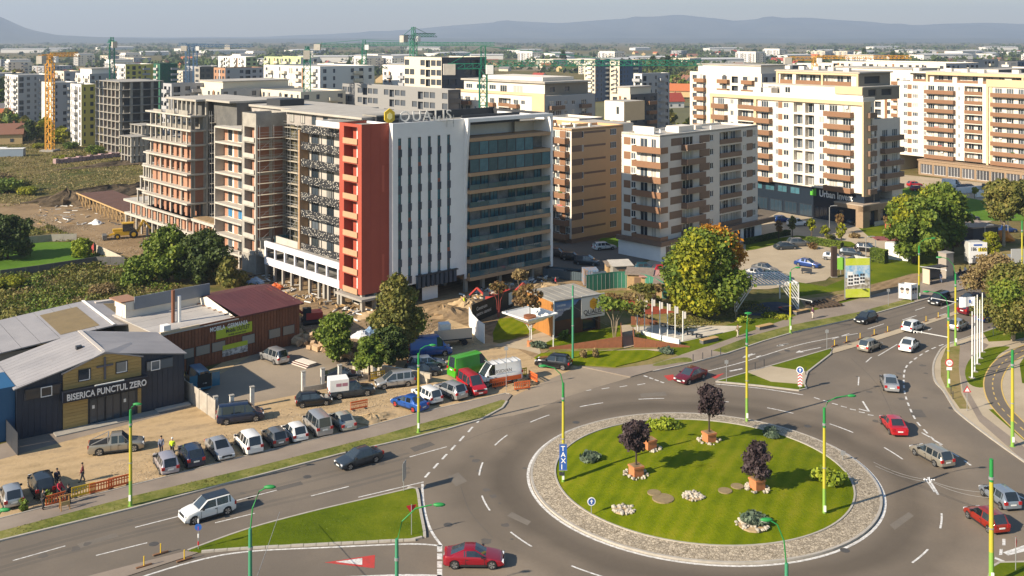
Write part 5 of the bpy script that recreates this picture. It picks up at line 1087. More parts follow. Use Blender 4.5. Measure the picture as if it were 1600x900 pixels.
def trunk_mesh(h,r,forks=4,seed=0,m=None,spread=0.5,base=0.0):
 rr=random.Random(seed);mb=MB();top=(rr.uniform(-.1,.1)*h*0.2,rr.uniform(-.1,.1)*h*0.2,h*0.55)
 mb.tube([(0,0,base-0.1),(top[0]*0.4,top[1]*0.4,h*0.28),top],[r,r*0.8,r*0.6],8)
 for i in range(forks):
  a=i*6.283/forks+rr.uniform(-.4,.4);z0=h*rr.uniform(0.33,0.55)
  p=(top[0]*z0/(h*.55),top[1]*z0/(h*.55),z0);e=(math.cos(a)*h*spread*0.55,math.sin(a)*h*spread*0.55,z0+h*rr.uniform(0.3,0.42))
  mid=tuple((p[j]*0.5+e[j]*0.5)+(0,0,h*0.05)[j]for j in range(3));mb.tube([p,mid,e],[r*0.45,r*0.28,r*0.1],6)
 return mb.mesh('trunk',m or M_BARK,60)
def tree(label,loc,h,r,leafm,n=3000,leaf=0.3,h0=0.3,seed=0,name='tree',cat='tree',group=None,bark=None,nl=11,trunk=True,extra=None,shell=0.5,squash=0.75,taper=0.0,tr=None):
 t=thing(name,label,cat,loc,rnd.uniform(0,6.28),group)
 link('crown',crown('crown',lobes(h*h0,h,r,nl,seed,squash,taper),n,leaf,leafm,shell,seed=seed),t)
 if extra:
  for(bl,nn,lf,mm)in extra:link('crown',crown('crown',bl,nn,lf,mm,shell,seed=seed+5),t)
 if trunk:link('trunk',trunk_mesh(h*0.9,tr or max(0.08,h*0.028),5,seed,bark,r/h*1.3),t)
 return t
def bush(label,loc,r,h,leafm,n=900,leaf=0.22,seed=0,name='bush',group=None,cat='bush',shell=0.45):
 t=thing(name,label,cat,loc,rnd.uniform(0,6.28),group);rr=random.Random(seed)
 bl=[(rr.uniform(-.45,.45)*r,rr.uniform(-.45,.45)*r,h*rr.uniform(0.3,0.62),r*rr.uniform(.4,.6),r*rr.uniform(.4,.6),h*rr.uniform(.32,.42))for _ in range(7)]
 link('foliage',crown('foliage',bl,n,leaf,leafm,shell,seed=seed),t)
 mb=MB()
 for i in range(5):a=i*1.3;mb.tube([(0,0,-0.05),(math.cos(a)*r*0.4,math.sin(a)*r*0.4,h*0.6)],[0.06,0.02],5)
 mb.build('stem',M_BARK,t);return t
big=tree('tall broad maple half yellow half green with an orange top beside the pergola',g(1103,494),13.0,6.0,L_GREEN,11000,0.36,0.10,3,'maple_tree',nl=16,shell=0.55,bark=M_BARKP)
big.rotation_euler=(0,0,0)
link('crown',crown('crown',[(-2.6,-1.8,5.2,2.9,2.9,3.2),(-2.2,-2.2,8.4,2.8,2.8,2.8),(-2.8,-0.6,3.4,2.4,2.4,2.2),(-0.8,-3.0,3.2,2.3,2.3,2.0),(-1.0,-1.0,10.6,2.8,2.6,2.1)],3300,0.36,L_YELLOW,0.78,seed=21),big)
link('crown',crown('crown',[(2.6,0.5,10.4,2.4,2.4,2.0),(1.0,1.0,11.9,2.2,2.2,1.3),(4.2,0.8,8.8,1.8,1.8,1.6)],1100,0.34,L_ORANGE,0.75,seed=22),big)
tree('large green tree in front of the small white kiosk with yellow tips',g(1428,411),12.5,5.2,L_GREEN,8000,0.40,0.12,5,'broad_tree',nl=14,extra=[([(0.5,-1.5,10.2,2.6,2.6,2.0),(2.2,0,8.6,2.0,2.0,1.8)],1200,0.34,L_YELLOW)])
tree('large green tree right of the small white kiosk, behind the bus shelter',g(1474,398),13.5,6.0,L_GREEN,9000,0.42,0.14,6,'broad_tree',nl=15,extra=[([(-1.5,-2,10.8,2.6,2.6,2.0)],1000,0.36,L_YELLOW)])
tree('airy pine at the right edge over the parked cars',g(1568,385),13,5.2,L_OLIVE,3600,0.42,0.42,7,'pine_tree',nl=10,bark=M_BARKP)
tree('second airy pine cut by the right edge',g(1603,372),12,5.0,L_OLIVE,3000,0.42,0.4,8,'pine_tree',nl=9,bark=M_BARKP)
tree('thinning green and brown tree by the flagpoles',g(1583,533),10.5,5.4,L_OLIVE,9500,0.28,0.12,9,'road_tree',nl=15,bark=M_BARKP,extra=[([(-2,-1,7,2.2,2.2,1.8),(1.5,-2.4,4.6,2,2,1.6)],2000,0.26,L_GREEN)])
tree('brownish small tree beside the dark shed',g(1489,398),5.6,2.2,L_BROWN,1800,0.26,0.25,10,'small_tree')
tree('brown autumn tree below the white advert cube of two people',g(1552,470),7.5,4.2,L_BROWN,4500,0.28,0.08,13,'road_tree',extra=[([(0,-1.5,4,2.4,2.4,1.8)],900,0.25,L_OLIVE)])
tree('yellowing tree behind the white advert cube of two people',g(1549,412),6,2.0,L_YELLOW,1500,0.24,0.2,14,'small_tree')
tree('leafy green tree left of the stone block pile',g(527,566),6.2,2.9,L_GREEN,4600,0.24,0.08,15,'yard_tree',nl=12)
tree('tall brown-green tree in front of the red tower',g(622,560),11.2,3.7,L_OLIVE,8000,0.26,0.08,16,'yard_tree',nl=15,taper=0.35,extra=[([(1.4,-1.2,7.2,1.6,1.6,1.5),(0.6,-1.6,4.6,2.2,2.2,1.8)],2200,0.25,L_GREEN)])
tree('small tree rising from the yellow barrier',g(577,596),5.4,2.1,L_GREEN,2600,0.22,0.35,17,'yard_tree',nl=9)
tree('dark round tree beside the silver minivan',g(608,572),5.4,2.4,L_DARK,3200,0.24,0.06,18,'yard_tree',nl=9)
for i,(u,v,h,r,m,lb)in enumerate(((262,441,9.4,4.6,L_GREEN,'big bushy green tree in front of the brick columns'),(316,443,9.0,4.8,L_DARK,'dark bushy tree beside the podium columns'),(355,448,5.0,2.8,L_OLIVE,'small olive tree right of the dark bushy tree'),(215,446,4.6,3.4,L_GREEN,'low green tree left of the bushy trees'),(12,404,8.4,4.8,L_DARK,'dark tree on the bright lawn at the left edge'),(128,402,3.6,2.0,L_LIME,'light green tree at the corner of the bright lawn'))):
 tree(lb,g(u,v),h,r,m,5200 if h>6 else 2000,0.34,0.03,30+i,'scrub_tree',nl=12)
ORD={}
sc=[(20,470,3.2),(60,455,2.5),(95,470,2.8),(140,478,3.2),(180,470,2.6),(50,492,3.4),(5,500,3.6),(105,500,3.2),(150,500,2.8),(30,440,2.2),(85,440,2.0),(170,448,2.6),(200,470,2.4),(120,455,2.4),(75,478,2.6),(10,450,2.6),(185,430,2.2),(160,462,2.2),(230,455,2.6),(25,520,3.2),(70,512,2.8)]
SB=[bush(None,(0,0,0),2.6,2.6,mm,1500,0.24,40+i,'scrub_bush')for i,mm in enumerate((L_GREEN,L_OLIVE,L_YELLOW,L_BROWN))]
for i,(u,v,r)in enumerate(sc):
 b=SB[(0,1,3,0,2,1,0,1,3,1,0,0,2,3,1,2,1,3,0,1,0)[i]];x,y,z=g(u,v)
 first=not b.get('label');o=b if first else dup(b);o.location=(x,y,0);o.rotation_euler=(0,0,rnd.uniform(0,6.28));q=r/2.6;o.scale=(q*1.15,q*1.15,q*rnd.uniform(0.75,1.1))
 kd=('green','olive','yellowing','brown')[(0,1,3,0,2,1,0,1,3,1,0,0,2,3,1,2,1,3,0,1,0)[i]];ORD.setdefault(('wild bush',kd),[]).append((u,o))
NTH=('leftmost','second','third','fourth','fifth','sixth','seventh','eighth','ninth','tenth')
def ordinals(key,fmt,cat,group):
 L=sorted(ORD[key],key=lambda q:q[0])
 for i,(u,o)in enumerate(L):tag(o,fmt%(NTH[i]if i<10 else '%dth'%(i+1)),cat,group)
for kd in('green','olive','yellowing','brown'):ordinals(('wild bush',kd),kd+' wild bush behind the grey shed, %s from the left of the '+kd+' ones','bush','wild bushes behind the sheds')
fs=[(10,300,4),(28,298,3.2),(40,305,2.5),(5,285,3),(150,240,3),(120,250,2.6),(95,252,2.4),(170,233,3),(200,240,2.6),(75,218,3),(40,215,3.4),(25,205,3.6),(110,232,2.6),(138,222,3),(60,232,2.2),(85,200,4)]
for i,(u,v,r)in enumerate(fs):
 b=SB[i%4];x,y,z=g(u,v);o=dup(b);o.location=(x,y,0);q=r/2.6*1.2;o.scale=(q,q,q*0.8);o.rotation_euler=(0,0,i*1.1)
 ORD.setdefault(('meadow',),[]).append((u,o))
ordinals(('meadow',),'rough bush on the dry meadow behind the earth works, %s from the left','bush','bushes on the meadow')
M_TERR=mat('terracotta',(0.50,0.19,0.075),0.8,(0.42,0.15,0.06),2)
M_RUBB=mat('white_rubble',(0.46,0.41,0.33),0.9,(0.34,0.30,0.24),1.5,0.5,rand=0.2)
_stones=[]
for i in range(4):
 mb=MB();mb.blob((0,0,0.08),0.16,0.13,0.13,0,7,4,0.22,random.Random(i));_stones.append(mb.mesh('stone',M_RUBB))
def stone_ring(par,r0,r1,n,seed):
 rr=random.Random(seed)
 for i in range(n):
  a=rr.uniform(0,6.283);q=rr.uniform(r0,r1);o=link('stone',_stones[i%4],par,(q*math.cos(a),q*math.sin(a),0.0),a);s=rr.uniform(0.5,1.25);o.scale=(s,s,s)
def planter_box(label,loc):
 t=thing('planter',label,'planter',loc,R(25));mb=MB()
 mb.box(-0.5,0.5,-0.5,0.5,0,0.85);mb.box(-0.56,0.56,-0.56,0.56,0.72,0.9);mb.build('pot',M_TERR,t);mb=MB();mb.box(-0.45,0.45,-0.45,0.45,0.9,0.93);mb.build('soil',M_EARTH,t)
 stone_ring(t,0.75,1.15,30,int(loc[0]*10));return t
def plum(label,u,v,h,r,h0,seed,lean=0):
 p=gi(u,v);planter_box('terracotta planter ringed with white stones under the '+label.split(' with')[0],p)
 t=thing('purple_plum_tree',label,'tree',(p[0],p[1],p[2]+0.9),0,'purple plum trees on the roundabout')
 rr=random.Random(seed);bl=lobes(h0,h,r,12,seed,0.9)
 rs=np.random.RandomState(seed);
 link('crown',crown('crown',bl,5200,0.075,L_PURPLE,0.2,1.5,seed=seed),t)
 mb=MB();mb.tube([(0,0,-0.2),(0,0,h0+0.4)],[0.09,0.07],7)
 for i in range(22):
  a=rr.uniform(0,6.28);q=r*rr.uniform(0.3,0.95);mb.tube([(0,0,h0*rr.uniform(0.7,1.2)),(math.cos(a)*q*0.5,math.sin(a)*q*0.5,h0+(h-h0)*0.45),(math.cos(a)*q,math.sin(a)*q,h0+(h-h0)*rr.uniform(0.6,1.08))],[0.05,0.03,0.012],5)
 mb.build('trunk',mat('dark_bark',(0.05,0.035,0.03),0.9),t)
plum('slim purple plum tree with the highest crown',1108,689,4.7,1.45,1.8,51)
plum('purple plum tree with a bare trunk nearest the blue banner',994,742,4.0,1.5,1.4,52)
plum('wide low purple plum tree with no visible trunk',1183,763,3.3,1.55,0.1,53)
planter_box('empty terracotta planter behind the banner-side plum tree',gi(1015,700))
def juniper(label,u,v,r,h,m,seed,rough=False):
 t=bush(label,gi(u,v),r,h,m,1500,0.12,seed,'juniper',None,'shrub',0.6);return t
juniper('flat blue-green juniper near the banner post',920,719,1.15,0.85,L_JUNI,61)
juniper('flat blue-green juniper behind the widest plum tree',1203,682,1.05,0.8,L_JUNI,62)
juniper('lime spreading juniper at the far side of the lawn',1038,668,1.7,0.9,L_LIME,63)
juniper('lime spreading juniper beside the right lamp post',1293,751,1.75,1.2,L_LIME,64)
juniper('blue-green juniper growing in a stone nest at the near edge',1178,818,1.35,0.8,L_JUNI,65)
for u,v,r,lb in((1083,775,1.0,'oval ring of white stones in the middle of the roundabout lawn'),(974,796,1.0,'ring of white stones near the blue arrow sign'),(1176,820,1.35,'heap of white stones round the near juniper')):
 t=thing('stone_bed',lb,'stone bed',gi(u,v));stone_ring(t,0.3,r,60,u);mb=MB();mb.cyl(0,0,-0.1,0.05,r*0.9,n=14);mb.build('soil',M_DIRT,t)
def disc(u,v,r,lb,m,poly=None):
 p=gi(u,v);mb=MB();mb.cyl(0,0,-0.2,0.06,r,n=18);o=mb.build('bare_patch',m);o.location=p;tag(o,lb,'bare patch')
M_PATCH=mat('dry_soil',(0.27,0.20,0.10),0.95,(0.20,0.15,0.08),2)
disc(1133,767,0.62,'left round bare planting disc on the lawn',M_PATCH);disc(1152,760,0.58,'right round bare planting disc on the lawn',M_PATCH)
disc(1022,770,0.6,'small end of the bare soil patch on the lawn',M_PATCH);disc(1036,779,0.95,'wide end of the bare soil patch on the lawn',M_PATCH)
def ground_cover(name,px,n,h,leaf,m,seed,clump=0.0):
 rs=np.random.RandomState(seed);P=W2(px);A=np.array(P);lo,hi=A.min(0),A.max(0);out=[]
 while len(out)<n:
  q=lo+(hi-lo)*rs.rand(4000,2);ins=np.zeros(len(q),bool);j=len(A)-1
  for i in range(len(A)):
   c=((A[i,1]>q[:,1])!=(A[j,1]>q[:,1]))&(q[:,0]<(A[j,0]-A[i,0])*(q[:,1]-A[i,1])/(A[j,1]-A[i,1]+1e-9)+A[i,0]);ins^=c;j=i
  if clump:ins&=(np.sin(q[:,0]*0.31+seed)*np.cos(q[:,1]*0.23+seed*2)+0.5*np.sin(q[:,0]*0.9)*np.sin(q[:,1]*0.7)+rs.normal(size=len(q))*0.25)>clump-0.6
  out+=list(q[ins])
 q=np.array(out[:n]);z=h*rs.rand(n)**1.6*(0.5+0.5*np.abs(np.sin(q[:,0]*0.5)*np.cos(q[:,1]*0.4)));c=np.column_stack([q,z]);nn=rs.normal(size=(n,3));nn[:,2]=np.abs(nn[:,2])*0.6+0.3;nn/=np.linalg.norm(nn,axis=1)[:,None];t=np.cross(nn,rs.normal(size=(n,3)));t/=np.linalg.norm(t,axis=1)[:,None];b=np.cross(nn,t);s=leaf*(0.5+rs.rand(n))[:,None]
 o=link(name,quads_mesh(name,np.stack([c-t*s,c+b*s*.7,c+t*s,c-b*s*.7],1),m));o['kind']='stuff'
L_STRAW=leaf_mat('straw_weeds',[(0.10,0.085,0.03),(0.20,0.155,0.06),(0.30,0.235,0.10),(0.22,0.20,0.07)])
PLOT=[(-60,460),(0,436),(60,430),(150,416),(200,418),(240,440),(290,450),(200,475),(160,500),(0,530),(-60,540)]
ground_cover('wild_scrub',PLOT,16000,1.5,0.20,L_OLIVE,1,0.5);ground_cover('wild_scrub',PLOT,9000,1.2,0.20,L_GREEN,2,0.7);ground_cover('dry_weeds',PLOT,9000,0.8,0.16,L_STRAW,3)
MEAD=[(-60,330),(-60,225),(60,205),(150,235),(230,255),(230,300),(110,302),(60,318)]
ground_cover('dry_weeds',MEAD,16000,0.3,0.2,L_STRAW,4,0.2);ground_cover('rough_grass',MEAD,8000,0.35,0.2,L_OLIVE,5,0.7)
ground_cover('rough_grass',[(0,345),(60,345),(150,385),(190,412),(160,408),(120,378),(40,376),(0,392),(-60,400)],4000,0.6,0.2,L_OLIVE,6,0.4)
ground_cover('dry_weeds',[(180,410),(240,414),(390,436),(480,500),(440,480),(400,450),(230,430)],4000,0.5,0.16,L_OLIVE,7,0.5)
ground_cover('verge_tufts',VB[1:]+VT[:-1],9000,0.12,0.09,L_OLIVE,8);ground_cover('verge_tufts',SPL,7000,0.12,0.08,L_GREEN,9)
ground_cover('verge_tufts',[(1060,478),(1180,470),(1240,500),(1150,500),(1060,520),(1040,500)],6000,0.25,0.12,L_OLIVE,10,0.5)
M_GRAV=leaf_mat('gravel_stones',[(0.16,0.12,0.08),(0.30,0.24,0.16),(0.42,0.35,0.26),(0.52,0.46,0.38)])
ground_cover('gravel',[(30,800),(207,757),(400,706),(560,668),(640,648),(640,590),(560,610),(420,640),(300,690),(100,740)],7000,0.06,0.05,M_GRAV,11,0.2);ground_cover('gravel',[(440,480),(560,505),(700,505),(760,540),(640,545),(470,545),(430,500)],5000,0.08,0.07,M_GRAV,12,0.2);ground_cover('gravel',[(60,330),(240,385),(230,410),(160,385),(30,345)],3000,0.1,0.09,M_GRAV,13,0.2)
# ================================================================ FAR BACKGROUND
M_HILL=mat('wooded_hill',(0.035,0.05,0.045),1.0,(0.075,0.08,0.06),0.0016,0.9)
def hills(name,prof,Y0,Y1,Y2,rough):
 us=np.linspace(-500,2100,170);pv=np.interp(us,[p[0]for p in prof],[p[1]for p in prof]);mb=MB();rows=9;rr=np.random.RandomState(3)
 nz=np.interp(np.arange(170),np.arange(0,171,2),rr.rand(86)-0.5)*rough
 for j in range(rows+2):
  t=j/rows;Y=Y0+(Y1-Y0)*min(t,1)if j<=rows else Y2
  for i,u in enumerate(us):
   ht=max(0,zv(pv[i]+nz[i],Y1));z=ht*(t**1.5)if j<=rows else-5
   if 0<j<rows:z*=1+0.25*math.sin(i*0.7+j*1.9)*math.sin(i*0.23-j)
   mb.v.append(((u-800)/F*Y,Y,z-4*(1-min(t,1))))
 for j in range(rows+1):
  for i in range(169):a=j*170+i;mb.f.append((a,a+1,a+171,a+170));mb.m.append(0)
 o=mb.build(name,M_HILL,smooth=80);o['kind']='structure'
hills('hills',[(-500,60),(150,58.5),(380,58),(480,54),(560,51),(640,46),(720,39),(800,33),(870,36),(930,32),(1000,28),(1060,23),(1110,28),(1150,33),(1200,28),(1260,27),(1310,31),(1360,34),(1420,40),(1480,37),(1540,36),(1600,37),(2100,45)],9000,13000,15500,1.2)
hills('mountain',[(-500,-10),(-60,5),(0,26),(20,35),(45,46),(90,55),(150,57.5),(230,60),(2100,60)],6500,8800,9800,0.8)
mb=MB();mb.box(-15000,15000,-400,15950,-6,520);hz=mb.build('haze',[]);hm=bpy.data.materials.new('haze_air');hm.use_nodes=True;n=hm.node_tree.nodes;n.clear()
pv=n.new('ShaderNodeVolumePrincipled');pv.inputs['Color'].default_value=(0.56,0.68,0.88,1);pv.inputs['Density'].default_value=0.00012;pv.inputs['Anisotropy'].default_value=0.1
ov=n.new('ShaderNodeOutputMaterial');hm.node_tree.links.new(pv.outputs[0],ov.inputs['Volume']);hz.data.materials.append(hm);hz['kind']='stuff'
# ---------------------------------------------------------------- distant apartment blocks
FW=mat('far_white_wall',(0.66,0.64,0.60),0.9);FC=mat('far_cream_wall',(0.62,0.55,0.43),0.9);FGY=mat('far_grey_wall',(0.36,0.36,0.37),0.9);FY=mat('far_yellow_wall',(0.58,0.50,0.12),0.8);FB=mat('far_blue_panel',(0.06,0.10,0.18),0.6)
FDK=mat('far_dark_cladding',(0.07,0.075,0.085),0.6);FGN=mat('green_netting',(0.03,0.12,0.075),0.9,(0.02,0.09,0.06),0.3);FLG=mat('far_lime_wall',(0.42,0.47,0.26),0.8)
FBR=mat('far_brown_panel',(0.25,0.125,0.06),0.7);FWIN=mat('far_window',(0.075,0.085,0.10),0.2,rand=0.3)
VR=random.Random(77)
def far_block(label,uc,Y,uL,uR,vtop,wall,wall2=None,fh=2.8,bay=3.2,ang=42,setback=True,band=None,name='apartment_block',wfrac=0.45,roofm=None,cat='apartment block'):
 B=Bld(name,label,uc,VH+F*CH/Y,ang,cat);H=zv(vtop,Y);Lx=max(3,B.fx(uR));Ly=max(3,B.fy(uL));n=max(1,int(round(H/fh)));fh=H/n;mb=MB()
 for(A,th,L)in(((0,Ly),-90,Ly),((0,0),0,Lx)):
  k=max(1,int(L/bay));hs=[]
  for f in range(n):
   for i in range(k):
    ty=(i*7+int(uc))%5
    if ty==4 and k>3 or VR.random()<0.06:continue
    wf=wfrac*(1.0 if ty<2 else 0.62 if ty==2 else 1.35)if wfrac<0.6 else wfrac;a=L*(i+0.5)/k-L/k*wf/2;z0_=f*fh+(0.8 if ty!=3 else 0.25);hs.append((a,a+L/k*min(wf,0.9),z0_,f*fh+fh-0.55,0.25 if ty!=3 else 0.9))
  facade(mb,A,th,L,0,H+0.5,hs,0 if th else 1,2,2)
 facade(mb,(Lx,0),90,Ly,0,H+0.5,[],0);facade(mb,(Lx,Ly),180,Lx,0,H+0.5,[],0);mb.face([(0,0,H),(Lx,0,H),(Lx,Ly,H),(0,Ly,H)],3)
 B.part('wall',mb,[wall,wall2 or wall,FWIN,roofm or ROOF_L])
 for c in range(int(Ly/7))if wfrac<0.6 else():a=Ly*(c+0.5)/int(Ly/7);st=MB();st.box(-0.04,0,a-0.5,a+0.5,0.3,H-0.2);B.part('accent_strip',st,[(FGY,FBR,FC,FDK)[(c+int(uc))%4]])
 if band is None and wfrac<0.5:band=(FW,FGY,FC)[int(uc)%3]
 if band:
  for f in range(n):
   for c in range(max(1,int(Ly/9))):B.place('balcony',('fb',),lambda:balc_mesh(4.0,1.2,1.0,band),(0,Ly),-90,Ly*(c+0.5)/max(1,int(Ly/9))-2,f*fh+0.2)
   if Lx>9:B.place('balcony',('fb',),lambda:balc_mesh(4.0,1.2,1.0,band),(0,0),0,Lx*0.6,f*fh+0.2)
 if setback:
  s=MB();s.box(1.5,Lx-1.5,1.5,Ly-2,H,H+2.6,0);s.box(1.2,Lx-1.2,1.2,Ly-1.7,H+2.6,H+2.9,1);B.part('setback_storey',s,[wall,ROOF_L])
 return B,Lx,Ly,H
def mid_cream():
 B=Bld('apartment_block','cream and sand block behind the QUALIS lettering',851,284,42);Y0=B.P[1];Ly=B.fy(713);Lx=B.fx(930);mb=MB();z0=1.2;fh=2.75;n=8;ztop=zv(150,Y0)
 n=int((ztop-z0)/fh);f=lambda u:Ly-B.fy(u)
 panel_facade(B,(0,Ly),-90,Ly,z0,n,fh,[(f(714),f(737),'b'),(f(741),f(744),'s'),(f(763),f(775),'b'),(f(779),f(798),'l'),(f(800),f(812),'b'),(f(814),f(820),'s'),(f(833),f(840),'w')],R_CREAM,mb,0,R_BROWN,ztop=ztop)
 panel_facade(B,(0,0),0,Lx,z0,n,fh,[(1.5,7,'b'),(8,9.3,'s'),(11,12.3,'s'),(14,18,'b')],R_CREAM,mb,1,R_BROWN_D,ztop=ztop)
 mb.face([(0,0,ztop),(Lx,0,ztop),(Lx,Ly,ztop),(0,Ly,ztop)],2);mb.box(Lx-0.2,Lx,0,Ly,0,ztop,1);mb.box(0,Lx,Ly-0.2,Ly,0,ztop,0);B.part('wall',mb,[R_CREAM,FGY,ROOF_L])
 sb=MB();panel_facade(B,(1.5,Ly-2),-90,Ly-3.5,ztop,1,3.0,[(1,4,'w'),(6,10,'w'),(12,15,'w'),(17,20,'d'),(23,27,'d')],R_CREAM,sb,0,R_BROWN,ztop=ztop+3.4);facade(sb,(1.5,1.5),0,Lx-3,ztop,ztop+3.4,[(2,4,ztop+1,ztop+2.3,0.3),(8,10,ztop+1,ztop+2.3,0.3)],1,1,3);sb.box(0.8,Lx-1,0.8,Ly-1.2,ztop+3.4,ztop+3.9,2);sb.box(4,Lx-4,5,Ly-8,ztop+3.9,ztop+5,0)
 B.part('setback_storey',sb,[R_CREAM,mat('olive_grey_wall',(0.24,0.21,0.17),0.9),ROOF_L,FWIN])
 fr=MB();fr.box(-0.3,-0.003,-0.2,5,1,ztop+0.6);fr.box(-0.3,-0.003,5,Ly,ztop-0.2,ztop+0.6);fr.box(-0.3,-0.003,Ly-1.2,Ly,1,ztop-0.2);B.part('sand_frame',fr,[R_SAND])
mid_cream()
far_block('dark banded office block with stepped pale roofs behind the QUALIS sign',700/1.0,305,535,720,143,mat('far_mid_grey',(0.24,0.235,0.23),0.9),FDK,3.2,3.0,42,False,wfrac=0.85)
far_block('taller dark banded block with a pale top behind the QUALIS sign',690,355,632,760,92,FC,FDK,3.2,3.0,42,False,wfrac=0.85)
far_block('white block with tall navy window bands left of the green lattice crane',500,400,412,585,106,FW,FW,3.0,4.0,46,False,wfrac=0.35)
far_block('lime and white block in front of the industrial roofs',470,520,412,500,91,FLG,FW,3.0,4.0,42,False)
far_block('white and cream stepped block left of the banded offices',640,420,598,680,112,FW,FC,3.0,3.4,42,True)
far_block('cream low block seen over the unfinished roofs',470,330,408,540,146,FC,FC,3.0,3.4,42,False)
far_block('white tower with a yellow side stripe behind the concrete skeleton',127,385,110,149,134,FW,FY,2.7,2.6,42,False,wfrac=0.35)
far_block('dark grey block with white balcony bands behind the yellow crane',82,420,65,120,131,FW,FGY,2.7,2.6,42,False,FW,wfrac=0.3)
far_block('white grey block stepped above the yellow striped tower',140,470,118,182,117,FW,FGY,2.8,3,42,True)
far_block('long pale block at the far left with dark gaps',28,490,8,82,119,FW,FGY,2.8,3,42,False)
far_block('grey block between the far left block and the yellow crane',100,500,84,125,113,FC,FGY,2.8,3,42,False)
far_block('white block with a yellow corner under the tall green crane',196,560,176,240,102,FW,FY,2.8,3,42,False)
far_block('block wrapped in green safety netting',250,540,240,277,101,FGN,FGN,2.8,3,42,False,wfrac=0.1)
far_block('brick coloured carcass block left of the lime block',352,450,334,412,108,mat('far_brick_wall',(0.36,0.20,0.12),0.9),FGY,2.8,3,42,False,wfrac=0.55)
far_block('low cream row behind the unfinished roofs',345,340,302,460,141,FC,FGY,2.8,3.2,42,True)
far_block('grey flat block right of the concrete skeleton',268,345,255,318,133,FGY,FGY,2.8,3.2,42,False)
far_block('white and lime block below the pale ridge at left',384,640,341,402,90,FW,FLG,2.8,3.4,42,False)
far_block('grey carcass between the blue cranes',312,520,304,338,106,CONC,CONC_D,2.8,3,42,False,wfrac=0.6)
far_block('narrow cream and blue block behind the green crane jib',930,650,913,955,94,FC,FB,3,3,42,False)
far_block('cream and navy block behind the green crane jib',968,650,953,1003,95,FC,FB,3,3,42,False)
far_block('small white villa block behind the orange roofs',1003,420,990,1046,117,FW,FGY,3,3.4,42,False,name='white_villa')
far_block('flat roofed beige villa with brick balconies beside the orange roofed house',985,330,953,1027,150,FC,FDK,3,4,42,True,FBR,name='beige_villa')
far_block('white sand block left of the corner block with long brown balconies',1190,292,1078,1240,118,R_CREAM,FGY,2.75,3.6,37,True,FBR)
far_block('white block behind the right block with brown balconies at its corner',1428,345,1290,1475,121,R_CREAM,FGY,2.8,3.6,37,True,FBR)
far_block('pale block with a long brown roof edge under the yellow crane',1478,430,1300,1530,101,R_CREAM,FGY,2.8,3.6,37,False)
far_block('dark topped block far right behind the long white block',1560,400,1490,1650,111,R_CREAM,FDK,2.8,3.6,37,False)
far_block('low grey block with dark windows far right',1520,520,1495,1560,95,FDK,FGY,2.8,3.6,37,False)
far_block('white grey roofed block behind the setback storeys',1330,500,1245,1360,102,R_CREAM,FB,2.8,3.6,37,False)
far_block('grey carcass roof left of the yellow crane at right',1232,400,1168,1260,104,FGY,FDK,2.8,3.6,37,False)
far_block('bluish dark block at the far right edge',1590,560,1555,1640,97,FDK,FB,2.8,3.6,37,False)  # dark grey left wall, navy right wall
far_block('pale low wing right of the glazed tower',905,236,850,942,189,R_CREAM,FGY,3,6,42,False,wfrac=0.2)
def skeleton(label,uc,vc,uL,uR,vtop,fh=2.62,ang=42,brick=True):
 B=Bld('concrete_skeleton',label,uc,vc,ang,'unfinished block');Y0=B.P[1];Lx=B.fx(uR);Ly=B.fy(uL);H=zv(vtop,Y0);n=int(H/fh);fh=H/n;sl=MB();cl=MB();br=MB()
 for f in range(n+1):
  sl.box(-0.3,Lx+0.001*f,-0.3,Ly,f*fh-0.22,f*fh)
  if f==n:continue
  k=max(3,int(Ly/3.6));m=max(3,int(Lx/3.4))
  for i in range(k+1):
   y=(Ly-0.6)*i/k;cl.box(0,0.7,y,y+0.6,f*fh,f*fh+fh-0.22)
   if i<k and f<n-1 and(i+f)%2==0:br.box(0.9,1.1,y+0.6,y+Ly/k*0.8,f*fh,f*fh+fh-0.22,0)
  for i in range(m+1):
   x=(Lx-0.9)*i/m;cl.box(x+0.002,x+0.9,0.01,0.7,f*fh,f*fh+fh-0.22)
  br.box(2.5,Lx-1,2.5,Ly-1,f*fh,f*fh+fh-0.22,1)
 B.part('floor_slabs',sl,[CONC])['kind']='stuff';B.part('columns',cl,[CONC])['kind']='stuff';B.part('infill',br,[M_BRICKD,CONC_D])['kind']='stuff'
 return B
skeleton('bare concrete tower skeleton of nine storeys beside the yellow crane',187,240,149,256,128)
skeleton('low stepped concrete skeleton left of the brick shell',222,252,204,246,196)
skeleton('small lower concrete skeleton in front of the tall skeleton',205,258,189,230,214)
_cb=[far_block('far pale apartment block on the hazy plain',700,800,660,740,58+F*(CH-hh)/800,(FC,FW,FGY)[i],(FGY,FC,FGY)[i],2.9,3.4,(42,30,55)[i],i==1)[0].root for i,hh in enumerate((11,15,9))]
rb=random.Random(31)
for i in range(44):
 u=rb.uniform(-30,1000)if i<34 else rb.uniform(1000,1650);Y=rb.uniform(720,1700)if i<34 else rb.uniform(1200,2400);o=_cb[i%3]if i<3 else dup(_cb[i%3]);o.location=((u-800)/F*Y,Y,0);kk=('cream','white','grey')[i%3];zn='left' if u<500 else 'middle' if u<1000 else 'right'
 tag(o,'far %s apartment block on the hazy plain, %s part'%(kk,zn),'apartment block','far %s blocks %s'%(kk,zn))
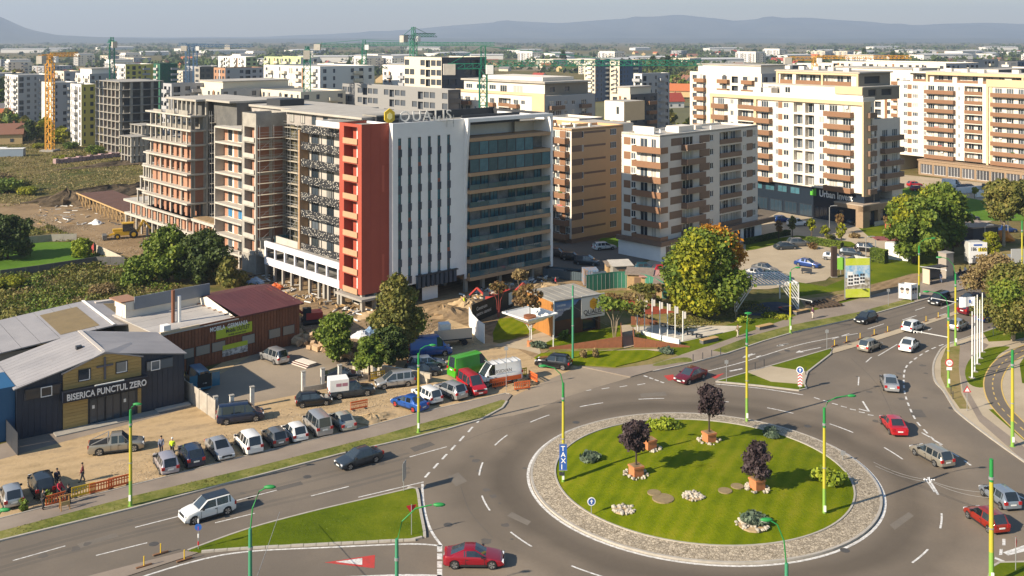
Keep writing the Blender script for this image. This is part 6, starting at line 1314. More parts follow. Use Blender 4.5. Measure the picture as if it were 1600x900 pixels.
# ---------------------------------------------------------------- houses
H_ROOF=[mat('red_roof_tile',(0.30,0.05,0.03),0.8),mat('orange_roof_tile',(0.42,0.13,0.045),0.8),mat('brown_roof_tile',(0.20,0.095,0.06),0.8),mat('grey_roof_tile',(0.16,0.15,0.15),0.8)]
H_WALL=[FW,FC,mat('far_ochre_wall',(0.5,0.36,0.18),0.9)]
def house(label,loc,w,d,h,rf,wall,roof,rz,group=None,detail=True):
 t=thing('house',label,'house',loc,rz,group);mb=MB();mb.box(-w/2,w/2,-d/2,d/2,0,h,0,'t');mb.face([(-w/2,-d/2,h),(-w/2,0,h+rf),(-w/2,d/2,h)][::-1]);mb.face([(w/2,-d/2,h),(w/2,d/2,h),(w/2,0,h+rf)]);mb.build('wall',wall,t)
 rb=MB();e=0.5
 for s in(-1,1):rb.face([(-w/2-e,s*(d/2+e),h-e*rf/(d/2)+0.05),(w/2+e,s*(d/2+e),h-e*rf/(d/2)+0.05),(w/2+e,0,h+rf+0.12),(-w/2-e,0,h+rf+0.12)][::s]);rb.face([(-w/2-e,s*(d/2+e),h-e*rf/(d/2)-0.12),(w/2+e,s*(d/2+e),h-e*rf/(d/2)-0.12),(w/2+e,s*(d/2+e),h-e*rf/(d/2)+0.05),(-w/2-e,s*(d/2+e),h-e*rf/(d/2)+0.05)])
 ro=rb.build('roof',roof,t)
 if detail:
  cb=MB();cb.box(w*0.2,w*0.2+0.7,0.6,1.2,h+rf*0.4,h+rf+0.9);cb.build('chimney',mat('chimney_brick',(0.30,0.13,0.08)),ro)
  for s in(-0.28,0.22):m2=MB();m2.box(w*s-0.6,w*s+0.6,-d/2-0.06,-d/2+0.02,0.9,2.2);m2.build('window',FWIN,t)
  m2=MB();m2.box(-w/2-0.06,-w/2+0.02,-1.2,1.2,0.9,2.2);m2.build('window',FWIN,t)
  if h>4:m2=MB();m2.box(-w/2-0.06,-w/2+0.02,-0.7,0.7,h-0.9,h+0.3);m2.build('window',FWIN,t)
 return t
for lb,u,v,w,d,h,rf,wl,rfm,rz in(('white house with a bright red steep roof in front of the orange roofed house',1050,168,11,9,4.2,4.4,0,0,20),('house with a bright orange hipped roof beside the villas',1053,149,9,9,4.5,3.6,1,1,120),('house with a red roof left of the orange roofed house',1014,148,10,8,4,3,0,0,110),('cream house with a brown roof left of the tall sand framed block',1073,134,9,9,5,4,1,2,120),('red roofed house at the edge of the scrub below the villas',935,155,9,7,4,3,1,0,120),('ochre house with a dark brown roof at the left edge of the photo',8,224,13,10,4.2,3.4,2,2,20),('ochre house with a brown roof right of the left edge house',36,222,11,9,4.0,3.0,2,2,110),('house with an orange roof end behind the ochre houses',17,190,14,9,3.6,2.8,0,1,30),('dark roofed house behind the yellow crane base',48,186,12,8,3.2,2.4,1,2,25),('long maroon roofed house beside the brown field',20,172,22,9,3,2.5,1,2,30)):
 house(lb,g(u,v),w,d,h,rf,H_WALL[wl],H_ROOF[rfm],R(rz))
for lb,u,v,w in(('blue-grey site cabin on the meadow, right one of the pair',20,244,7.5),('blue-grey site cabin cut by the left edge',-5,243,6)):
 t=thing('site_cabin',lb,'cabin',g(u,v),R(10));m2=MB();m2.box(-w/2,w/2,-1.5,1.5,0,2.6);m2.build('wall',mat('cabin_blue',(0.22,0.27,0.33),0.5),t);m2=MB();m2.box(-w/2-0.1,w/2+0.1,-1.6,1.6,2.6,2.75);m2.build('roof',WHITE,t)
_hp=[house(None,(0,0,0),11,9,3.6,3.2,H_WALL[i%3],H_ROOF[(0,1,2,0,3,1)[i]],0,None,False)for i in range(6)]
_used=set();rf=random.Random(5);RN=('red','orange','brown','red','grey','bright orange');WN=('white','cream','ochre')
for i in range(150):
 Y=520*(1.0+4.0*rf.random()**1.4);u=rf.uniform(-60,1660)
 if Y<900 and 150<u<900:Y+=700
 if 900<u and Y<700:Y+=300
 k=i%6;o=_hp[k]if k not in _used else dup(_hp[k]);_used.add(k);o.location=((u-800)/F*Y,Y,0);o.rotation_euler=(0,0,rf.uniform(0,3.14));s=rf.uniform(0.8,1.35);o.scale=(s*rf.uniform(0.9,1.5),s,s)
 zn='left of the cranes' if u<500 else 'behind the long green jib' if u<1050 else 'behind the right-hand blocks';dn='nearer' if Y<1100 else 'hazy distant'
 tag(o,'%s %s house with a %s roof %s'%(dn,WN[k%3],RN[k],zn),'house','%s %s houses with %s roofs %s'%(dn,WN[k%3],RN[k],zn))
M_SHEDW=mat('white_shed_wall',(0.62,0.60,0.56),0.8);M_SHEDR=mat('pale_shed_roof',(0.50,0.49,0.47),0.7)
def far_shed(w,d,h):
 t=thing('industrial_shed',None,None);m2=MB();m2.box(-w/2,w/2,-d/2,d/2,0,h,0,'t');m2.build('wall',M_SHEDW,t);m2=MB();m2.face([(-w/2-1,-d/2-1,h),(w/2+1,-d/2-1,h),(w/2+1,0,h+2),(-w/2-1,0,h+2)]);m2.face([(-w/2-1,0,h+2),(w/2+1,0,h+2),(w/2+1,d/2+1,h),(-w/2-1,d/2+1,h)]);m2.build('roof',M_SHEDR,t);return t
_sp=[far_shed(60,30,8),far_shed(110,40,9),far_shed(40,40,14)];_us=set()
for i,(u,Y,k)in enumerate([(40,2700,1),(95,3000,0),(240,2300,0),(350,2500,1),(445,1500,1),(520,1700,1),(570,1350,0),(600,1800,1),(640,1250,0),(700,2100,1),(760,1900,0),(860,1700,0),(872,1750,2),(900,1450,1),(960,1500,1),(1010,1700,0),(1100,1500,1),(1180,1800,0),(1290,2500,1),(1350,2300,1),(1420,2600,0),(1470,1900,1),(1500,2000,2),(1515,2050,2),(1540,2050,1),(1440,2500,0),(1590,2300,0),(1240,1900,0),(480,2600,1),(820,2600,1),(660,3200,1),(1130,3000,1),(1000,3200,0),(180,3300,1),(290,3000,0),(1560,3300,1),(1380,3500,1)]):
 o=_sp[k]if k not in _us else dup(_sp[k]);_us.add(k);o.location=((u-800)/F*Y,Y,0);o.rotation_euler=(0,0,R(5+13*(i%5)));nm=('wide low','very long low','tall square')[k]
 tag(o,nm+' white industrial shed on the hazy plain','shed',nm+' industrial sheds on the plain')
_ft=[]
for i,(h,r,m,nl)in enumerate(((11,5.5,L_GREEN,8),(9,5,L_OLIVE,7),(13,3,L_DARK,7),(9,5.5,L_YELLOW,7),(18,2.4,L_DARK,7),(10,6,L_BROWN,8))):
 t=thing('plain_tree',None,None);link('crown',crown('crown',lobes(h*0.1,h,r,nl,70+i),480,1.0,m,0.6,seed=70+i),t);link('trunk',trunk_mesh(h,0.3,2,i),t);_ft.append(t)
_uf=set();TN=('round green','olive','slim dark green','yellowing','tall poplar-like dark','brownish')
def ftree(u,Y,k,s=1.0,zn='on the plain'):
 o=_ft[k]if k not in _uf else dup(_ft[k]);_uf.add(k);o.location=((u-800)/F*Y,Y,0);o.rotation_euler=(0,0,rf.uniform(0,6.28));o.scale=(s,s,s*rf.uniform(0.85,1.15))
 tag(o,TN[k]+' tree '+zn,'tree',TN[k]+' trees '+zn)
for i in range(150):
 u=rf.uniform(1000,1660);Y=rf.uniform(760,1100);ftree(u,Y,rf.choice((0,0,1,1,3,5,0)),rf.uniform(0.9,1.5)if u>1180 else rf.uniform(0.6,1.1),'in the belt behind the right-hand blocks')
for u,Y in((972,1000),(1020,1050),(1044,1000),(1395,1300),(1408,1320),(1350,1500),(880,1400)):ftree(u,Y,4,1.4,'standing above the belt')
for i in range(60):ftree(rf.uniform(-40,180),rf.uniform(520,1000),rf.choice((0,1,2,3,5)),rf.uniform(0.7,1.2),'behind the left-hand blocks')
for i in range(24):ftree(rf.uniform(0,150),rf.uniform(392,500),rf.choice((0,1,3,2)),rf.uniform(0.45,0.8),'among the gardens by the yellow crane')
for i in range(28):ftree(rf.uniform(930,1080),rf.uniform(300,480),rf.choice((0,1,1,3)),rf.uniform(0.4,0.75),'around the villas with red roofs')
rs=np.random.RandomState(8);bl=[]
for i in range(900):
 Y=1100+5200*rs.rand()**1.5;u=rs.uniform(-80,1680);s=rs.uniform(5,12)
 for q in range(rs.randint(1,5)):bl.append(((u-800)/F*Y+q*s*1.5,Y+rs.uniform(-8,8),s*0.35,s*1.2,s,s*rs.uniform(0.5,0.9)))
o=link('far_woods',crown('far_woods',bl,42000,2.6,L_DARK,0.6,seed=9));o['kind']='stuff'
for i,(u0,u1,Y0,Y1,c)in enumerate(((-100,400,2500,3000,(0.20,0.16,0.08)),(300,900,1250,1500,(0.24,0.19,0.11)),(860,1250,820,980,(0.23,0.18,0.10)),(1000,1600,1300,1600,(0.15,0.13,0.07)),(500,1200,2000,2500,(0.12,0.13,0.06)),(1200,1700,2800,3400,(0.24,0.2,0.12)),(900,1100,430,640,(0.12,0.115,0.045)))):
 tag(sheet('field',[((u0-800)/F*Y0,Y0),((u1-800)/F*Y0,Y0),((u1-800)/F*Y1,Y1),((u0-800)/F*Y1,Y1)],0.02+0.01*i,mat('field_%d'%i,c,1.0,tuple(q*0.7 for q in c),0.02)),kind='structure')
# ---------------------------------------------------------------- tower cranes
def lattice(mb,a,b,w,step,m=0,tri=False):
 a=Vector(a);b=Vector(b);d=(b-a);n=max(1,int(d.length/step));d.normalize();up=Vector((0,0,1))if abs(d.z)<0.9 else Vector((0,1,0));sx=d.cross(up).normalized();sy=sx.cross(d).normalized()
 C=[sx*w/2+sy*w/2,-sx*w/2+sy*w/2,-sx*w/2-sy*w/2,sx*w/2-sy*w/2]if not tri else[sx*w/2,-sx*w/2,sy*w*0.95]
 t=w*0.13
 for c in C:mb.bar(a+c,b+c,t,t,m)
 L=(b-a).length
 for i in range(n):
  p=a+d*(L*i/n);q=a+d*(L*(i+1)/n)
  for j in range(len(C)):
   c0,c1=C[j],C[(j+1)%len(C)];mb.bar(p+c0,q+c1,t*0.6,t*0.6,m);mb.bar(p+c0,p+c1,t*0.5,t*0.5,m)
def crane(label,u,Y,vtop,vjib,jib_dir,jl,cl,m,w=2.0,cat='crane',base_z=0):
 x=(u-800)/F*Y;t=thing('tower_crane',label,cat,(x,Y,base_z),R(jib_dir),'tower cranes over the building sites');zj=zv(vjib,Y)-base_z;zt=zv(vtop,Y)-base_z
 mb=MB();lattice(mb,(0,0,0),(0,0,zj),w,w*1.2);mb.build('mast',m,t);mb=MB();lattice(mb,(0.5,0,zj+0.6),(jl,0,zj+0.6),w*0.75,w,0,True);mb.build('jib',m,t)
 mb=MB();lattice(mb,(-0.5,0,zj+0.6),(-cl,0,zj+0.6),w*0.7,w);mb.build('counter_jib',m,t);mb=MB();lattice(mb,(0,0,zj),(0,0,zt),w*0.6,w*0.8);mb.build('apex',m,t)
 mb=MB();mb.bar((0,0,zt),(jl*0.65,0,zj+1.8),0.15);mb.bar((0,0,zt),(-cl*0.9,0,zj+1.5),0.15);mb.build('tie',m,t);mb=MB();mb.box(-cl-1.2,-cl+1.8,-1,1,zj-1.6,zj+1.2);mb.build('counterweight',CONC_L,t)
 mb=MB();mb.box(0.6,2.4,-1.9,-0.6,zj-1.4,zj+0.9);mb.build('cab',WHITE,t);mb=MB();mb.box(-2.5,2.5,-2.5,2.5,-0.3,0.6);mb.build('base',CONC,t);return t
CG=mat('crane_green',(0.015,0.16,0.10),0.5);CY=mat('crane_yellow',(0.62,0.30,0.03),0.5);CB=mat('crane_blue',(0.06,0.13,0.24),0.5)
crane('green lattice tower crane with a long jib behind the glazed tower',755,262,72,107,8,58,9,CG,1.9)
crane('highest green tower crane above the dark banded offices',646,420,42,60,60,16,7,CG,2.1)
crane('thin green tower crane with a flat jib left of the highest crane',569,470,62,73,-3,60,22,CG,1.9)
crane('green tower crane seen edge-on beside the white navy banded block',480,335,72,84,100,18,8,CG,2.1)
crane('green tower crane above the yellow cornered block at left',175,470,58,69,120,10,7,CG,2.0)
crane('orange yellow crane mast standing on the meadow at left',78,368,84,92,85,20,6,CY,2.2)
crane('pale blue tower crane with its jib pointing left',293,560,69,73,182,5,22,CB,2.0)
crane('dark blue tower crane beside the pale blue crane',305,540,68,75,5,30,6,CB,2.0)
crane('low yellow crane over the right-hand roofs',1273,430,88,94,5,42,12,CY,1.8)
# ================================================================ VEHICLES
M_TYRE=mat('tyre',(0.016,0.016,0.017),0.8);M_RIM=mat('alloy_rim',(0.40,0.41,0.42),0.35,metal=0.8);M_RIMD=mat('dark_rim',(0.05,0.05,0.055),0.4,metal=0.6)
M_CGL=mat('car_glass',(0.022,0.030,0.038),0.04,spec=0.9,rand=0.6);M_HL=mat('headlight',(0.70,0.72,0.74),0.1,spec=0.8);M_TL=mat('tail_light',(0.36,0.012,0.012),0.2,spec=0.6);M_TRIM=mat('black_trim',(0.02,0.02,0.021),0.6);M_PLATE=mat('number_plate',(0.68,0.68,0.66),0.5)
M_REDRIM=mat('red_rim',(0.45,0.02,0.02),0.4)
def paint(name,c,metal=0.25):return mat('paint_'+name,c,0.32,metal=metal,spec=0.5,coat=0.7)
PAINT={'white':paint('white',(0.74,0.73,0.70),0),'black':paint('black',(0.010,0.011,0.013)),'navy':paint('navy',(0.010,0.020,0.052)),'silver':paint('silver',(0.42,0.42,0.42),0.55),'grey':paint('grey',(0.13,0.135,0.14),0.4),'slate':paint('slate',(0.035,0.048,0.062),0.35),'red':paint('red',(0.40,0.008,0.014),0.1),'crimson':paint('crimson',(0.29,0.006,0.018),0.3),'maroon':paint('maroon',(0.15,0.008,0.015),0.3),'brickred':paint('brickred',(0.30,0.022,0.010),0.3),'blue':paint('blue',(0.010,0.045,0.20),0.3),'royal':paint('royal',(0.008,0.07,0.30),0.2),'teal':paint('teal',(0.015,0.09,0.12),0.3),'vanblue':paint('vanblue',(0.02,0.15,0.25),0.1),'beige':paint('beige',(0.33,0.30,0.245),0.5),'pale':paint('pale',(0.42,0.42,0.36),0.4),'green':paint('green',(0.06,0.32,0.012),0.05),'bluegrey':paint('bluegrey',(0.26,0.30,0.35),0.5),'bottle':paint('bottle',(0.02,0.05,0.05),0.3),'lilac':paint('lilac',(0.40,0.37,0.40),0.4)}
CT={'hatch':(4.0,1.74,1.48,[(0,.55),(.015,.86),(.06,.93),(.72,.92),(.80,.90),(.97,.70),(1,.48)],(.02,.13,.55,.745),.31,(.17,.82),(.15,.37)),'suv':(4.5,1.86,1.66,[(0,.6),(.015,.98),(.06,1.06),(.70,1.04),(.78,1.03),(.965,.86),(1,.55)],(.02,.12,.55,.72),.36,(.18,.82),(.14,.38)),'sedan':(4.6,1.80,1.44,[(0,.55),(.015,.86),(.05,.95),(.16,.97),(.70,.92),(.78,.88),(.97,.68),(1,.46)],(.15,.29,.55,.735),.32,(.20,.81),(.28,.45)),'coupe':(4.7,1.86,1.39,[(0,.55),(.015,.90),(.05,.98),(.14,.99),(.66,.93),(.74,.88),(.965,.66),(1,.44)],(.12,.34,.52,.70),.35,(.19,.80),(.36,)),'wagon':(4.6,1.78,1.50,[(0,.55),(.015,.88),(.05,.95),(.70,.92),(.78,.89),(.97,.69),(1,.47)],(.015,.09,.55,.73),.32,(.21,.81),(.12,.28,.46)),'mpv':(4.6,1.84,1.72,[(0,.6),(.012,.95),(.05,1.03),(.76,1.00),(.82,.97),(.97,.76),(1,.5)],(.015,.08,.58,.80),.33,(.20,.82),(.12,.30,.48)),'van':(4.9,1.92,1.95,[(0,.6),(.010,1.05),(.04,1.12),(.78,1.10),(.84,1.07),(.97,.86),(1,.55)],(.012,.05,.66,.83),.34,(.20,.82),(.10,.35,.58)),'bigvan':(5.7,2.02,2.55,[(0,.6),(.008,1.30),(.03,1.38),(.78,1.32),(.86,1.22),(.97,1.0),(1,.6)],(.010,.03,.70,.87),.36,(.20,.82),(.04,.36,.62)),'pickup':(5.2,1.86,1.78,[(0,.6),(.01,1.02),(.05,1.06),(.70,1.05),(.77,1.04),(.97,.88),(1,.6)],(.36,.41,.60,.73),.38,(.21,.82),(.40,.53)),}
_CM={}
def car_meshes(ty):
 if ty in _CM:return _CM[ty]
 L,Wd,H,belt,(rb,rt,ft,fw),wr,axles,pill=CT[ty];hw=Wd/2;ax=[a*L-L/2 for a in axles]
 ts={0,.012,.05,rb,rt,ft,fw,(fw+1)/2,.93,.975,1,(rt+ft)/2}
 for p in pill:ts|={p,p+0.075/L*1.2}
 for a in axles:
  for d in(-1.16,-0.95,-0.6,0,0.6,0.95,1.16):ts.add(round(a+d*wr/L,4))
 ts=sorted(t for t in ts if 0<=t<=1);tt=[ts[0]]
 for t in ts[1:]:
  if t-tt[-1]>0.004:tt.append(t)
 ts=tt;bx,bz=[p[0]for p in belt],[p[1]for p in belt]
 rings=[]
 for t in ts:
  x=t*L-L/2;zb=float(np.interp(t,bx,bz));q=abs(2*t-1);w=hw*(1-0.13*q**6)
  if rb<t<fw:zr=H-0.02*abs(t-(rt+ft)/2)if rt<=t<=ft else(zb+(H-zb)*(t-rb)/(rt-rb)if t<rt else zb+(H-zb)*(fw-t)/(fw-ft))
  else:zr=zb
  k=(zr-zb)/max(0.01,H-zb);zl=0.24 if q<.93 else 0.30
  for a in ax:
   d=abs(x-a)
   if d<wr*1.14:zl=max(zl,wr+math.sqrt(max(0,(wr*1.14)**2-d*d))*0.92)
  zm=max(zl+0.04,min(zb-0.12,0.58));
  if zm>zb-0.05:zm=zb-0.05;zl=min(zl,zm-0.02)
  r5=(w*0.90*(1-k)+w*0.77*k);r6=(w*0.70*(1-k)+w*0.62*k)
  rings.append([(x,w*0.93,zl),(x,w,zm),(x,w*0.985,zb-0.07),(x,w*0.945,zb),(x,r5,zr-0.05*k+0.005),(x,r6,zr+0.022),(x,0,zr+0.045)])
 body=MB();GL={q:MB()for q in('windscreen','rear_window','side_window')};n=len(ts)
 def put(m,a,b,i,j,s):
  q=[rings[a][i],rings[b][i],rings[b][j],rings[a][j]]
  if s<0:q=[(x,-y,z)for x,y,z in q][::-1]
  m.face(q)
 for a in range(n-1):
  b=a+1;tm=(ts[a]+ts[b])/2
  for s in(1,-1):
   for i in range(6):
    g_=False
    if i==3 and rb+0.01<tm<fw-0.01 and rt-0.02<=tm<=ft+0.10 and not any(p<=tm<=p+0.09/L*1.2 for p in pill):g_=ty not in('bigvan',)or tm>.5
    if i==5 and((rb<tm<rt)or(ft<tm<fw)):g_=True
    put((GL['side_window']if i==3 else GL['rear_window']if tm<.5 else GL['windscreen'])if g_ else body,a,b,i,i+1,-s)
 for e,flip in((0,1),(n-1,-1)):
  P=rings[e];full=P+[(x,-y,z)for x,y,z in reversed(P[:-1])];body.face(full if flip>0 else full[::-1])
 me=bpy.data.meshes.new('body')
 bm=bmesh.new();vs=[bm.verts.new(v)for v in body.v];
 for f in body.f:bm.faces.new([vs[i]for i in f])
 bmesh.ops.remove_doubles(bm,verts=bm.verts,dist=0.001);bmesh.ops.recalc_face_normals(bm,faces=bm.faces);bm.to_mesh(me);bm.free()
 me.polygons.foreach_set('use_smooth',[True]*len(me.polygons));me.set_sharp_from_angle(angle=R(38))
 gm={}
 for q,mb_ in GL.items():
  if not mb_.f:continue
  if q!='side_window':gm[q]=mb_.mesh(q,M_CGL,30);continue
  for s in(1,-1):
   k=0;run=MB();last=None
   for f in sorted((f for f in mb_.f if mb_.v[f[0]][1]*s>0),key=lambda f:min(mb_.v[i][0]for i in f)):
    P=[mb_.v[i]for i in f];x0,x1=min(p[0]for p in P),max(p[0]for p in P)
    if last is not None and x0-last>0.02:gm[(q,s,k)]=run.mesh(q,M_CGL,30);k+=1;run=MB()
    run.face(P);last=x1
   if run.f:gm[(q,s,k)]=run.mesh(q,M_CGL,30)
 ub=MB();ub.box(-L*0.48,L*0.48,-hw*0.80,hw*0.80,0.2,0.55);under=ub.mesh('underbody',M_TRIM)
 wmb=MB();k=16
 for s in(-1,1):
  for j in range(k):
   a0,a1=2*math.pi*j/k,2*math.pi*(j+1)/k;c=lambda a,r,y:(math.cos(a)*r,y,math.sin(a)*r)
   wmb.face([c(a0,wr,0.10*s),c(a1,wr,0.10*s),c(a1,wr*0.68,0.115*s),c(a0,wr*0.68,0.115*s)][::s],0);wmb.face([c(a0,wr*0.68,0.115*s),c(a1,wr*0.68,0.115*s),(0,0.095*s,0)][::s],1 if j%3 else 2)
 for j in range(k):a0,a1=2*math.pi*j/k,2*math.pi*(j+1)/k;wmb.face([(math.cos(a0)*wr,-0.1,math.sin(a0)*wr),(math.cos(a1)*wr,-0.1,math.sin(a1)*wr),(math.cos(a1)*wr,0.1,math.sin(a1)*wr),(math.cos(a0)*wr,0.1,math.sin(a0)*wr)],0)
 wheel=wmb.mesh('wheel',[M_TYRE,M_RIM,M_TRIM])
 zh=float(np.interp(.965,bx,bz));zt=float(np.interp(.03,bx,bz))
 hl=MB();hl.box(-0.20,0.02,-0.20,0.18,-0.075,0.07);tl=MB();tl.box(-0.03,0.14,-0.13,0.16,-0.14,0.13)
 _CM[ty]=dict(body=me,glass=gm,under=under,wheel=wheel,hl=hl.mesh('headlight',M_HL),tl=tl.mesh('tail_light',M_TL),ax=ax,hw=hw,L=L,wr=wr,zh=zh-0.10,zt=zt-0.16,H=H,zb=float(np.interp(fw,bx,bz)),fw=fw)
 pm=MB();pm.box(-0.015,0.015,-0.26,0.26,-0.06,0.06);_CM[ty]['plate']=pm.mesh('number_plate',M_PLATE)
 sm=MB();sm.box(-0.012,0.012,-0.012,0.012,0,_CM[ty]['zb']-0.46);_CM[ty]['seam']=sm.mesh('door_seam',M_TRIM);hm_=MB();hm_.box(-0.1,0.1,-0.015,0.015,-0.02,0.02);_CM[ty]['handle']=hm_.mesh('door_handle',M_TRIM);sl_=MB();q=(ax[1]-ax[0])/2-wr*1.2;sl_.box(-q,q,-0.03,0.03,-0.03,0.1);_CM[ty]['sill']=sl_.mesh('sill_trim',M_TRIM);_CM[ty]['pill']=pill
 mm=MB();mm.box(-0.06,0.10,-0.10,0.10,-0.07,0.08);_CM[ty]['mirror']=mm.mesh('mirror',M_TRIM)
 gr=MB();gr.box(-0.03,0.02,-0.5,0.5,-0.09,0.09);_CM[ty]['grille']=gr.mesh('grille',M_TRIM)
 return _CM[ty]
_bodies={}
def car(label,ty,col,uc,vb,hd,group=None,cat=None,roof=None,rim=None,detail=True,scale=1.0):
 m=car_meshes(ty);L,hw=m['L'],m['hw'];h=R(hd)
 Y=F*CH/(vb-VH);ext=(L*abs(math.sin(h))+2*hw*abs(math.cos(h)))/2;Yc=Y+ext*0.80
 x=(uc-800)/F*Yc;nm={'van':'van','bigvan':'van','pickup':'pickup_truck','mpv':'minivan','suv':'suv'}.get(ty,'car')
 t=thing(nm,label,cat or nm.replace('_',' ').replace('suv','car'),(x,Yc,0),h,group)
 if scale!=1:t.scale=(scale,)*3
 key=(ty,col)
 if key not in _bodies:
  me=m['body'].copy();me.materials.clear();me.materials.append(PAINT[col]);_bodies[key]=me
 b=link('body',_bodies[key],t);[link(q if isinstance(q,str)else q[0],gme,t)for q,gme in m['glass'].items()];link('underbody',m['under'],t)
 for a in m['ax']:
  for s in(-1,1):
   w=link('wheel',m['wheel'],t,(a,s*(hw-0.115),m['wr']))
   if rim:
    w.material_slots[1].link='OBJECT';w.material_slots[1].material=rim
 if detail:
  for s in(-1,1):
   for px_ in(*m['pill'],m['fw']-0.03):
    if px_>0.14:link('door_seam',m['seam'],t,((px_+0.008)*L-L/2,s*(hw*0.998),0.36))
   link('door_handle',m['handle'],t,((m['pill'][-1]+0.03)*L-L/2,s*(hw+0.005),m['zb']-0.16));link('sill_trim',m['sill'],t,(sum(m['ax'])/2,s*hw*0.985,0.27))
   link('headlight',m['hl'],t,(L/2-0.06,s*hw*0.66,m['zh']));link('tail_light',m['tl'],t,(-L/2+0.02,s*hw*0.74,m['zt']+0.02))
   link('mirror',m['mirror'],t,(m['fw']*L-L/2-0.30,s*(hw+0.05),m['zb']+0.08))
  link('number_plate',m['plate'],t,(L/2+0.01,0,0.45));link('number_plate',m['plate'],t,(-L/2-0.01,0,m['zt']-0.12));link('grille',m['grille'],t,(L/2-0.005,0,m['zh']-0.02))
 if roof:
  rm=MB();CTt=CT[ty][4];x0,x1=CTt[1]*L-L/2-0.05,CTt[2]*L-L/2+0.05;rm.box(x0,x1,-hw*0.645,hw*0.645,m['H']-0.01,m['H']+0.05);rm.build('roof_panel',PAINT[roof],t)
 return t
UP,DN=36,218
car('white crossover with a black roof driving on the near left road','suv','white',324,821,DN,roof='black')
car('dark slate saloon behind the white crossover on the left road','sedan','slate',561,736,DN)
car('bright crimson coupe entering the roundabout at the bottom of the photo','coupe','crimson',741,889,-1,rim=M_RIM)
car('maroon saloon waiting on the red triangle north of the roundabout','sedan','maroon',1079,602,224)
car('black crossover pulling into the builders street by the sales garden','suv','black',865,579,160)
car('silver saloon leaving by the striped exit lane','sedan','silver',1390,614,77)
car('bright red saloon on the ring road, seen from behind','sedan','red',1396,682,87)
car('beige estate car on the ring road behind the bright red saloon','wagon','beige',1456,732,108)
car('silver blue hatchback at the right edge next to the brick red hatchback','hatch','bluegrey',1562,798,98)
car('brick red hatchback entering the ring beside the green and yellow pole','hatch','brickred',1541,835,102)
car('taupe hatchback leaving the ring along the yellow posts','hatch','beige',1359,552,44)
car('white saloon driving away in the middle lane','sedan','white',1421,552,54)
car('white hatchback ahead of the white saloon','hatch','white',1427,521,42)
car('silver grey hatchback passing behind the two tall poles','hatch','silver',1497,519,46)
car('black hatchback coming towards the roundabout on the north lane','hatch','black',1353,508,221)
car('black minivan coming in behind the black hatchback by the photo cube','mpv','black',1468,479,223)
car('navy car hidden behind the flagpoles on the far lane','hatch','navy',1515,477,207)
car('dark red suv with a white rear bumper driving away behind the flagpoles','suv','maroon',1518,494,30)
car('dark blue hatchback right of the dark red suv','hatch','blue',1543,505,30)
car('lilac silver estate parked at the kerb left of the navy suv','wagon','lilac',259,744,120,'cars parked along the pavement')
car('navy suv parked between the lilac estate and the silver saloon','suv','navy',299,733,120,'cars parked along the pavement')
car('silver saloon parked nose to the pavement with a green vest on its dashboard','sedan','silver',343,722,-56,'cars parked along the pavement')
car('white minivan with red side lettering parked tail to the pavement','mpv','white',388,712,122,'cars parked along the pavement')
car('grey hatchback parked between the white minivan and the white hatchback','hatch','grey',429,701,122,'cars parked along the pavement')
car('small white hatchback parked next to the silver van','hatch','white',460,693,122,'cars parked along the pavement')
car('silver grey van parked tail to the pavement with a ribbed roof','van','silver',496,684,120,'cars parked along the pavement')
car('pale green saloon parked at the right end of the kerb row','sedan','pale',534,676,120,'cars parked along the pavement')
car('bright blue saloon with red wheel rims behind the lamp post','sedan','royal',640,646,140,'cars parked along the pavement',rim=M_REDRIM)
car('white estate parked between the bright blue saloon and the silver suv','wagon','white',667,633,125,'cars parked along the pavement')
car('silver suv parked between the white estate and the red minibus','suv','silver',704,627,130,'cars parked along the pavement')
car('red minibus parked nose to the pavement','van','red',737,620,-62,'cars parked along the pavement')
car('old silver hatchback parked at the left edge of the photo','hatch','silver',17,797,124,'cars parked along the pavement')
car('black suv parked beside the small group of people','suv','black',65,781,124,'cars parked along the pavement')
wv=car('white high roof van with an orange side stripe and OBSIDIAN style lettering beside the dug up pit','bigvan','white',778,606,207)
wv['label']='white high roof van with an orange lower stripe beside the dug up pit'
car('lime green high roof van behind the red minibus','bigvan','green',735,593,38)
car('royal blue high roof van parked under the brown-green tree','bigvan','royal',671,561,18)
car('silver minivan facing left in front of the round tree','mpv','silver',617,609,200)
car('dark grey estate parked behind the lamp post','wagon','slate',660,592,18)
car('silver estate with roof bars behind the dark grey estate','wagon','bluegrey',667,580,20)
car('black hatchback parked below the white gate posts','hatch','black',490,638,18)
bp_=car('dark pickup carrying a white box canopy beside the gate posts','pickup','slate',549,625,20)
car('black saloon parked inside the gate posts','coupe','black',536,598,12)
car('small silver suv parked in front of the furniture store','mpv','silver',428,571,135)
car('navy minibus parked by the concrete gate panels','van','navy',375,665,20)
pk=car('beige silver pickup truck with an open bed in front of the church','pickup','beige',182,713,18)
bv=car('sky blue van with its rear doors open beside the church wall','bigvan','vanblue',309,613,125,scale=0.88)
car('white estate parked in the shade below the peach block','wagon','white',944,392,20)
def pickup_bed(t,m):
 mb=MB();L=5.2;mb.box(-L/2+0.12,-0.72,-0.72,0.72,1.095,1.12,0);mb.build('load_bed',M_TRIM,t)
 mb=MB()
 for s in(-0.75,0.75):mb.bar((-0.75,s,1.1),(-0.75,s,1.75),0.07);mb.bar((-0.75,s,1.75),(-2.3,s,1.14),0.06)
 mb.bar((-0.75,-0.75,1.75),(-0.75,0.75,1.75),0.07);mb.build('sports_bar',STEEL,t)
pickup_bed(pk,None)
mb=MB();mb.box(-2.6,-0.45,-0.92,0.92,0.95,2.25);mb.build('box_canopy',WHITE,bp_)
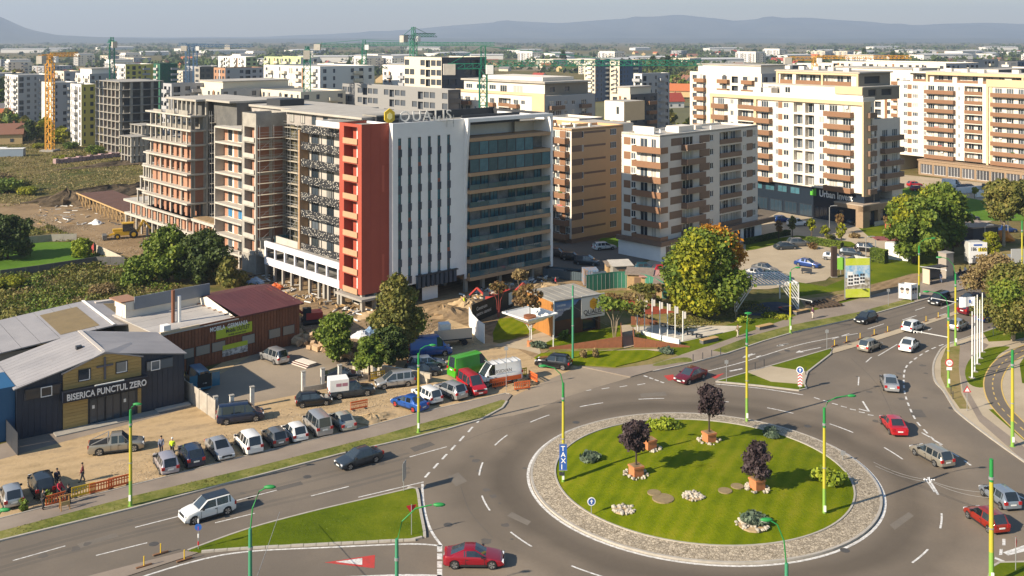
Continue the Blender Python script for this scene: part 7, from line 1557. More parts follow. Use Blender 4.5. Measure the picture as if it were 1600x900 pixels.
for s in(-1,1):
 mb=MB();mb.box(-1.9,-1.3,s*0.92,s*0.935,1.5,1.85);mb.build('canopy_lettering_panel',mat('mauve_print',(0.35,0.16,0.2),0.6),bp_);mb=MB();mb.box(-1.2,-0.6,s*0.92,s*0.935,1.5,1.85);mb.build('canopy_lettering_panel',mat('mauve_print',(0.35,0.16,0.2),0.6),bp_)
for s in(-1,1):
 mb=MB();mb.box(-2.9,-2.84,s*0.98,s*2.0,0.5,2.3);mb.build('rear_door',PAINT['vanblue'],bv)
mb=MB();mb.box(-2.875,-2.84,-0.9,0.9,0.6,2.3);mb.build('load_opening',BLACK,bv)
for s in(-1,1):
 mb=MB();mb.box(-2.6,1.6,s*1.005,s*1.02,0.45,0.95);mb.build('side_stripe',ORANGE,wv)
for s,rz in((1,180),(-1,0)):text_part('van_lettering','OBSIDIAN',0.55,0.005,DARK,wv,(1.3*s if s>0 else-2.2,s*1.015,1.5),(R(90),0,R(rz)),width=2.6)
for i in range(5):mb=MB();mb.box(-2.3+i*0.9,-2.22+i*0.9,-0.8,0.8,2.58,2.64);mb.build('roof_bar',STEEL,wv)
for lb,ty,c,u,v,h in(('white suv parked in the shade under the dark shopfront','suv','white',1246,354,10),('blue hatchback parked under the dark shopfront','hatch','blue',1222,348,10),('dark saloon next to the grey suv on the tan car park','sedan','slate',1228,391,10),('grey suv with a dark roof on the tan car park','suv','grey',1248,386,8),('blue saloon beside the small grass patch on the car park','sedan','blue',1262,420,-40),('black hatchback with a white stripe on the car park exit','hatch','slate',1329,402,-30),('black suv parked by the clipped hedge','suv','black',1355,396,-35),('silver hatchback behind the brown totem','hatch','silver',1303,409,-30),('silver saloon parked next to the pergola, nearest the maple','sedan','silver',1183,436,-45),('grey saloon behind the silver saloon at the pergola','sedan','grey',1195,428,-45),('bottle green estate behind the pergola','wagon','bottle',1213,438,-5),('teal car in the shade behind the wooden huts','hatch','teal',1008,425,5),('red car behind the wooden huts','hatch','red',1037,429,12),('black suv in deep shade at the foot of the glazed tower','suv','black',872,404,-25),('black car parked second from the glazed tower','wagon','black',895,409,-20),('dark grey van parked third from the glazed tower','mpv','slate',917,416,-20),('red hatchback far right below the long white block','hatch','red',1429,292,10),('red and white car in front of the far red hatchback','hatch','crimson',1434,299,10),('white van in front of the shop podium','bigvan','white',1489,296,-30),('grey car passing the white van','sedan','grey',1474,303,5),('dark car right of the white van','hatch','slate',1506,297,-20),('second dark car right of the white van','hatch','grey',1517,297,-20),('navy suv behind the large green trees','suv','navy',1514,346,10),('red car behind the large green trees','hatch','red',1511,353,10),('blue car beyond the orange play house','hatch','blue',1573,364,10),('blue grey car in the deep shade behind the street entrance','sedan','slate',1340,352,15)):
 car(lb,ty,c,u,v,h,'cars parked around the apartment blocks',detail=False)
# ================================================================ STREET FURNITURE
P_LG=mat('pole_light_green',(0.20,0.36,0.06),0.5);P_YE=mat('pole_yellow',(0.42,0.37,0.035),0.5);P_GR=mat('pole_green',(0.02,0.22,0.05),0.5);P_DG=mat('pole_sea_green',(0.05,0.24,0.13),0.5)
def lamp(label,u,vb,vt,arm=None,style='band',off=None,r=0.13):
 """lamp post at ground pixel (u, vb), pole top at row vt; arm: pixel of the lamp head"""
 if off is not None:Y=F*(CH-off)/(vt-VH);x=(u-800)/F*Y
 else:x,Y,_=g(u,vb)
 H=zv(vt,Y);t=thing('lamp_post' if arm else 'trolley_pole',label,'lamp post' if arm else 'pole',(x,Y,0),0,'green and yellow poles')
 secs=[(0,.27,P_LG),(.27,.82,P_YE),(.82,1,P_GR)]if style=='band' else([(0,1,P_DG)]if style=='green' else[(0,.5,P_LG),(.5,.86,P_YE),(.86,1,P_GR)])
 for a,b,m in secs:mb=MB();mb.tube([(0,0,a*H-(0.1 if a==0 else 0)),(0,0,b*H)],[r*(1.18-0.3*a),r*(1.18-0.3*b)],10);mb.build('pole_section',m,t,50)
 mb=MB();mb.cyl(0,0,-0.05,0.12,r*1.9,n=10);mb.build('base_plate',P_LG,t);mb=MB();mb.cyl(0,0,H*0.84,H*0.86,r*1.25,n=10);mb.cyl(0,0,H*0.45,H*0.46,r*1.25,n=10);mb.build('clamp',STEEL,t)
 if style=='band':mb=MB();mb.box(-0.09,0.09,-r-0.12,-r+0.02,0.6,1.1);mb.build('connection_box',WHITE,t)
 if arm:
  e=gz(arm[0],Y,arm[1]);e=Vector((e[0]-x,0.4,e[2]));d=Vector((e.x,0,0));s=1 if e.x>0 else-1
  pts=[(0,0,H-0.2),(e.x*0.12,0.05,H+(e.z-H)*0.55),(e.x*0.42,0.2,H+(e.z-H)*0.92),(e.x*0.8,0.35,e.z+0.02)]
  mb=MB();mb.tube(pts,0.045,7);mb.build('arm',P_GR,t,60)
  mb=MB();mb.blob((e.x-0.1*s,e.y,e.z),0.42,0.17,0.13,n=8,k=6);mb.build('lamp_head',P_GR,t,60);mb=MB();mb.blob((e.x-0.05*s,e.y,e.z-0.07),0.3,0.12,0.08,n=8,k=5);mb.build('lamp_glass',FRAME_W,t,60)
 return t,(x,Y,H)
lamp('lamp post with a short arm in the verge before the church',204,792,640,(214,634))
lamp('lamp post rising in front of the bright blue saloon',654,677,552,(677,541))
lp3,P3=lamp('lamp post carrying the tall blue banner at the roundabout edge',880,758,598,(847,574))
lamp('lamp post at the far side of the roundabout lawn',1167,661,515,(1172,491))
lamp('lamp post at the right side of the roundabout lawn with a long arm',1288,809,637,(1335,621))
lamp('near lamp post with its arm over the grass splitter',391,0,826,(422,765),'green',8.6)
lamp('near lamp post with its arm over the entry line',620,0,842,(688,793),'green',8.6)
lamp('near lamp post whose head hangs before the juniper nest',1229,0,880,(1198,817),'green',8.6)
lamp('bare green and yellow pole by the brick red hatchback',1549,0,717,None,'band',9.5,0.16)
lamp('bare pole between the cycle path and the right edge',1582,699,547,None,'band',None,0.15)
lp11,P11=lamp('lamp post carrying the round speed sign',1482,606,478,(1448,457))
lamp('lamp post behind the flagpoles with its arm to the left',1493,541,428,(1468,403))
lamp('lamp post at the photo cube',1436,468,384,(1461,373))
lamp('lamp post on the verge in front of the pergola',1235,521,425,(1249,419))
lamp('plain green pole before the sales pavilion',895,561,446,None,'green')
lamp('pole at the right edge above the grey wall',1597,446,345,None,'band')
lamp('lamp post cut by the left edge of the photo',-6,0,822,(5,801),'green',8.6)
def white_lamp(label,u,vb,vt):
 x,Y,_=g(u,vb);H=zv(vt,Y);t=thing('street_lamp',label,'street lamp',(x,Y,0),0,'grey street lamps by the blocks');mb=MB();mb.tube([(0,0,0),(0,0,H-0.3),(0.3,0,H),(1.2,0,H+0.1)],0.08,7);mb.build('pole',STEEL,t);mb=MB();mb.box(0.9,1.6,-0.12,0.12,H+0.02,H+0.14);mb.build('lamp_head',STEEL,t)
for lb,u,b,tp in(('white street lamp in front of the dark shopfront',1296,367,322),('grey street lamp beside the hedge on the car park',1353,404,370),('grey street lamp on the dark lawn below the long block',1446,322,298),('grey street lamp beside the dark shed',1539,398,352),('grey street lamp right of the dark shed',1575,374,340)):white_lamp(lb,u,b,tp)
def banner():
 t=thing('banner','tall blue banner with white letters strapped to the roundabout lamp post','banner',(P3[0]-0.02,P3[1]-0.22,0));z1,z0=zv(692,P3[1]),zv(733,P3[1]);w=0.34
 mb=MB();mb.box(-w,w,-0.03,0.0,z0,z1);mb.build('panel',mat('banner_blue',(0.03,0.10,0.36),0.5),t)
 for i,ch in enumerate('TAXI'):text_part('lettering',ch,0.62,0.004,R_WHITE,t,(w*0.55,-0.036,z1-0.62-i*0.56),(R(90),0,R(0)),bold=0.01).location.x=-0.2
 [(lambda m_:(m_.bar((-w-0.05,-0.02,q),(w+0.05,-0.02,q),0.05),m_.build('bracket',STEEL,t)))(MB())for q in(z0,z1)];mb=MB();mb.box(-0.35,0.1,-0.1,0.1,z0-0.45,z0-0.2);mb.build('cabinet',DARK,t)
banner()
S_BLUE=mat('sign_blue',(0.02,0.09,0.34),0.5);S_RED=mat('sign_red',(0.50,0.02,0.03),0.5)
def disc_face(mb,r,z,y,m,n=20):mb.face([(math.cos(2*math.pi*i/n)*r,y,z+math.sin(2*math.pi*i/n)*r)for i in range(n)],m)
def sign_post(label,loc,hp,cat='road sign',name='road_sign',rz=0):
 t=thing(name,label,cat,loc,R(rz));mb=MB();mb.cyl(0,0,-0.05,hp,0.035,n=8);mb.build('post',STEEL,t);return t
def round_sign(label,loc,hp,r,rim,face,rz=0,glyph=None):
 t=sign_post(label,loc,hp,rz=rz);mb=MB();mb.tube([(0,-0.07,hp-r),(0,-0.03,hp-r)],r,20);o=mb.build('sign_disc',rim,t);mb=MB();disc_face(mb,r*0.80,hp-r,-0.072,0);mb.build('sign_face',face,t)
 if glyph=='arrow':
  mb=MB();z=hp-r;mb.face([(-0.05,-0.076,z-r*0.5),(0.05,-0.076,z-r*0.5),(0.05,-0.076,z+0.02),(-0.05,-0.076,z+0.02)]);mb.face([(-r*0.42,-0.076,z),(r*0.42,-0.076,z),(0,-0.076,z+r*0.55)]);mb.build('arrow',R_WHITE,t)
 elif glyph:text_part('lettering',glyph,r*0.95,0.003,DARK,t,(-r*0.55,-0.076,hp-r-r*0.33),(R(90),0,0),width=r*1.05)
 return t
round_sign('round blue sign with a white arrow at the near edge of the roundabout',gi(924,806),1.6,0.36,R_WHITE,S_BLUE,10,'arrow')
kr=round_sign('round blue keep right sign over red chevrons on the far splitter',(*g(1250,609)[:2],0.12),2.6,0.42,R_WHITE,S_BLUE,-10,'arrow')
mb=MB();mb.box(-0.24,0.24,-0.07,-0.035,0.3,1.7);mb.build('chevron_board',R_WHITE,kr)
mb=MB()
for i in range(4):z=0.35+i*0.35;mb.face([(-0.24,-0.075,z),(0,-0.075,z+0.2),(0,-0.075,z+0.36),(-0.24,-0.075,z+0.16)]);mb.face([(0.24,-0.075,z),(0.24,-0.075,z+0.16),(0,-0.075,z+0.36),(0,-0.075,z+0.2)])
mb.build('chevron',S_RED,kr)
sp=thing('speed_sign','round red rimmed speed sign strapped to the pole by the exit lane','road sign',(P11[0],P11[1]-0.2,zv(566,P11[1])),R(-5));mb=MB();mb.tube([(0,-0.04,0),(0,0,0)],0.46,20);mb.build('sign_disc',S_RED,sp);mb=MB();disc_face(mb,0.35,0,-0.042,0);mb.build('sign_face',R_WHITE,sp);text_part('lettering','50',0.42,0.003,DARK,sp,(-0.24,-0.046,-0.15),(R(90),0,0),width=0.46);mb=MB();mb.box(-0.3,0.3,-0.04,0,-0.85,-0.5);mb.build('plate',R_WHITE,sp)
def tri_sign(label,loc,hp,up=True,rz=0,s=0.45):
 t=sign_post(label,loc,hp,rz=rz);z=hp-0.35;P=[(-s,z-s*0.5),(s,z-s*0.5),(0,z+s*1.1)]if up else[(s,z+s*0.6),(-s,z+s*0.6),(0,z-s)]
 for k,m,y,nm in((1.0,S_RED,-0.05,'sign_plate'),(0.62,R_WHITE,-0.056,'sign_face')):
  mb=MB();cz=sum(p[1]for p in P)/3;Q=[(p[0]*k,cz+(p[1]-cz)*k)for p in P];mb.face([(p[0],y,p[1])for p in Q]);mb.face([(p[0],y+0.02,p[1])for p in reversed(Q)]);mb.build(nm,m,t)
 return t
tri_sign('red triangle warning sign at the corner of the grass wedge',(*g(1511,643)[:2],0.1),2.6)
tri_sign('give way sign seen edge-on on the south verge',(*g(1587,893)[:2],0.13),2.5,False,70)
tri_sign('give way sign with an orange back on the grass splitter',(*g(643,838)[:2],0.13),2.5,False,200)
round_sign('white round no entry sign beside the tree at the far right',(*g(1552,526)[:2],0.1),2.8,0.3,S_RED,R_WHITE,0)
t=sign_post('thin grey direction board seen edge-on at the tip of the grass splitter',(*g(631,769)[:2],0.13),2.6,rz=80);mb=MB();mb.box(-0.55,0.55,-0.06,-0.03,1.0,2.6);mb.build('board',STEEL,t)
t=sign_post('red white and blue marker post on the point of the splitter',(*g(310,860)[:2],0.13),2.6);mb=MB();disc_face(mb,0.28,1.75,-0.05,0);mb.build('sign_face',S_BLUE,t)
for i in range(4):mb=MB();mb.cyl(0,0,0.3+i*0.6,0.6+i*0.6,0.06,n=8);mb.build('post_band',S_RED if i%2==0 else R_WHITE,t)
for lb,u,v,h in(('thin grey sign post on the far splitter nearest the maroon saloon',1135,598,2.6),('thin grey sign post at the tip of the far splitter',1292,547,2.6),('white post sign beside the pit barriers',791,613,5.2),('grey sign post on the north verge by the photo cube',1388,479,2.6),('small dark marker post on the right rim of the roundabout',1317,722,1.0)):
 t=sign_post(lb,(*g(u,v)[:2],0.12),h);mb=MB();mb.box(-0.22,0.22,-0.05,-0.02,h-0.45,h-0.05);mb.build('plate',STEEL,t)
mb=MB();mb.cyl(0,0,0,0.9,0.05,n=8);bme=mb.mesh('bollard',DARK)
for i,(u,v)in enumerate(((1083,566),(1098,563),(1112,559),(1126,556),(1180,579),(1194,574),(1259,587),(1486,617),(1489,625))):
 o=link('bollard',bme,None,(*g(u,v)[:2],0.1));tag(o,('first','second','third','fourth','fifth','sixth','seventh','eighth','ninth')[i]+' small black bollard counted from the zebra crossing eastwards','bollard','black bollards at the crossing')
_dl=None
for i,(u,v,nm)in enumerate(((225,886,'lowest'),(251,866,'middle'),(288,876,'right hand'),(1304,541,'first'),(1323,535,'second'),(1344,530,'third'),(1366,524,'fourth'),(1387,519,'fifth'),(1410,512,'sixth'),(1447,503,'seventh'),(1466,497,'eighth'))):
 p=(*g(u,v)[:2],0.05);lb=nm+' yellow lane post in the row on the %s median'%('near left' if i<3 else 'far right')
 if _dl is None:
  _dl=thing('lane_post',lb,'lane post',p,R(36),'yellow lane posts');mb=MB();mb.cyl(0,0,0.08,0.8,0.045,n=8);mb.build('post',YELLOW,_dl);mb=MB();mb.box(-0.6,0.6,-0.1,0.1,0,0.08);mb.build('rubber_base',mat('worn_rubber',(0.20,0.10,0.05),0.8),_dl)
 else:dup(_dl,p,R(36),lb)
_bar={}
def barrier(label,u,v,rz,m,z=0.0,L=2.0):
 if m.name not in _bar:
  t=thing('barrier',label,'barrier',(*g(u,v)[:2],z),R(rz),'plastic work site barriers');_bar[m.name]=t;mb=MB()
  mb.box(-L/2,L/2,-0.03,0.03,0.85,1.0);mb.box(-L/2,L/2,-0.03,0.03,0.12,0.28);mb.box(-L/2,L/2,-0.031,0.031,0.62,0.70)
  mb.build('rail',m,t)
  for i in range(9):mb=MB();x=-L/2+0.02+(L-0.12)*i/8;mb.box(x,x+0.08,-0.028,0.028,0.28,0.85);mb.build('slat',m,t)
  for s in(-0.7,0.7):mb=MB();mb.box(s-0.05,s+0.05,-0.3,0.3,0,0.12);mb.build('foot',DARK,t)
 else:dup(_bar[m.name],(*g(u,v)[:2],z),R(rz),label)
barrier('orange barrier farthest left by the people',90,788,40,ORANGE);barrier('yellow barrier between the orange ones beside the lamp post',130,775,36,YELLOW);barrier('orange barrier right of the yellow one beside the people',158,769,36,ORANGE);barrier('orange barrier end nearest the lamp post in the verge',186,761,36,ORANGE)
barrier('orange barrier standing alone behind the kerb row of cars',561,640,30,ORANGE);barrier('yellow barrier at the gate next to the small tree',589,593,25,YELLOW);barrier('orange barrier at the foot of the white van',781,605,30,ORANGE);barrier('yellow barrier behind the dug up pit',812,589,30,YELLOW);barrier('orange barrier right of the pit',833,595,-60,ORANGE);barrier('orange barrier in front of the pit',816,609,22,ORANGE);barrier('second orange barrier against the white van',797,599,30,ORANGE)
def mound(label,u,v,rx,ry,h,m,seed,rz=0,name='earth_heap',cat='earth heap',n=26):
 rs=np.random.RandomState(seed);mb=MB();k=7;P=[]
 for j in range(k):
  t=j/(k-1)
  for i in range(n):a=2*math.pi*i/n;q=(1-t)*(1+0.18*math.sin(3*a+seed)+0.1*rs.randn());P.append((math.cos(a)*rx*q,math.sin(a)*ry*q,h*(1-(1-t)**1.4)*(1+0.12*rs.randn())-(0.05 if j==0 else 0)))
 mb.v=P
 for j in range(k-1):
  for i in range(n):mb.f.append((j*n+i,j*n+(i+1)%n,(j+1)*n+(i+1)%n,(j+1)*n+i));mb.m.append(0)
 o=mb.build(name,m);o.location=(*g(u,v)[:2],0);o.rotation_euler=(0,0,R(rz));tag(o,label,cat);return o
M_EARTHD=ground_mat('dark_dug_earth',[(0.3,(0.04,0.03,0.02)),(0.5,(0.10,0.075,0.048)),(0.7,(0.17,0.125,0.08))],0.3,fine=2,fine_amt=0.6,bump=1.0)
mound('long dark ridge of dug earth on the meadow',170,306,22,4,2.6,M_EARTHD,1,40);mound('dark heap of dug earth at the end of the timber deck',105,318,7,5,3.2,M_EARTHD,2);mound('low dark ridge of earth right of the long ridge',225,300,9,3,2.4,M_EARTHD,3,40);mound('dark rubble row beside the bundled bricks on the meadow',190,258,16,3,1.3,M_EARTHD,4,35)
mound('pale heap of excavated soil before the white tower wall',690,491,4.6,2.8,1.3,M_EARTH,5,20);mound('pale soil heap next to the red digger arm',728,478,3,2.2,1.2,M_DIRT,6,20);mound('small sand heap by the kerb row of cars',578,655,2.6,1.5,0.6,M_DIRT,7,30);mound('small rubble heap in the pit between barriers',820,600,1.6,1.0,0.5,M_EARTHD,8)
mound('rubble under the red tower overhang',590,492,4,2.2,0.6,M_DIRT,9,40);mound('rubble row along the glazed tower foot',800,463,9,2.2,0.9,M_EARTHD,10,40);mound('soil bank behind the sales pavilion',848,452,6,2,1.0,M_DIRT,11,30)
t=thing('stone_pile','heap of tan building stone blocks below the yard trees','stone pile',(*g(505,545)[:2],0),R(-38));rs=random.Random(4);mb=MB();mb.box(-0.5,0.5,-0.4,0.4,-0.3,0.3);sme=mb.mesh('stone_block',mat('tan_stone',(0.46,0.32,0.19),0.9,(0.36,0.25,0.15),1.5,0.5,rand=0.2))
for i in range(70):
 x=rs.uniform(-6.5,6.5);y=rs.uniform(-1.3,1.3);o=link('stone_block',sme,t,(x,y,0.25+rs.uniform(0,1.4)*(1-abs(y)/1.6)),rot=(rs.uniform(-.5,.5),rs.uniform(-.5,.5),rs.uniform(0,3)));s=rs.uniform(0.6,1.25);o.scale=(s,s*rs.uniform(0.7,1),s)
t=thing('low_wall','low pale block wall under the yard trees ending at the yellow barrier','wall',(*g(552,578)[:2],0),R(-27))
for i in range(12):
 for j in range(2):mb=MB();mb.box(i*0.9+0.02+(j*0.4),i*0.9+0.88+(j*0.4),-0.2,0.2,j*0.62,j*0.62+0.6);mb.build('block',mat('pale_block',(0.46,0.40,0.31),0.9,rand=0.15),t)
M_POST=mat('whitewashed_post',(0.60,0.58,0.54),0.85,(0.48,0.46,0.42),2)
_gp=None
for lb,u,v,h in(('white gate post at the concrete panel fence end',337,652,2.2),('white gate post behind the navy minibus at left',362,650,2.2),('white gate post behind the navy minibus at right',394,636,2.2),('white gate post above the black hatchback, left',474,612,2.3),('white gate post above the black hatchback, right',504,607,2.3),('white gate post left of the boxed pickup',531,600,2.2),('white gate post right of the boxed pickup',560,594,2.3),('white gate post beside the yellow gate barrier',586,590,2.2)):
 t=thing('gate_post',lb,'gate post',(*g(u,v)[:2],0),R(30),'white gate posts of the yard');mb=MB();mb.box(-0.2,0.2,-0.2,0.2,-0.1,h);mb.build('shaft',M_POST,t);mb=MB();mb.box(-0.25,0.25,-0.25,0.25,h,h+0.1);mb.build('cap',CONC,t)
def panel_fence(label,pts,h,w,m,name='fence',cat='fence',th=0.1,gap=0.04,postm=None):
 t=thing(name,label,cat,(*pts[0],0));k=0
 for a,b in zip(pts,pts[1:]):
  L=math.hypot(b[0]-a[0],b[1]-a[1]);n=max(1,round(L/w));rz=math.atan2(b[1]-a[1],b[0]-a[0])
  for i in range(n):
   mb=MB();mb.box(gap/2,L/n-gap/2,-th/2,th/2,0,h);x,y=a[0]+(b[0]-a[0])*i/n-pts[0][0],a[1]+(b[1]-a[1])*i/n-pts[0][1];mb.build('panel',m,t,loc=(x,y,0),rz=rz)
   if postm:mb=MB();mb.box(-0.08,0.08,-0.1,0.1,0,h+0.12);mb.build('post',postm,t,loc=(x,y,0),rz=rz)
 return t
panel_fence('weathered concrete panel fence between church yard and gate',W2([(288,622),(337,656)]),2.1,2.0,mat('weathered_panel',(0.40,0.36,0.31),0.9,(0.28,0.25,0.21),0.8,0.6,rand=0.1),postm=CONC)
panel_fence('low rail wall between the white gate posts',W2([(474,613),(504,608),(531,601),(560,595),(586,591)]),0.6,3,CONC)
panel_fence('concrete garden wall along the dirt track with a red gate',W2([(122,385),(140,391),(165,402),(190,414)]),1.6,2.2,mat('pale_garden_wall',(0.42,0.36,0.28),0.9,rand=0.12),name='garden_wall',cat='wall')
t=thing('metal_gate','red metal gate in the garden wall along the dirt track','gate',(*g(144,394)[:2],0),R(-45));mb=MB();mb.box(-1.4,1.4,-0.28,-0.2,0,2.0);mb.build('gate_leaf',mat('faded_red_paint',(0.36,0.05,0.045),0.7),t);mb=MB();mb.box(-1.5,-1.4,-0.3,-0.1,0,2.1);mb.box(1.4,1.5,-0.3,-0.1,0,2.1);mb.build('gate_frame',DARK,t)
panel_fence('grey garden wall at the near edge of the bright lawn',W2([(0,436),(60,428),(150,414),(195,414)]),1.5,2.4,CONC_D,name='garden_wall',cat='wall');panel_fence('grey garden wall at the far edge of the bright lawn',W2([(42,381),(80,377),(120,376)]),1.4,2.4,CONC,name='garden_wall',cat='wall')
panel_fence('dark mesh gate at the church corner',W2([(0,672),(10,690),(28,712)]),2.2,2.0,FRAME_D,th=0.05)
hp=W2([(733,508),(738,520),(748,531),(757,537)]);panel_fence('white site hoarding leaves at the builders gate',hp,2.6,1.4,WHITE,name='hoarding',cat='hoarding')
t=thing('hoarding','black printed hoarding with white slogan behind the builders gate','hoarding',(*g(737,506)[:2],0),math.atan2(g(803,478)[1]-g(737,506)[1],g(803,478)[0]-g(737,506)[0]));Lh=math.hypot(g(803,478)[1]-g(737,506)[1],g(803,478)[0]-g(737,506)[0])
MH=mat('hoarding_black',(0.014,0.016,0.02),0.5)
for i in range(6):mb=MB();mb.box(Lh*i/6,Lh*(i+1)/6-0.03,-0.05,0.05,0,2.7);mb.build('panel',MH,t)
text_part('lettering','Construim',0.75,0.005,R_WHITE,t,(Lh*0.10,-0.07,1.6),(R(90),0,0),width=Lh*0.24);text_part('lettering','pentru oameni',0.75,0.005,R_WHITE,t,(Lh*0.10,-0.07,0.8),(R(90),0,0),width=Lh*0.33);mb=MB();mb.box(Lh*0.86,Lh*0.95,-0.08,-0.05,0.5,2.3);mb.build('white_notice',WHITE,t)
def pavilion():
 B=Bld('sales_pavilion','timber clad sales pavilion with a grey roof and a QUALIS poster front',864,527,30,'pavilion');L=B.fx(938);D=B.fy(824);H=zv(472,B.P[1]);mb=MB()
 facade(mb,(0,0),0,L,0,H,[(L*0.62,L-0.4,0.1,2.4,0.6)],0,0,1);facade(mb,(L,0),90,D,0,H,[],0);facade(mb,(L,D),180,L,0,H,[],0);mb.face([(0,0,H-0.1),(L,0,H-0.1),(L,D,H-0.1),(0,D,H-0.1)],2);B.part('wall',mb,[mat('dark_cedar',(0.10,0.045,0.02),0.7),SHOPG,ROOF_G])
 CED=mat('cedar_board',(0.42,0.185,0.045),0.6,(0.35,0.15,0.04),3,0.4,rand=0.1);n=24
 for i in range(n):mb=MB();mb.box(-0.06,0,D*i/n,D*(i+1)/n-0.02,0,H);mb.build('cedar_board',CED,B.root)
 B.box('roof',-0.15,L+0.15,-0.2,D+0.2,H,H+0.16,ROOF_G);B.box('white_edge',-0.08,0.1,-0.28,-0.2,0,H+0.18,WHITE)
 for i in range(6):B.box('roof_seam',L*(i+0.5)/6-0.04,L*(i+0.5)/6+0.04,0,D,H+0.16,H+0.2,ROOF_G)
 m=bpy.data.materials.new('mountain_poster');m.use_nodes=True;nn=m.node_tree.nodes;ll=m.node_tree.links;tc=nn.new('ShaderNodeTexCoord');sx=nn.new('ShaderNodeSeparateXYZ');ll.new(tc.outputs['Generated'],sx.inputs[0])
 nz=nn.new('ShaderNodeTexNoise');nz.inputs['Scale'].default_value=6;ll.new(tc.outputs['Generated'],nz.inputs[0])
 ridge=nn.new('ShaderNodeMath');ridge.operation='MULTIPLY_ADD';ridge.inputs[1].default_value=0.9;ridge.inputs[2].default_value=-0.12;ll.new(sx.outputs['X'],ridge.inputs[0]);r2=nn.new('ShaderNodeMath');r2.operation='MULTIPLY_ADD';r2.inputs[1].default_value=0.35;ll.new(nz.outputs[0],r2.inputs[0]);ll.new(ridge.outputs[0],r2.inputs[2])
 lt=nn.new('ShaderNodeMath');lt.operation='LESS_THAN';ll.new(sx.outputs['Z'],lt.inputs[0]);ll.new(r2.outputs[0],lt.inputs[1]);rp=nn.new('ShaderNodeValToRGB');rp.color_ramp.elements[0].color=(0.45,0.40,0.42,1);rp.color_ramp.elements[1].color=(0.05,0.16,0.36,1);ll.new(sx.outputs['Z'],rp.inputs[0])
 mx=nn.new('ShaderNodeMix');mx.data_type='RGBA';ll.new(lt.outputs[0],mx.inputs[0]);ll.new(rp.outputs[0],mx.inputs[6]);mx.inputs[7].default_value=(0.025,0.035,0.045,1);ll.new(mx.outputs[2],nn['Principled BSDF'].inputs['Base Color'])
 xs=B.fx(907);B.box('poster',0.05,xs,-0.16,-0.1,2.2,H-0.05,m);zt=1.9;B.box('logo_board',xs+0.02,L+0.6,-0.19,-0.1,1.9,H+0.25,mat('logo_board_white',(0.62,0.60,0.57),0.6))
 hx=MB();c=(xs+(L+0.6-xs)*0.52,H-1.0);P=[(c[0]+math.cos(R(30+60*i))*0.72,c[1]+math.sin(R(30+60*i))*0.85)for i in range(6)];hx.face([(x,-0.21,z)for x,z in P]);hx.build('emblem',mat('emblem_orange',(0.62,0.33,0.015),0.5),B.root)
 for j in range(3):hb=MB();z=c[1]+0.3-j*0.3;hb.box(c[0]-0.35+0.1*j,c[0]+0.35,-0.225,-0.212,z-0.035,z+0.035);hb.build('emblem_bar',mat('emblem_dark_orange',(0.45,0.20,0.01),0.5),B.root)
 text_part('lettering','QUALIS',0.85,0.005,DARK,B.root,(xs+0.35,-0.21,2.45),(R(90),0,0),width=(L+0.6-xs)*0.76,bold=0.012);B.box('tagline',xs+0.6,L+0.1,-0.21,-0.195,2.22,2.32,DARK)
 text_part('lettering','Locuinte',0.5,0.005,R_WHITE,B.root,(0.5,-0.18,4.1),(R(90),0,0),width=1.4);text_part('lettering','pentru oameni',0.5,0.005,R_WHITE,B.root,(0.5,-0.18,3.5),(R(90),0,0),width=2.2)
pavilion()
def canopy():
 p=g(828,541);B=thing('canopy','square white funnel canopy with a corten planter on top','canopy',p,R(40));z=3.0
 mb=MB()
 for i in range(8):
  for j in range(8):
   hh=lambda x,y:z+0.55*max(abs(x),abs(y))**1.6/2.6**0.6;x0,x1,y0,y1=-2.6+0.65*i,-2.6+0.65*(i+1),-2.6+0.65*j,-2.6+0.65*(j+1)
   mb.face([(x0,y0,hh(x0,y0)*1),(x1,y0,hh(x1,y0)),(x1,y1,hh(x1,y1)),(x0,y1,hh(x0,y1))])
 mb.build('funnel_roof',WHITE,B);mb=MB()
 for s in(-1,1):mb.box(s*2.6-0.04,s*2.6+0.04,-2.64,2.64,z+1.30,z+1.5);mb.box(-2.56,2.56,s*2.6-0.04,s*2.6+0.04,z+1.30,z+1.5)
 mb.build('rim',WHITE,B);mb=MB()
 for i in range(6):a=i*60;mb.tube([(0,0,0),(0,0,z*0.7),(math.cos(R(a))*0.6,math.sin(R(a))*0.6,z+0.05)],0.07,6)
 mb.build('stem',WHITE,B);mb=MB();mb.cyl(0,0,0,0.7,0.4,n=12);mb.build('foot_planter',M_TERR,B)
 for sx,sy in((1,1),(1,-1)):mb=MB();mb.bar((2.2*sx,2.2*sy,0),(2.2*sx,2.2*sy,z+1.1),0.1);mb.build('post',WHITE,B)
 t=thing('planter','round corten planter standing on the white canopy','planter',(p[0],p[1],z+0.1));mb=MB();mb.tube([(0,0,0),(0,0,1.0)],[0.8,0.85],18);mb.build('pot',mat('corten_steel',(0.27,0.10,0.045),0.85,(0.20,0.075,0.035),2),t)
 tr=tree('russet tree growing from the planter on the white canopy',(p[0],p[1],z+0.9),4.4,1.9,L_RUST,1100,0.13,0.25,81,'potted_tree',nl=8,shell=0.3,tr=0.06)
canopy()
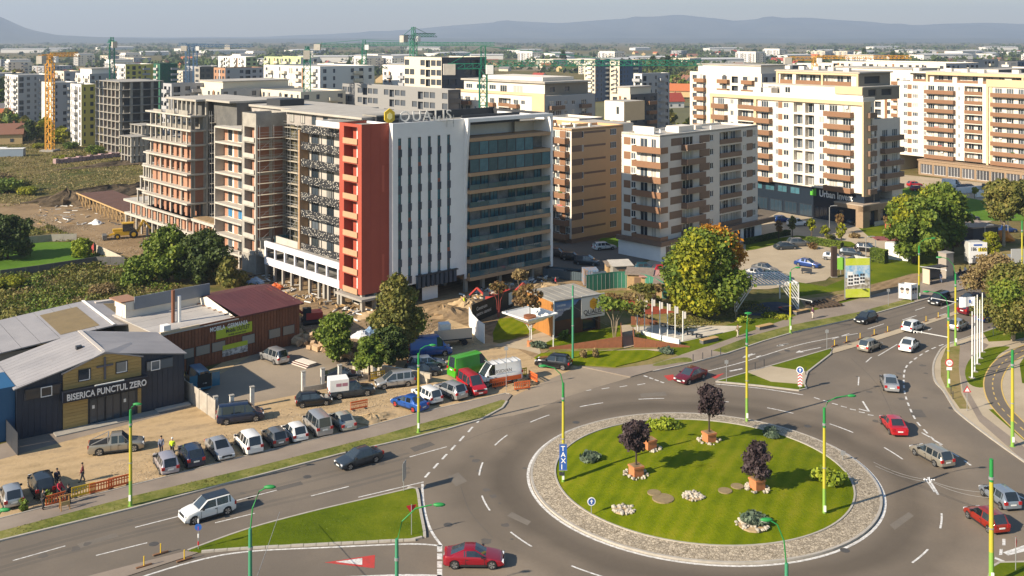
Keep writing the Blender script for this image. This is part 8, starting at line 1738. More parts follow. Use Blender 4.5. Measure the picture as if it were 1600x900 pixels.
def umbrella_tree(label,u,v,h,r,lm,n,seed,bark=None,stems=7,spread=0.35):
 t=thing('garden_tree',label,'tree',(*g(u,v)[:2],0.05));rr=random.Random(seed);bl=[(rr.uniform(-.6,.6)*r,rr.uniform(-.6,.6)*r,h*rr.uniform(.78,.98),r*.5,r*.5,h*0.1)for _ in range(8)];link('crown',crown('crown',bl,n,0.15,lm,0.4,seed=seed),t);mb=MB()
 for i in range(stems):a=i*6.283/stems;mb.tube([(math.cos(a)*0.12,math.sin(a)*0.12,-0.1),(math.cos(a)*r*spread*0.5,math.sin(a)*r*spread*0.5,h*0.5),(math.cos(a)*r*spread*2,math.sin(a)*r*spread*2,h*0.9)],[0.05,0.04,0.02],6)
 mb.build('trunk',bark or M_BARKP,t)
umbrella_tree('flat topped multi-stem tree right of the QUALIS poster',960,531,5.2,2.6,L_GREEN,1400,91);umbrella_tree('thin tree with red bound stems beside the black hoarding',779,496,4.8,1.5,L_RUST,800,92,mat('red_stem',(0.30,0.05,0.04)),4);umbrella_tree('reddish tree against the cedar wall',818,497,4.4,1.6,L_RUST,800,93,None,3)
umbrella_tree('green multi-stem tree behind the red gravel',1002,482,3.6,2.0,L_OLIVE,1000,94);umbrella_tree('slender olive tree beside the flag posts',996,531,5.0,1.6,L_OLIVE,600,95,None,3)
umbrella_tree('thin grey tree leaning by the pergola',1150,498,5.4,1.5,L_OLIVE,500,96,None,3);umbrella_tree('brownish garden tree behind the sales pavilion roof',812,470,4.6,1.5,L_BROWN,800,97,None,3);umbrella_tree('bare pinkish shrub tree by the red gravel',1022,474,2.8,1.8,L_BROWN,500,98,M_BARKP,9)
for i,(u,v,r,h,m,lb)in enumerate(((838,544,1.1,0.8,L_JUNI,'grey green shrub mound left of the lawn edge'),(848,543,0.9,0.7,L_JUNI,'second grey green shrub mound at the lawn edge'),(1040,551,1.3,0.6,L_JUNI,'grey shrub at the sharp end of the low lawn'),(1163,505,1.0,0.9,L_LIME,'lime shrub beside the red and white post'),(1205,496,1.6,0.5,L_YELLOW,'row of yellow shrubs before the play floor'),(1222,497,1.6,0.5,L_YELLOW,'second row of yellow shrubs before the play floor'),(880,531,0.8,1.2,L_GREEN,'small leafy shrub under the QUALIS poster'),(912,560,0.5,1.1,L_BROWN,'thin yellow shrub in the low lawn'),(930,560,0.5,1.4,L_BROWN,'thin brown shrub in the low lawn'),(1005,500,1.6,0.8,L_BROWN,'brown shrubs between path and red gravel'),(985,466,2.4,0.7,L_BROWN,'rust brown shrubs behind the red gravel'),(958,468,2.0,0.8,L_RUST,'russet shrubs at the pavilion corner'),(1012,470,2.0,0.8,L_OLIVE,'olive shrubs by the green fence'),(1060,478,2.2,1.0,L_OLIVE,'low olive scrub in the worn grass'),(1335,372,1.2,1.1,L_BROWN,'brown shrub at the stone frame corner'),(1300,374,1.3,0.9,L_OLIVE,'dark shrub under the stone frame'),(1270,389,1.2,1.3,L_RUST,'purple shrub behind the clipped hedge'))):
 bush(lb,(*g(u,v)[:2],0.04),r,h,m,500,0.13,200+i,'shrub',None,'shrub')
for i,(u,v,h,r,m,lb)in enumerate(((1268,372,4,1.1,L_YELLOW,'yellow street tree left of the white street lamp'),(1289,378,3.4,0.9,L_YELLOW,'small yellow street tree beside the white street lamp'),(1315,388,5,1.2,L_YELLOW,'yellow street tree at the end of the clipped hedge'),(1313,366,4.4,1.0,L_RUST,'thin reddish street tree under the stone frame'),(1238,372,4.6,1.1,L_OLIVE,'thin olive street tree in the blocks shade'),(1217,375,4,0.9,L_RUST,'thin brown street tree in the blocks shade'),(1523,310,3,0.9,L_YELLOW,'small yellow tree at the basement ramp'),(1387,357,2.6,1.4,L_RUST,'reddish bush tree beside the stone frame'))):
 tree(lb,(*g(u,v)[:2],0.03),h,r,m,420,0.16,0.4,300+i,'street_tree','tree',nl=6)
def hedge(label,a,b,w,h,m,name='hedge'):
 A,B_=Vector((*g(*a)[:2],0)),Vector((*g(*b)[:2],0));L=(B_-A).length;t=thing(name,label,'hedge',(A+B_)/2,math.atan2((B_-A).y,(B_-A).x));rs=np.random.RandomState(int(L*10));n=int(L*260*h);P=rs.rand(n,3)*[L,w,h]-[L/2,w/2,0];f=rs.randint(0,3,n)
 P[f==0,2]=h;P[f==1,1]=-w/2;P[f==2,1]=w/2;nn=rs.normal(size=(n,3));nn/=np.linalg.norm(nn,axis=1)[:,None];tt=np.cross(nn,rs.normal(size=(n,3)));tt/=np.linalg.norm(tt,axis=1)[:,None];bb=np.cross(nn,tt);s=0.13;link('foliage',quads_mesh('foliage',np.stack([P-tt*s,P+bb*s,P+tt*s,P-bb*s],1),m),t);mb=MB();mb.box(-L/2,L/2,-w/2+0.05,w/2-0.05,0,h-0.05);mb.build('core',mat('hedge_core',(0.03,0.045,0.012),0.9),t)
hedge('clipped hedge between the car park and the dark shopfront',(1262,380),(1316,389),1.2,1.3,L_GREEN);hedge('tall clipped hedge in front of the red roofed kiosk',(1362,408),(1385,412),1.4,2.4,L_GREEN);hedge('dark hedge in the shade of the cream block',(1165,382),(1232,367),1.0,1.0,L_DARK)
M_CORT=mat('corten_steel',(0.27,0.10,0.045));
def wall_line(label,px,h,m,name='retaining_wall',h2=None,th=0.08,cat='wall'):
 P=W2(px);t=thing(name,label,cat,(*P[0],0));n=len(P)-1
 for i in range(n):
  a,b=P[i],P[i+1];ha=h+(((h2 if h2 is not None else h)-h)*i/n);hb=h+(((h2 if h2 is not None else h)-h)*(i+1)/n);L=math.hypot(b[0]-a[0],b[1]-a[1]);mb=MB();k=len(mb.v)
  mb.v+=[(0.01,-th/2,0),(L-0.01,-th/2,0),(L-0.01,th/2,0),(0.01,th/2,0),(0.01,-th/2,ha),(L-0.01,-th/2,hb),(L-0.01,th/2,hb),(0.01,th/2,ha)]
  for q in((4,5,6,7),(0,1,5,4),(1,2,6,5),(2,3,7,6),(3,0,4,7)):mb.f.append(q);mb.m.append(0)
  mb.build('plate',m,t,loc=(a[0]-P[0][0],a[1]-P[0][1],0),rz=math.atan2(b[1]-a[1],b[0]-a[0]))
def multi(px,n):return[(px[0][0]+(px[1][0]-px[0][0])*i/n,px[0][1]+(px[1][1]-px[0][1])*i/n)for i in range(n+1)]
wall_line('corten retaining wall under the front lawn, rising to the right',multi([(858,546),(972,543)],6),0.25,M_CORT,h2=1.5);wall_line('corten retaining wall right of the path, falling to the right',multi([(991,543),(1078,543)],5),1.4,M_CORT,h2=0.2);wall_line('corten wall end facing the path',multi([(972,543),(970,520)],2),1.4,M_CORT);wall_line('corten wall behind the flag posts',multi([(986,508),(1028,507)],3),1.3,M_CORT,h2=0.5);wall_line('corten wall end on the right of the path',multi([(991,543),(989,524)],2),1.3,M_CORT)
wall_line('white low wall along the pale plaza',multi([(1002,522),(1062,541)],4),0.5,WHITE,h2=0.9,th=0.3)
for i,(u,v,h)in enumerate(((1007,521,4.6),(1019,522,4.8),(1031,524,4.6),(1043,526,4.5),(1055,528,4.3),(1067,533,4.0),(996,518,4.4))):
 t=thing('flag_post',('first','second','third','fourth','fifth','sixth','short far left')[i]+' white slim post in the row on the plaza, counted from the left','post',(*g(u,v)[:2],0.05),0,'white slim posts on the plaza');mb=MB();mb.cyl(0,0,0,h,0.07,n=8);mb.build('post',WHITE,t);mb=MB();mb.box(0.07,0.42,-0.01,0.01,h-1.0,h-0.1);mb.build('pennant',mat('faded_pennant',(0.6,0.55,0.5)),t)
for i in range(6):
 u,v=1036+i*14,511+i*4.3;o=thing('wire_bench',('first','second','third','fourth','fifth','sixth')[i]+' dark bench block in the stepped row across the plaza, from the back','bench',(*g(u,v)[:2],0.05),R(-30),'dark bench blocks on the plaza');mb=MB();mb.box(-0.5,0.5,-0.2,0.2,0.35,0.5);mb.build('seat',FRAME_D,o);mb=MB();mb.box(-0.4,-0.3,-0.2,0.2,0,0.35);mb.box(0.3,0.4,-0.2,0.2,0,0.35);mb.build('leg',FRAME_D,o)
for lb,u,v in(('planter bench with yellow plants nearest the plaza',1108,535),('planter bench with plants farther along the pavement',1195,514),('wooden bench on the pavement of the play floor',1252,490)):
 t=thing('planter_bench',lb,'bench',(*g(u,v)[:2],0.06),R(33));mb=MB();mb.box(-1.4,1.4,-0.35,0.35,0,0.45);mb.build('base',CONC_D,t);mb=MB();mb.box(-1.45,1.45,-0.4,0.4,0.45,0.52);mb.build('seat',WOODP,t)
def pergola():
 W_=mat('pergola_white',(0.70,0.69,0.66),0.5);a,b=g(1146,487),g(1250,487);t=thing('pergola','white slatted pergola frame over the dark play floor','pergola',((a[0]+b[0])/2,a[1],0),R(8));L=b[0]-a[0];H=zv(446,a[1]);D=7
 for x in(-L/2,L/2):
  for y in(0,D):mb=MB();mb.box(x-0.08,x+0.08,y-0.08,y+0.08,0,H);mb.build('post',W_,t)
 mb=MB()
 for y in(0,D):mb.box(-L/2,L/2,y-0.09,y+0.09,H,H+0.22)
 for x in(-L/2,L/2):mb.box(x-0.09,x+0.09,0.09,D-0.09,H,H+0.22)
 mb.build('beam',W_,t)
 for i in range(17):mb=MB();x=-L/2+L*(i+0.5)/17;mb.bar((x,-0.2,H+0.28),(x,D+0.2,H+0.28),0.2,0.12);mb.build('slat',W_,t)
 for s in(-1,1):
  for i in range(7):mb=MB();q=i/7;mb.bar((s*L/2,D*0.0,H*q),(s*(L/2-L*0.28*(1-q)),0,H),0.13);mb.build('brace_slat',W_,t)
pergola()
t=thing('picnic_table','dark picnic table with red cushions under the pergola','table',(*g(1230,487)[:2],0.06),R(20));mb=MB();mb.box(-0.9,0.9,-0.4,0.4,0.7,0.78);mb.build('table_top',FRAME_D,t)
for s in(-0.8,0.8):mb=MB();mb.box(-0.9,0.9,s-0.15,s+0.15,0.42,0.5);mb.build('seat',RED if s>0 else FRAME_D,t);mb=MB();mb.box(s-0.06,s+0.06,-0.9,0.9,0,0.42);mb.build('leg',FRAME_D,t)
t=thing('sunken_steps','flight of dark timber steps cut in the bank right of the pergola','steps',(*g(1280,478)[:2],0.06),R(20))
for i in range(6):mb=MB();mb.box(-1.2+i*0.75,-0.85+i*0.75,-1.8,1.8,0,0.25+0.04*i);mb.build('step',mat('dark_sleeper',(0.06,0.04,0.025),0.9),t)
def billboard():
 p=g(1321,468);q=g(1362,470);Y=p[1];w=(1361-1321)/F*Y;z0,z1=zv(465,Y),zv(404,Y);t=thing('billboard','tall triangular yellow-green billboard with a picture of new houses','billboard',p,R(6))
 for x in(0,w):mb=MB();mb.box(x-0.09,x+0.09,0.02,0.2,0,z1+0.1);mb.build('post',STEEL,t)
 YG=mat('yellow_green_print',(0.44,0.52,0.01),0.6,(0.55,0.58,0.10),0.7,0.6);PH=mat('house_photo_print',(0.55,0.53,0.48),0.6,(0.22,0.19,0.14),1.3,0.9);SK=mat('sky_photo_print',(0.14,0.36,0.58),0.6,(0.55,0.60,0.62),0.8,0.8)
 H=z1-z0
 for nm,a,b,m in(('poster_band',0,.22,YG),('poster_photo',.22,.50,PH),('poster_sky',.50,.82,SK),('poster_band',.82,1,YG)):mb=MB();mb.box(0.05,w-0.05,-0.04,0.02,z0+H*a,z0+H*b);mb.build(nm,m,t)
 for i in range(3):
  mb=MB();x=0.3+i*w*0.24;mb.box(x,x+w*0.22,-0.047,-0.04,z0+H*(.30+0.02*i),z0+H*(.66-0.07*i));mb.build('printed_house',R_WHITE,t)
  for k in range(3):
   for j in range(2):mb=MB();xx=x+0.15+j*w*0.1;zz=z0+H*(.33+0.02*i)+k*H*0.09;mb.box(xx,xx+0.35,-0.051,-0.047,zz,zz+0.35);mb.build('printed_window',DARK,t)
 for nm,a in(('side_face',1),):mb=MB();mb.face([(w,0.02,z0),(w*0.62,2.4,z0),(w*0.62,2.4,z1),(w,0.02,z1)]);mb.face([(0,0.02,z0),(0,0.02,z1),(w*0.62,2.4,z1),(w*0.62,2.4,z0)]);mb.build(nm,mat('grey_board_back',(0.40,0.40,0.38),0.7),t)
 mb=MB();mb.tube([(w*0.55,0,z1),(w*0.55,-0.1,z1+0.6)],0.03,5);mb.build('lamp',STEEL,t);mb=MB();mb.cyl(w*0.75,-0.1,z0+H*.2,z0+H*.21,0.3);mb.build('roundel',DARK,t)
billboard()
def cube_board(label,u0,u1,um,vb,vt,base,split=0.55):
 p=g(um,vb);Y=p[1];z1=zv(vt,Y);z0=base;wl=(um-u0)/F*Y*1.12;wr=max(0.6,(u1-um)/F*Y*1.3);t=thing('advert_cube',label,'advert board',p,0);WP=mat('white_print',(0.70,0.69,0.68),0.6)
 a1,a2=R(152),R(30);E1=(math.cos(a1)*wl,math.sin(a1)*wl);E2=(math.cos(a2)*wr,math.sin(a2)*wr);fl=MB();fl.face([(E1[0],E1[1],z0),(0,0,z0),(0,0,z1),(E1[0],E1[1],z1)]);fl.face([(0,0,z0),(E2[0],E2[1],z0),(E2[0],E2[1],z1),(0,0,z1)]);fl.face([(E1[0]+E2[0],E1[1]+E2[1],z0),(E1[0],E1[1],z0),(E1[0],E1[1],z1),(E1[0]+E2[0],E1[1]+E2[1],z1)]);fl.face([(E2[0],E2[1],z0),(E1[0]+E2[0],E1[1]+E2[1],z0),(E1[0]+E2[0],E1[1]+E2[1],z1),(E2[0],E2[1],z1)]);fl.build('print_face',WP,t)
 for q in((0,0),E1,E2):mb=MB();mb.cyl(q[0],q[1],0,z1+0.1,0.05,n=6);mb.build('post',STEEL,t)
 return t,E1,E2,z0,z1
def on_face(t,E,fr,z,w,h,m,name,sh='ell',d=0.02):
 L=math.hypot(*E);e=(E[0]/L,E[1]/L);n=(e[1],-e[0]);
 if n[1]>0:n=(-n[0],-n[1])
 c=(E[0]*fr+n[0]*d,E[1]*fr+n[1]*d);mb=MB()
 pts=[(math.cos(2*math.pi*i/12)*w,math.sin(2*math.pi*i/12)*h)for i in range(12)]if sh=='ell' else[(-w,-h),(w,-h),(w,h),(-w,h)]
 mb.face([(c[0]+e[0]*a,c[1]+e[1]*a,z+b)for a,b in pts]);return mb.build(name,m,t)
t,E1,E2,z0,z1=cube_board('low white advert cube printed with dark haired faces on the verge',1407,1435,1424,471,445,0.3);INK=mat('print_ink',(0.05,0.045,0.045),0.6);SKN=mat('print_skin',(0.50,0.40,0.33),0.6)
for E,fs in((E1,(0.72,0.3)),(E2,(0.3,0.72))):
 for f in fs:on_face(t,E,f,(z0+z1)/2+0.1,0.26,0.42,SKN,'printed_face');on_face(t,E,f,(z0+z1)/2+0.38,0.30,0.22,INK,'printed_hair',d=0.025);on_face(t,E,f,(z0+z1)/2-0.25,0.14,0.06,INK,'printed_beard',d=0.025)
def big_poster():
 p=g(1514,415);Y=p[1];w=(1543-1514)/F*Y;z0,z1=zv(411,Y),zv(379,Y);t=thing('advert_board','tall white advert board with a yellow price tag and two dark figures','advert board',p,R(4));mb=MB();mb.box(0,w,-0.1,0.1,z0,z1);mb.build('print_face',mat('white_print',(0.70,0.69,0.68)),t);mb=MB();mb.box(0.3,w-0.3,0.1,2.2,z0,z1);mb.build('body',mat('grey_board_back',(0.4,0.4,0.38)),t);H=z1-z0
 mb=MB();mb.box(w*.25,w*.72,-0.13,-0.1,z0+H*.84,z0+H*.92);mb.build('blue_strip',S_BLUE,t);mb=MB();mb.box(w*.5,w*.98,-0.13,-0.1,z0+H*.56,z0+H*.74);mb.build('price_tag',mat('price_yellow',(0.62,0.50,0.02),0.6),t)
 text_part('lettering','160',0.9,0.004,DARK,t,(w*.55,-0.14,z0+H*.59),(R(90),0,0),width=w*0.36,bold=0.02);text_part('lettering','186',0.9,0.004,DARK,t,(w*.08,-0.11,z0+H*.6),(R(90),0,0),width=w*0.3,bold=0.03)
 for cx,s in((.28,.8),(.72,1.0)):
  mb=MB();c=w*cx
  for(x0,x1,a,b)in((-.14,.14,0,.24),(-.20,.20,.20,.32),):mb.face([(c+w*x0*s,-0.12,z0+H*a),(c+w*x1*s,-0.12,z0+H*a),(c+w*x1*.85*s,-0.12,z0+H*b*s),(c+w*x0*.85*s,-0.12,z0+H*b*s)])
  mb.face([(c+math.cos(i*.5236)*w*.065,-0.12,z0+H*.39*s+math.sin(i*.5236)*H*.06)for i in range(12)]);mb.build('printed_figure',mat('print_grey',(0.10,0.10,0.11),0.6),t)
 for x in(0.1,w-0.1):mb=MB();mb.box(x-0.06,x+0.06,-0.06,0.06,0,z0);mb.build('post',STEEL,t)
big_poster()
t=thing('totem','dark brown totem post beside the yellow-green billboard','totem',(*g(1303,433)[:2],0),R(10));mb=MB();mb.box(-0.45,0.45,-0.3,0.3,0,5.2);mb.build('body',mat('totem_brown',(0.055,0.035,0.028),0.5),t);mb=MB();mb.box(-0.5,0.5,-0.35,0.35,0,0.12);mb.build('base',CONC,t)
t=thing('info_board','round lime green board behind the billboard','sign',(*g(1314,429)[:2],0),0);mb=MB();mb.tube([(0,-0.05,1.9),(0,0.05,1.9)],1.1,16);mb.build('board',mat('lime_board',(0.22,0.50,0.06),0.6),t);mb=MB();mb.cyl(0,0.1,0,1.9,0.06);mb.build('post',STEEL,t)
t=thing('bench','dark bench on the tan paving before the totem','bench',(*g(1260,428)[:2],0.03),R(-25));mb=MB();mb.box(-0.9,0.9,-0.25,0.25,0.42,0.5);mb.build('seat',FRAME_D,t);mb=MB();mb.box(-0.9,0.9,0.2,0.28,0.5,0.95);mb.build('backrest',FRAME_D,t)
for s in(-0.7,0.7):mb=MB();mb.box(s-0.05,s+0.05,-0.2,0.2,0,0.42);mb.build('leg',FRAME_D,t)
t=thing('kiosk','small white kiosk with a dull red roof beside the tall hedge','kiosk',(*g(1403,404)[:2],0.03),R(-30));mb=MB();mb.box(-2,2,-1.6,1.6,0,3.0);mb.build('wall',WHITE,t);mb=MB();mb.box(2.0,2.05,-1.2,-0.2,0,2.2);mb.build('door',STEEL,t)
t2=thing('carport_roof','dull red roof over the tall clipped hedge','roof',(*g(1388,400)[:2],0));mb=MB();mb.box(-2.6,2.6,-1.6,1.6,3.2,3.4);mb.build('roof',mat('dull_red_roof',(0.22,0.065,0.06),0.7),t2)
for x in(-2.4,2.4):mb=MB();mb.box(x-0.08,x+0.08,-0.1,0.1,0,3.2);mb.build('post',STEEL,t2)
t=thing('shed','dark walled shed with a pale brown roof behind the large green trees','shed',(*g(1516,378)[:2],0),R(20));mb=MB();mb.box(-3.2,3.2,-4,4,0,3.6);mb.build('wall',mat('dark_wall',(0.05,0.05,0.06),0.8),t);mb=MB();mb.box(-3.5,3.5,-4.3,4.3,3.6,3.85);mb.build('roof',mat('pale_brown_roof',(0.33,0.26,0.21),0.7),t)
def shelter():
 p=g(1462,443);t=thing('bus_shelter','bus shelter with a flat dark roof and a lit advert panel on the pavement','bus shelter',(p[0],p[1],0.1),R(28));mb=MB();mb.box(-2.2,2.2,-0.7,0.9,2.6,2.75);mb.build('roof',DARK,t);mb=MB();mb.box(-2.1,2.1,0.75,0.8,0.3,2.5);mb.build('back_glass',mat('shelter_glass',(0.06,0.07,0.08),0.1),t);mb=MB();mb.box(-2.2,-2.05,-0.6,0.75,0.1,2.5);mb.build('advert_panel',mat('advert_cream',(0.55,0.46,0.32),0.6),t)
 for x in(-2.1,0,2.1):mb=MB();mb.box(x-0.05,x+0.05,0.8,0.9,0,2.6);mb.build('post',STEEL,t)
 mb=MB();mb.box(-1.5,1.5,0.3,0.65,0.42,0.5);mb.build('bench_seat',WOODP,t)
shelter()
t=thing('ticket_kiosk','small grey kiosk box standing behind the bus shelter','kiosk',(*g(1478,434)[:2],0.1),R(28));mb=MB();mb.box(-0.9,0.9,-0.8,0.8,0,4.2);mb.build('wall',mat('kiosk_grey',(0.30,0.26,0.22),0.7),t);mb=MB();mb.box(-1,1,-0.9,0.9,4.2,4.3);mb.build('roof',CONC,t)
t=thing('shelter_roof','pale flat roof shelter right of the two figure advert','shelter',(*g(1568,425)[:2],0.1),R(10));mb=MB();mb.box(-2.5,2.5,-1.5,1.5,2.5,2.65);mb.build('roof',STEEL,t)
for x in(-2.2,2.2):mb=MB();mb.box(x-0.06,x+0.06,-0.06,0.06,0,2.5);mb.build('post',STEEL,t)
t=thing('play_house','orange and red play tent on the lawn at the far right','play house',(*g(1567,378)[:2],0.04),R(-10));mb=MB();mb.tube([(-2,0,0.6),(-1,0,1.2),(0.6,0,1.1),(2.2,0,0.3)],[0.5,1.1,1.2,0.2],8);mb.build('orange_body',mat('play_orange',(0.62,0.22,0.02),0.5),t);mb=MB();mb.tube([(-2.2,0,0.4),(-1.9,0.2,1.8),(-1.3,0,2.3)],[0.6,0.5,0.1],7);mb.build('red_tower',mat('play_red',(0.45,0.08,0.03),0.5),t)
t=thing('litter_wall','pale grey slab wall at the right edge','wall',(*g(1580,432)[:2],0.1),R(5));mb=MB();mb.box(0,2.6,-0.1,0.1,0,4.6);mb.build('panel',mat('grey_slab',(0.36,0.36,0.35),0.6),t)
t=thing('parcel_box','orange red cabinet at the street entrance left of the large tree','cabinet',(*g(1388,367)[:2],0.03),0);mb=MB();mb.box(-0.55,0.55,-0.4,0.4,0.2,2.2);mb.build('body',mat('orange_cabinet',(0.50,0.12,0.06),0.5),t);mb=MB();mb.box(-0.6,0.6,-0.45,0.45,0,0.2);mb.build('base',CONC,t)
t=thing('ramp_walls','basement ramp with white side walls in front of the shop podium','ramp',(*g(1535,303)[:2],0),R(25))
for s,m in((-3,WHITE),(3,WHITE)):mb=MB();mb.box(-6,6,s-0.3,s+0.3,0,1.6);mb.build('side_wall',m,t)
mb=MB();mb.box(3,6,-2.7,2.7,0.03,2.2);mb.build('tunnel',CONC_D,t)
fp=None
for i,(u,v,tp)in enumerate(((1519,592,488),(1523,582,465),(1527,570,462),(1531,561,470),(1535,551,459))):
 x,Y,_=g(u,v);H=zv(tp,Y);t=thing('flagpole',('nearest','second','middle','fourth','farthest')[i]+' tall white flagpole in the row on the grass wedge','flagpole',(x,Y,0.11),0,'white flagpoles on the grass wedge');mb=MB();mb.tube([(0,0,0),(0,0,H)],[0.09,0.06],8);mb.build('pole',WHITE,t);mb=MB();mb.box(-0.3,0.3,-0.3,0.3,0,0.06);mb.build('base',CONC,t)
 if i==1:
  mb=MB()
  for k in range(5):x0,x1=-0.06-0.36*k,-0.06-0.36*(k+1);y0,y1=0.12*math.sin(k*1.4),0.12*math.sin((k+1)*1.4);mb.face([(x1,y1,H-1.15-0.05*k),(x0,y0,H-1.1-0.05*k),(x0,y0,H-0.02),(x1,y1,H-0.06)])
  mb.build('flag',mat('flag_white',(0.66,0.66,0.68),0.8),t);mb=MB();mb.face([(-0.75,-0.13,H-0.75),(-0.5,-0.1,H-0.75),(-0.5,-0.1,H-0.35),(-0.75,-0.13,H-0.35)]);mb.build('flag_emblem',S_BLUE,t)
P=W2([(945,462),(985,452),(1035,468),(1052,471)]);t=thing('screen_fence','green mesh screen fence in front of the wooden huts','fence',(*P[0],0));MG=mat('green_mesh',(0.02,0.13,0.085),0.8,(0.04,0.19,0.125),0.5,0.6)
P=smooth_line(W2([(916,456),(940,453),(965,450),(990,451),(1015,457),(1036,467)]),4)+W2([(1054,466)])
for i in range(len(P)-1):
 a,b=P[i],P[i+1];L=math.hypot(b[0]-a[0],b[1]-a[1]);mb=MB();mb.box(0,L,-0.03,0.03,0,2.7);o=W2([(945,462)])[0];mb.build('mesh_panel',MG,t,loc=(a[0]-o[0],a[1]-o[1],0),rz=math.atan2(b[1]-a[1],b[0]-a[0]));mb=MB();mb.cyl(0,0,0,2.5,0.05,n=6);mb.build('post',STEEL,t,loc=(a[0]-o[0],a[1]-o[1],0))
def hut(label,u,v,w,d,h,m,rm,rz,name='site_hut',tilt=0.4):
 t=thing(name,label,'hut',(*g(u,v)[:2],0),R(rz));mb=MB();mb.box(-w/2,w/2,-d/2,d/2,0,h);mb.build('wall',m,t);mb=MB();mb.face([(-w/2-.3,-d/2-.4,h+.02),(w/2+.3,-d/2-.4,h+.02),(w/2+.3,d/2+.3,h+tilt),(-w/2-.3,d/2+.3,h+tilt)]);mb.face([(-w/2-.3,-d/2-.4,h-.1),(w/2+.3,-d/2-.4,h-.1),(w/2+.3,-d/2-.4,h+.02),(-w/2-.3,-d/2-.4,h+.02)]);mb.build('roof',rm,t);mb=MB();mb.box(-w*.2,w*.1,-d/2-.04,-d/2,0,h*.8);mb.build('door',mat('hut_door',(0.16,0.10,0.06),0.8),t);return t
OSB=mat('chipboard',(0.42,0.28,0.14),0.8,(0.34,0.22,0.11),3);BAT=mat('battened_roof',(0.26,0.21,0.165),0.9,(0.18,0.14,0.11),2)
hut('grey plank hut behind the bend of the green fence',969,440,3.2,2.6,3.0,mat('grey_planks',(0.26,0.24,0.2),0.9),CONC_L,10);hut('brown lean-to left of the grey plank hut',955,437,1.8,1.8,2.6,OSB,BAT,10);hut('chipboard hut with a brown roof in the hut row',1000,450,4,3,2.6,OSB,BAT,-12);hut('chipboard hut with a pinkish roof in the hut row',1022,452,4,3,2.4,OSB,mat('pink_roof',(0.40,0.22,0.19),0.8),-12);hut('chipboard hut with a striped batten roof next to the maple',1044,463,4,3,2.4,OSB,BAT,-12)
def ctainer(label,u,v,w,d,h,m,rz,name='container',open_=False):
 t=thing(name,label,'container',(*g(u,v)[:2],0),R(rz));mb=MB();mb.box(-w/2,w/2,-d/2,d/2,0.1,h,0,'t' if open_ else '');mb.build('body',m,t)
 for i in range(int(w/0.4)):mb=MB();x=-w/2+0.1+i*0.4;mb.box(x,x+0.12,-d/2-0.05,-d/2,0.15,h-0.05);mb.build('rib',m,t)
 if open_:mb=MB();mb.box(-w/2+.1,w/2-.1,-d/2+.1,d/2-.1,h-.4,h-.3);mb.build('load',CONC_D,t)
ctainer('small blue rusty container behind the pavilion roof',922,444,2.4,2.4,2.6,mat('faded_blue',(0.14,0.24,0.36),0.6,(0.30,0.20,0.14),1.5,0.8),5);ctainer('dark skip in the shade left of the blue container',880,434,6.5,2.2,1.5,mat('dark_skip',(0.06,0.085,0.10),0.7),-25,'skip',True);ctainer('second dark skip in the shade near the parked cars',905,437,5,2.2,1.5,mat('dark_skip',(0.06,0.085,0.10)),-20,'skip',True);ctainer('dark container right of the small blue container',938,448,2.2,2.4,2.3,mat('dark_skip',(0.06,0.085,0.10)),5)
def excavator(label,u,v,rz,col,s=1.0,wheels=False):
 t=thing('excavator',label,'digger',(*g(u,v)[:2],0),R(rz));t.scale=(s,s,s)
 if wheels:
  for x,r in((-1.3,0.75),(1.4,0.5)):
   for y in(-1,1):mb=MB();mb.tube([(x,y*0.75,r),(x,y*1.1,r)],r,14);mb.build('wheel',M_TYRE,t);mb=MB();mb.tube([(x,y*1.06,r),(x,y*1.12,r)],r*0.5,10);mb.build('rim',col,t)
  mb=MB();mb.box(-2,1.9,-0.6,0.6,0.6,1.3);mb.box(0.5,2.1,-0.5,0.5,1.3,1.75);mb.build('chassis',col,t);mb=MB();mb.box(-1.3,0.5,-0.65,0.65,1.3,2.6);mb.build('cab',M_CGL,t);mb=MB();mb.box(-1.4,0.6,-0.75,0.75,2.6,2.75);mb.build('cab_roof',col,t)
  mb=MB();mb.bar((-2,0,1.0),(-3.0,0,3.0),0.35);mb.bar((-3.0,0,3.0),(-4.3,0,1.3),0.28);mb.build('boom',col,t);mb=MB();mb.box(-4.7,-4.0,-0.4,0.4,0.5,1.3);mb.build('bucket',DARK,t);mb=MB();mb.bar((1.4,-0.5,1.1),(3.2,-0.5,0.5),0.16);mb.bar((1.4,0.5,1.1),(3.2,0.5,0.5),0.16);mb.build('loader_arm',col,t);mb=MB();mb.box(3.1,3.8,-1.1,1.1,0.1,0.9);mb.build('loader_bucket',CONC_D,t)
 else:
  for y in(-1,1):mb=MB();mb.tube([(-1.5,y*0.95,0.4),(1.5,y*0.95,0.4)],0.4,8);mb.build('track',BLACK,t)
  mb=MB();mb.box(-1.6,1.0,-1.1,1.1,0.85,1.9);mb.build('engine_house',col,t);mb=MB();mb.box(0.2,1.5,0.1,1.0,0.9,2.7);mb.build('cab',M_CGL,t);mb=MB();mb.bar((1.0,-0.3,1.3),(3.2,-0.3,3.2),0.4);mb.bar((3.2,-0.3,3.2),(4.8,-0.3,1.6),0.3);mb.build('boom',col,t);mb=MB();mb.box(4.5,5.2,-0.8,0.2,0.5,1.5);mb.build('bucket',DARK,t)
excavator('yellow backhoe loader on the dirt track by the brick columns',196,372,205,mat('digger_yellow',(0.55,0.33,0.02),0.5),1.15,True)
excavator('red excavator with its arm down by the soil heaps',768,476,165,mat('digger_red',(0.42,0.045,0.035),0.6),0.75);excavator('second red excavator behind the first one',796,466,20,mat('digger_red',(0.42,0.045,0.035)),0.7);excavator('red machine behind the furniture store corner',487,505,200,mat('digger_red',(0.50,0.04,0.03)),0.9)
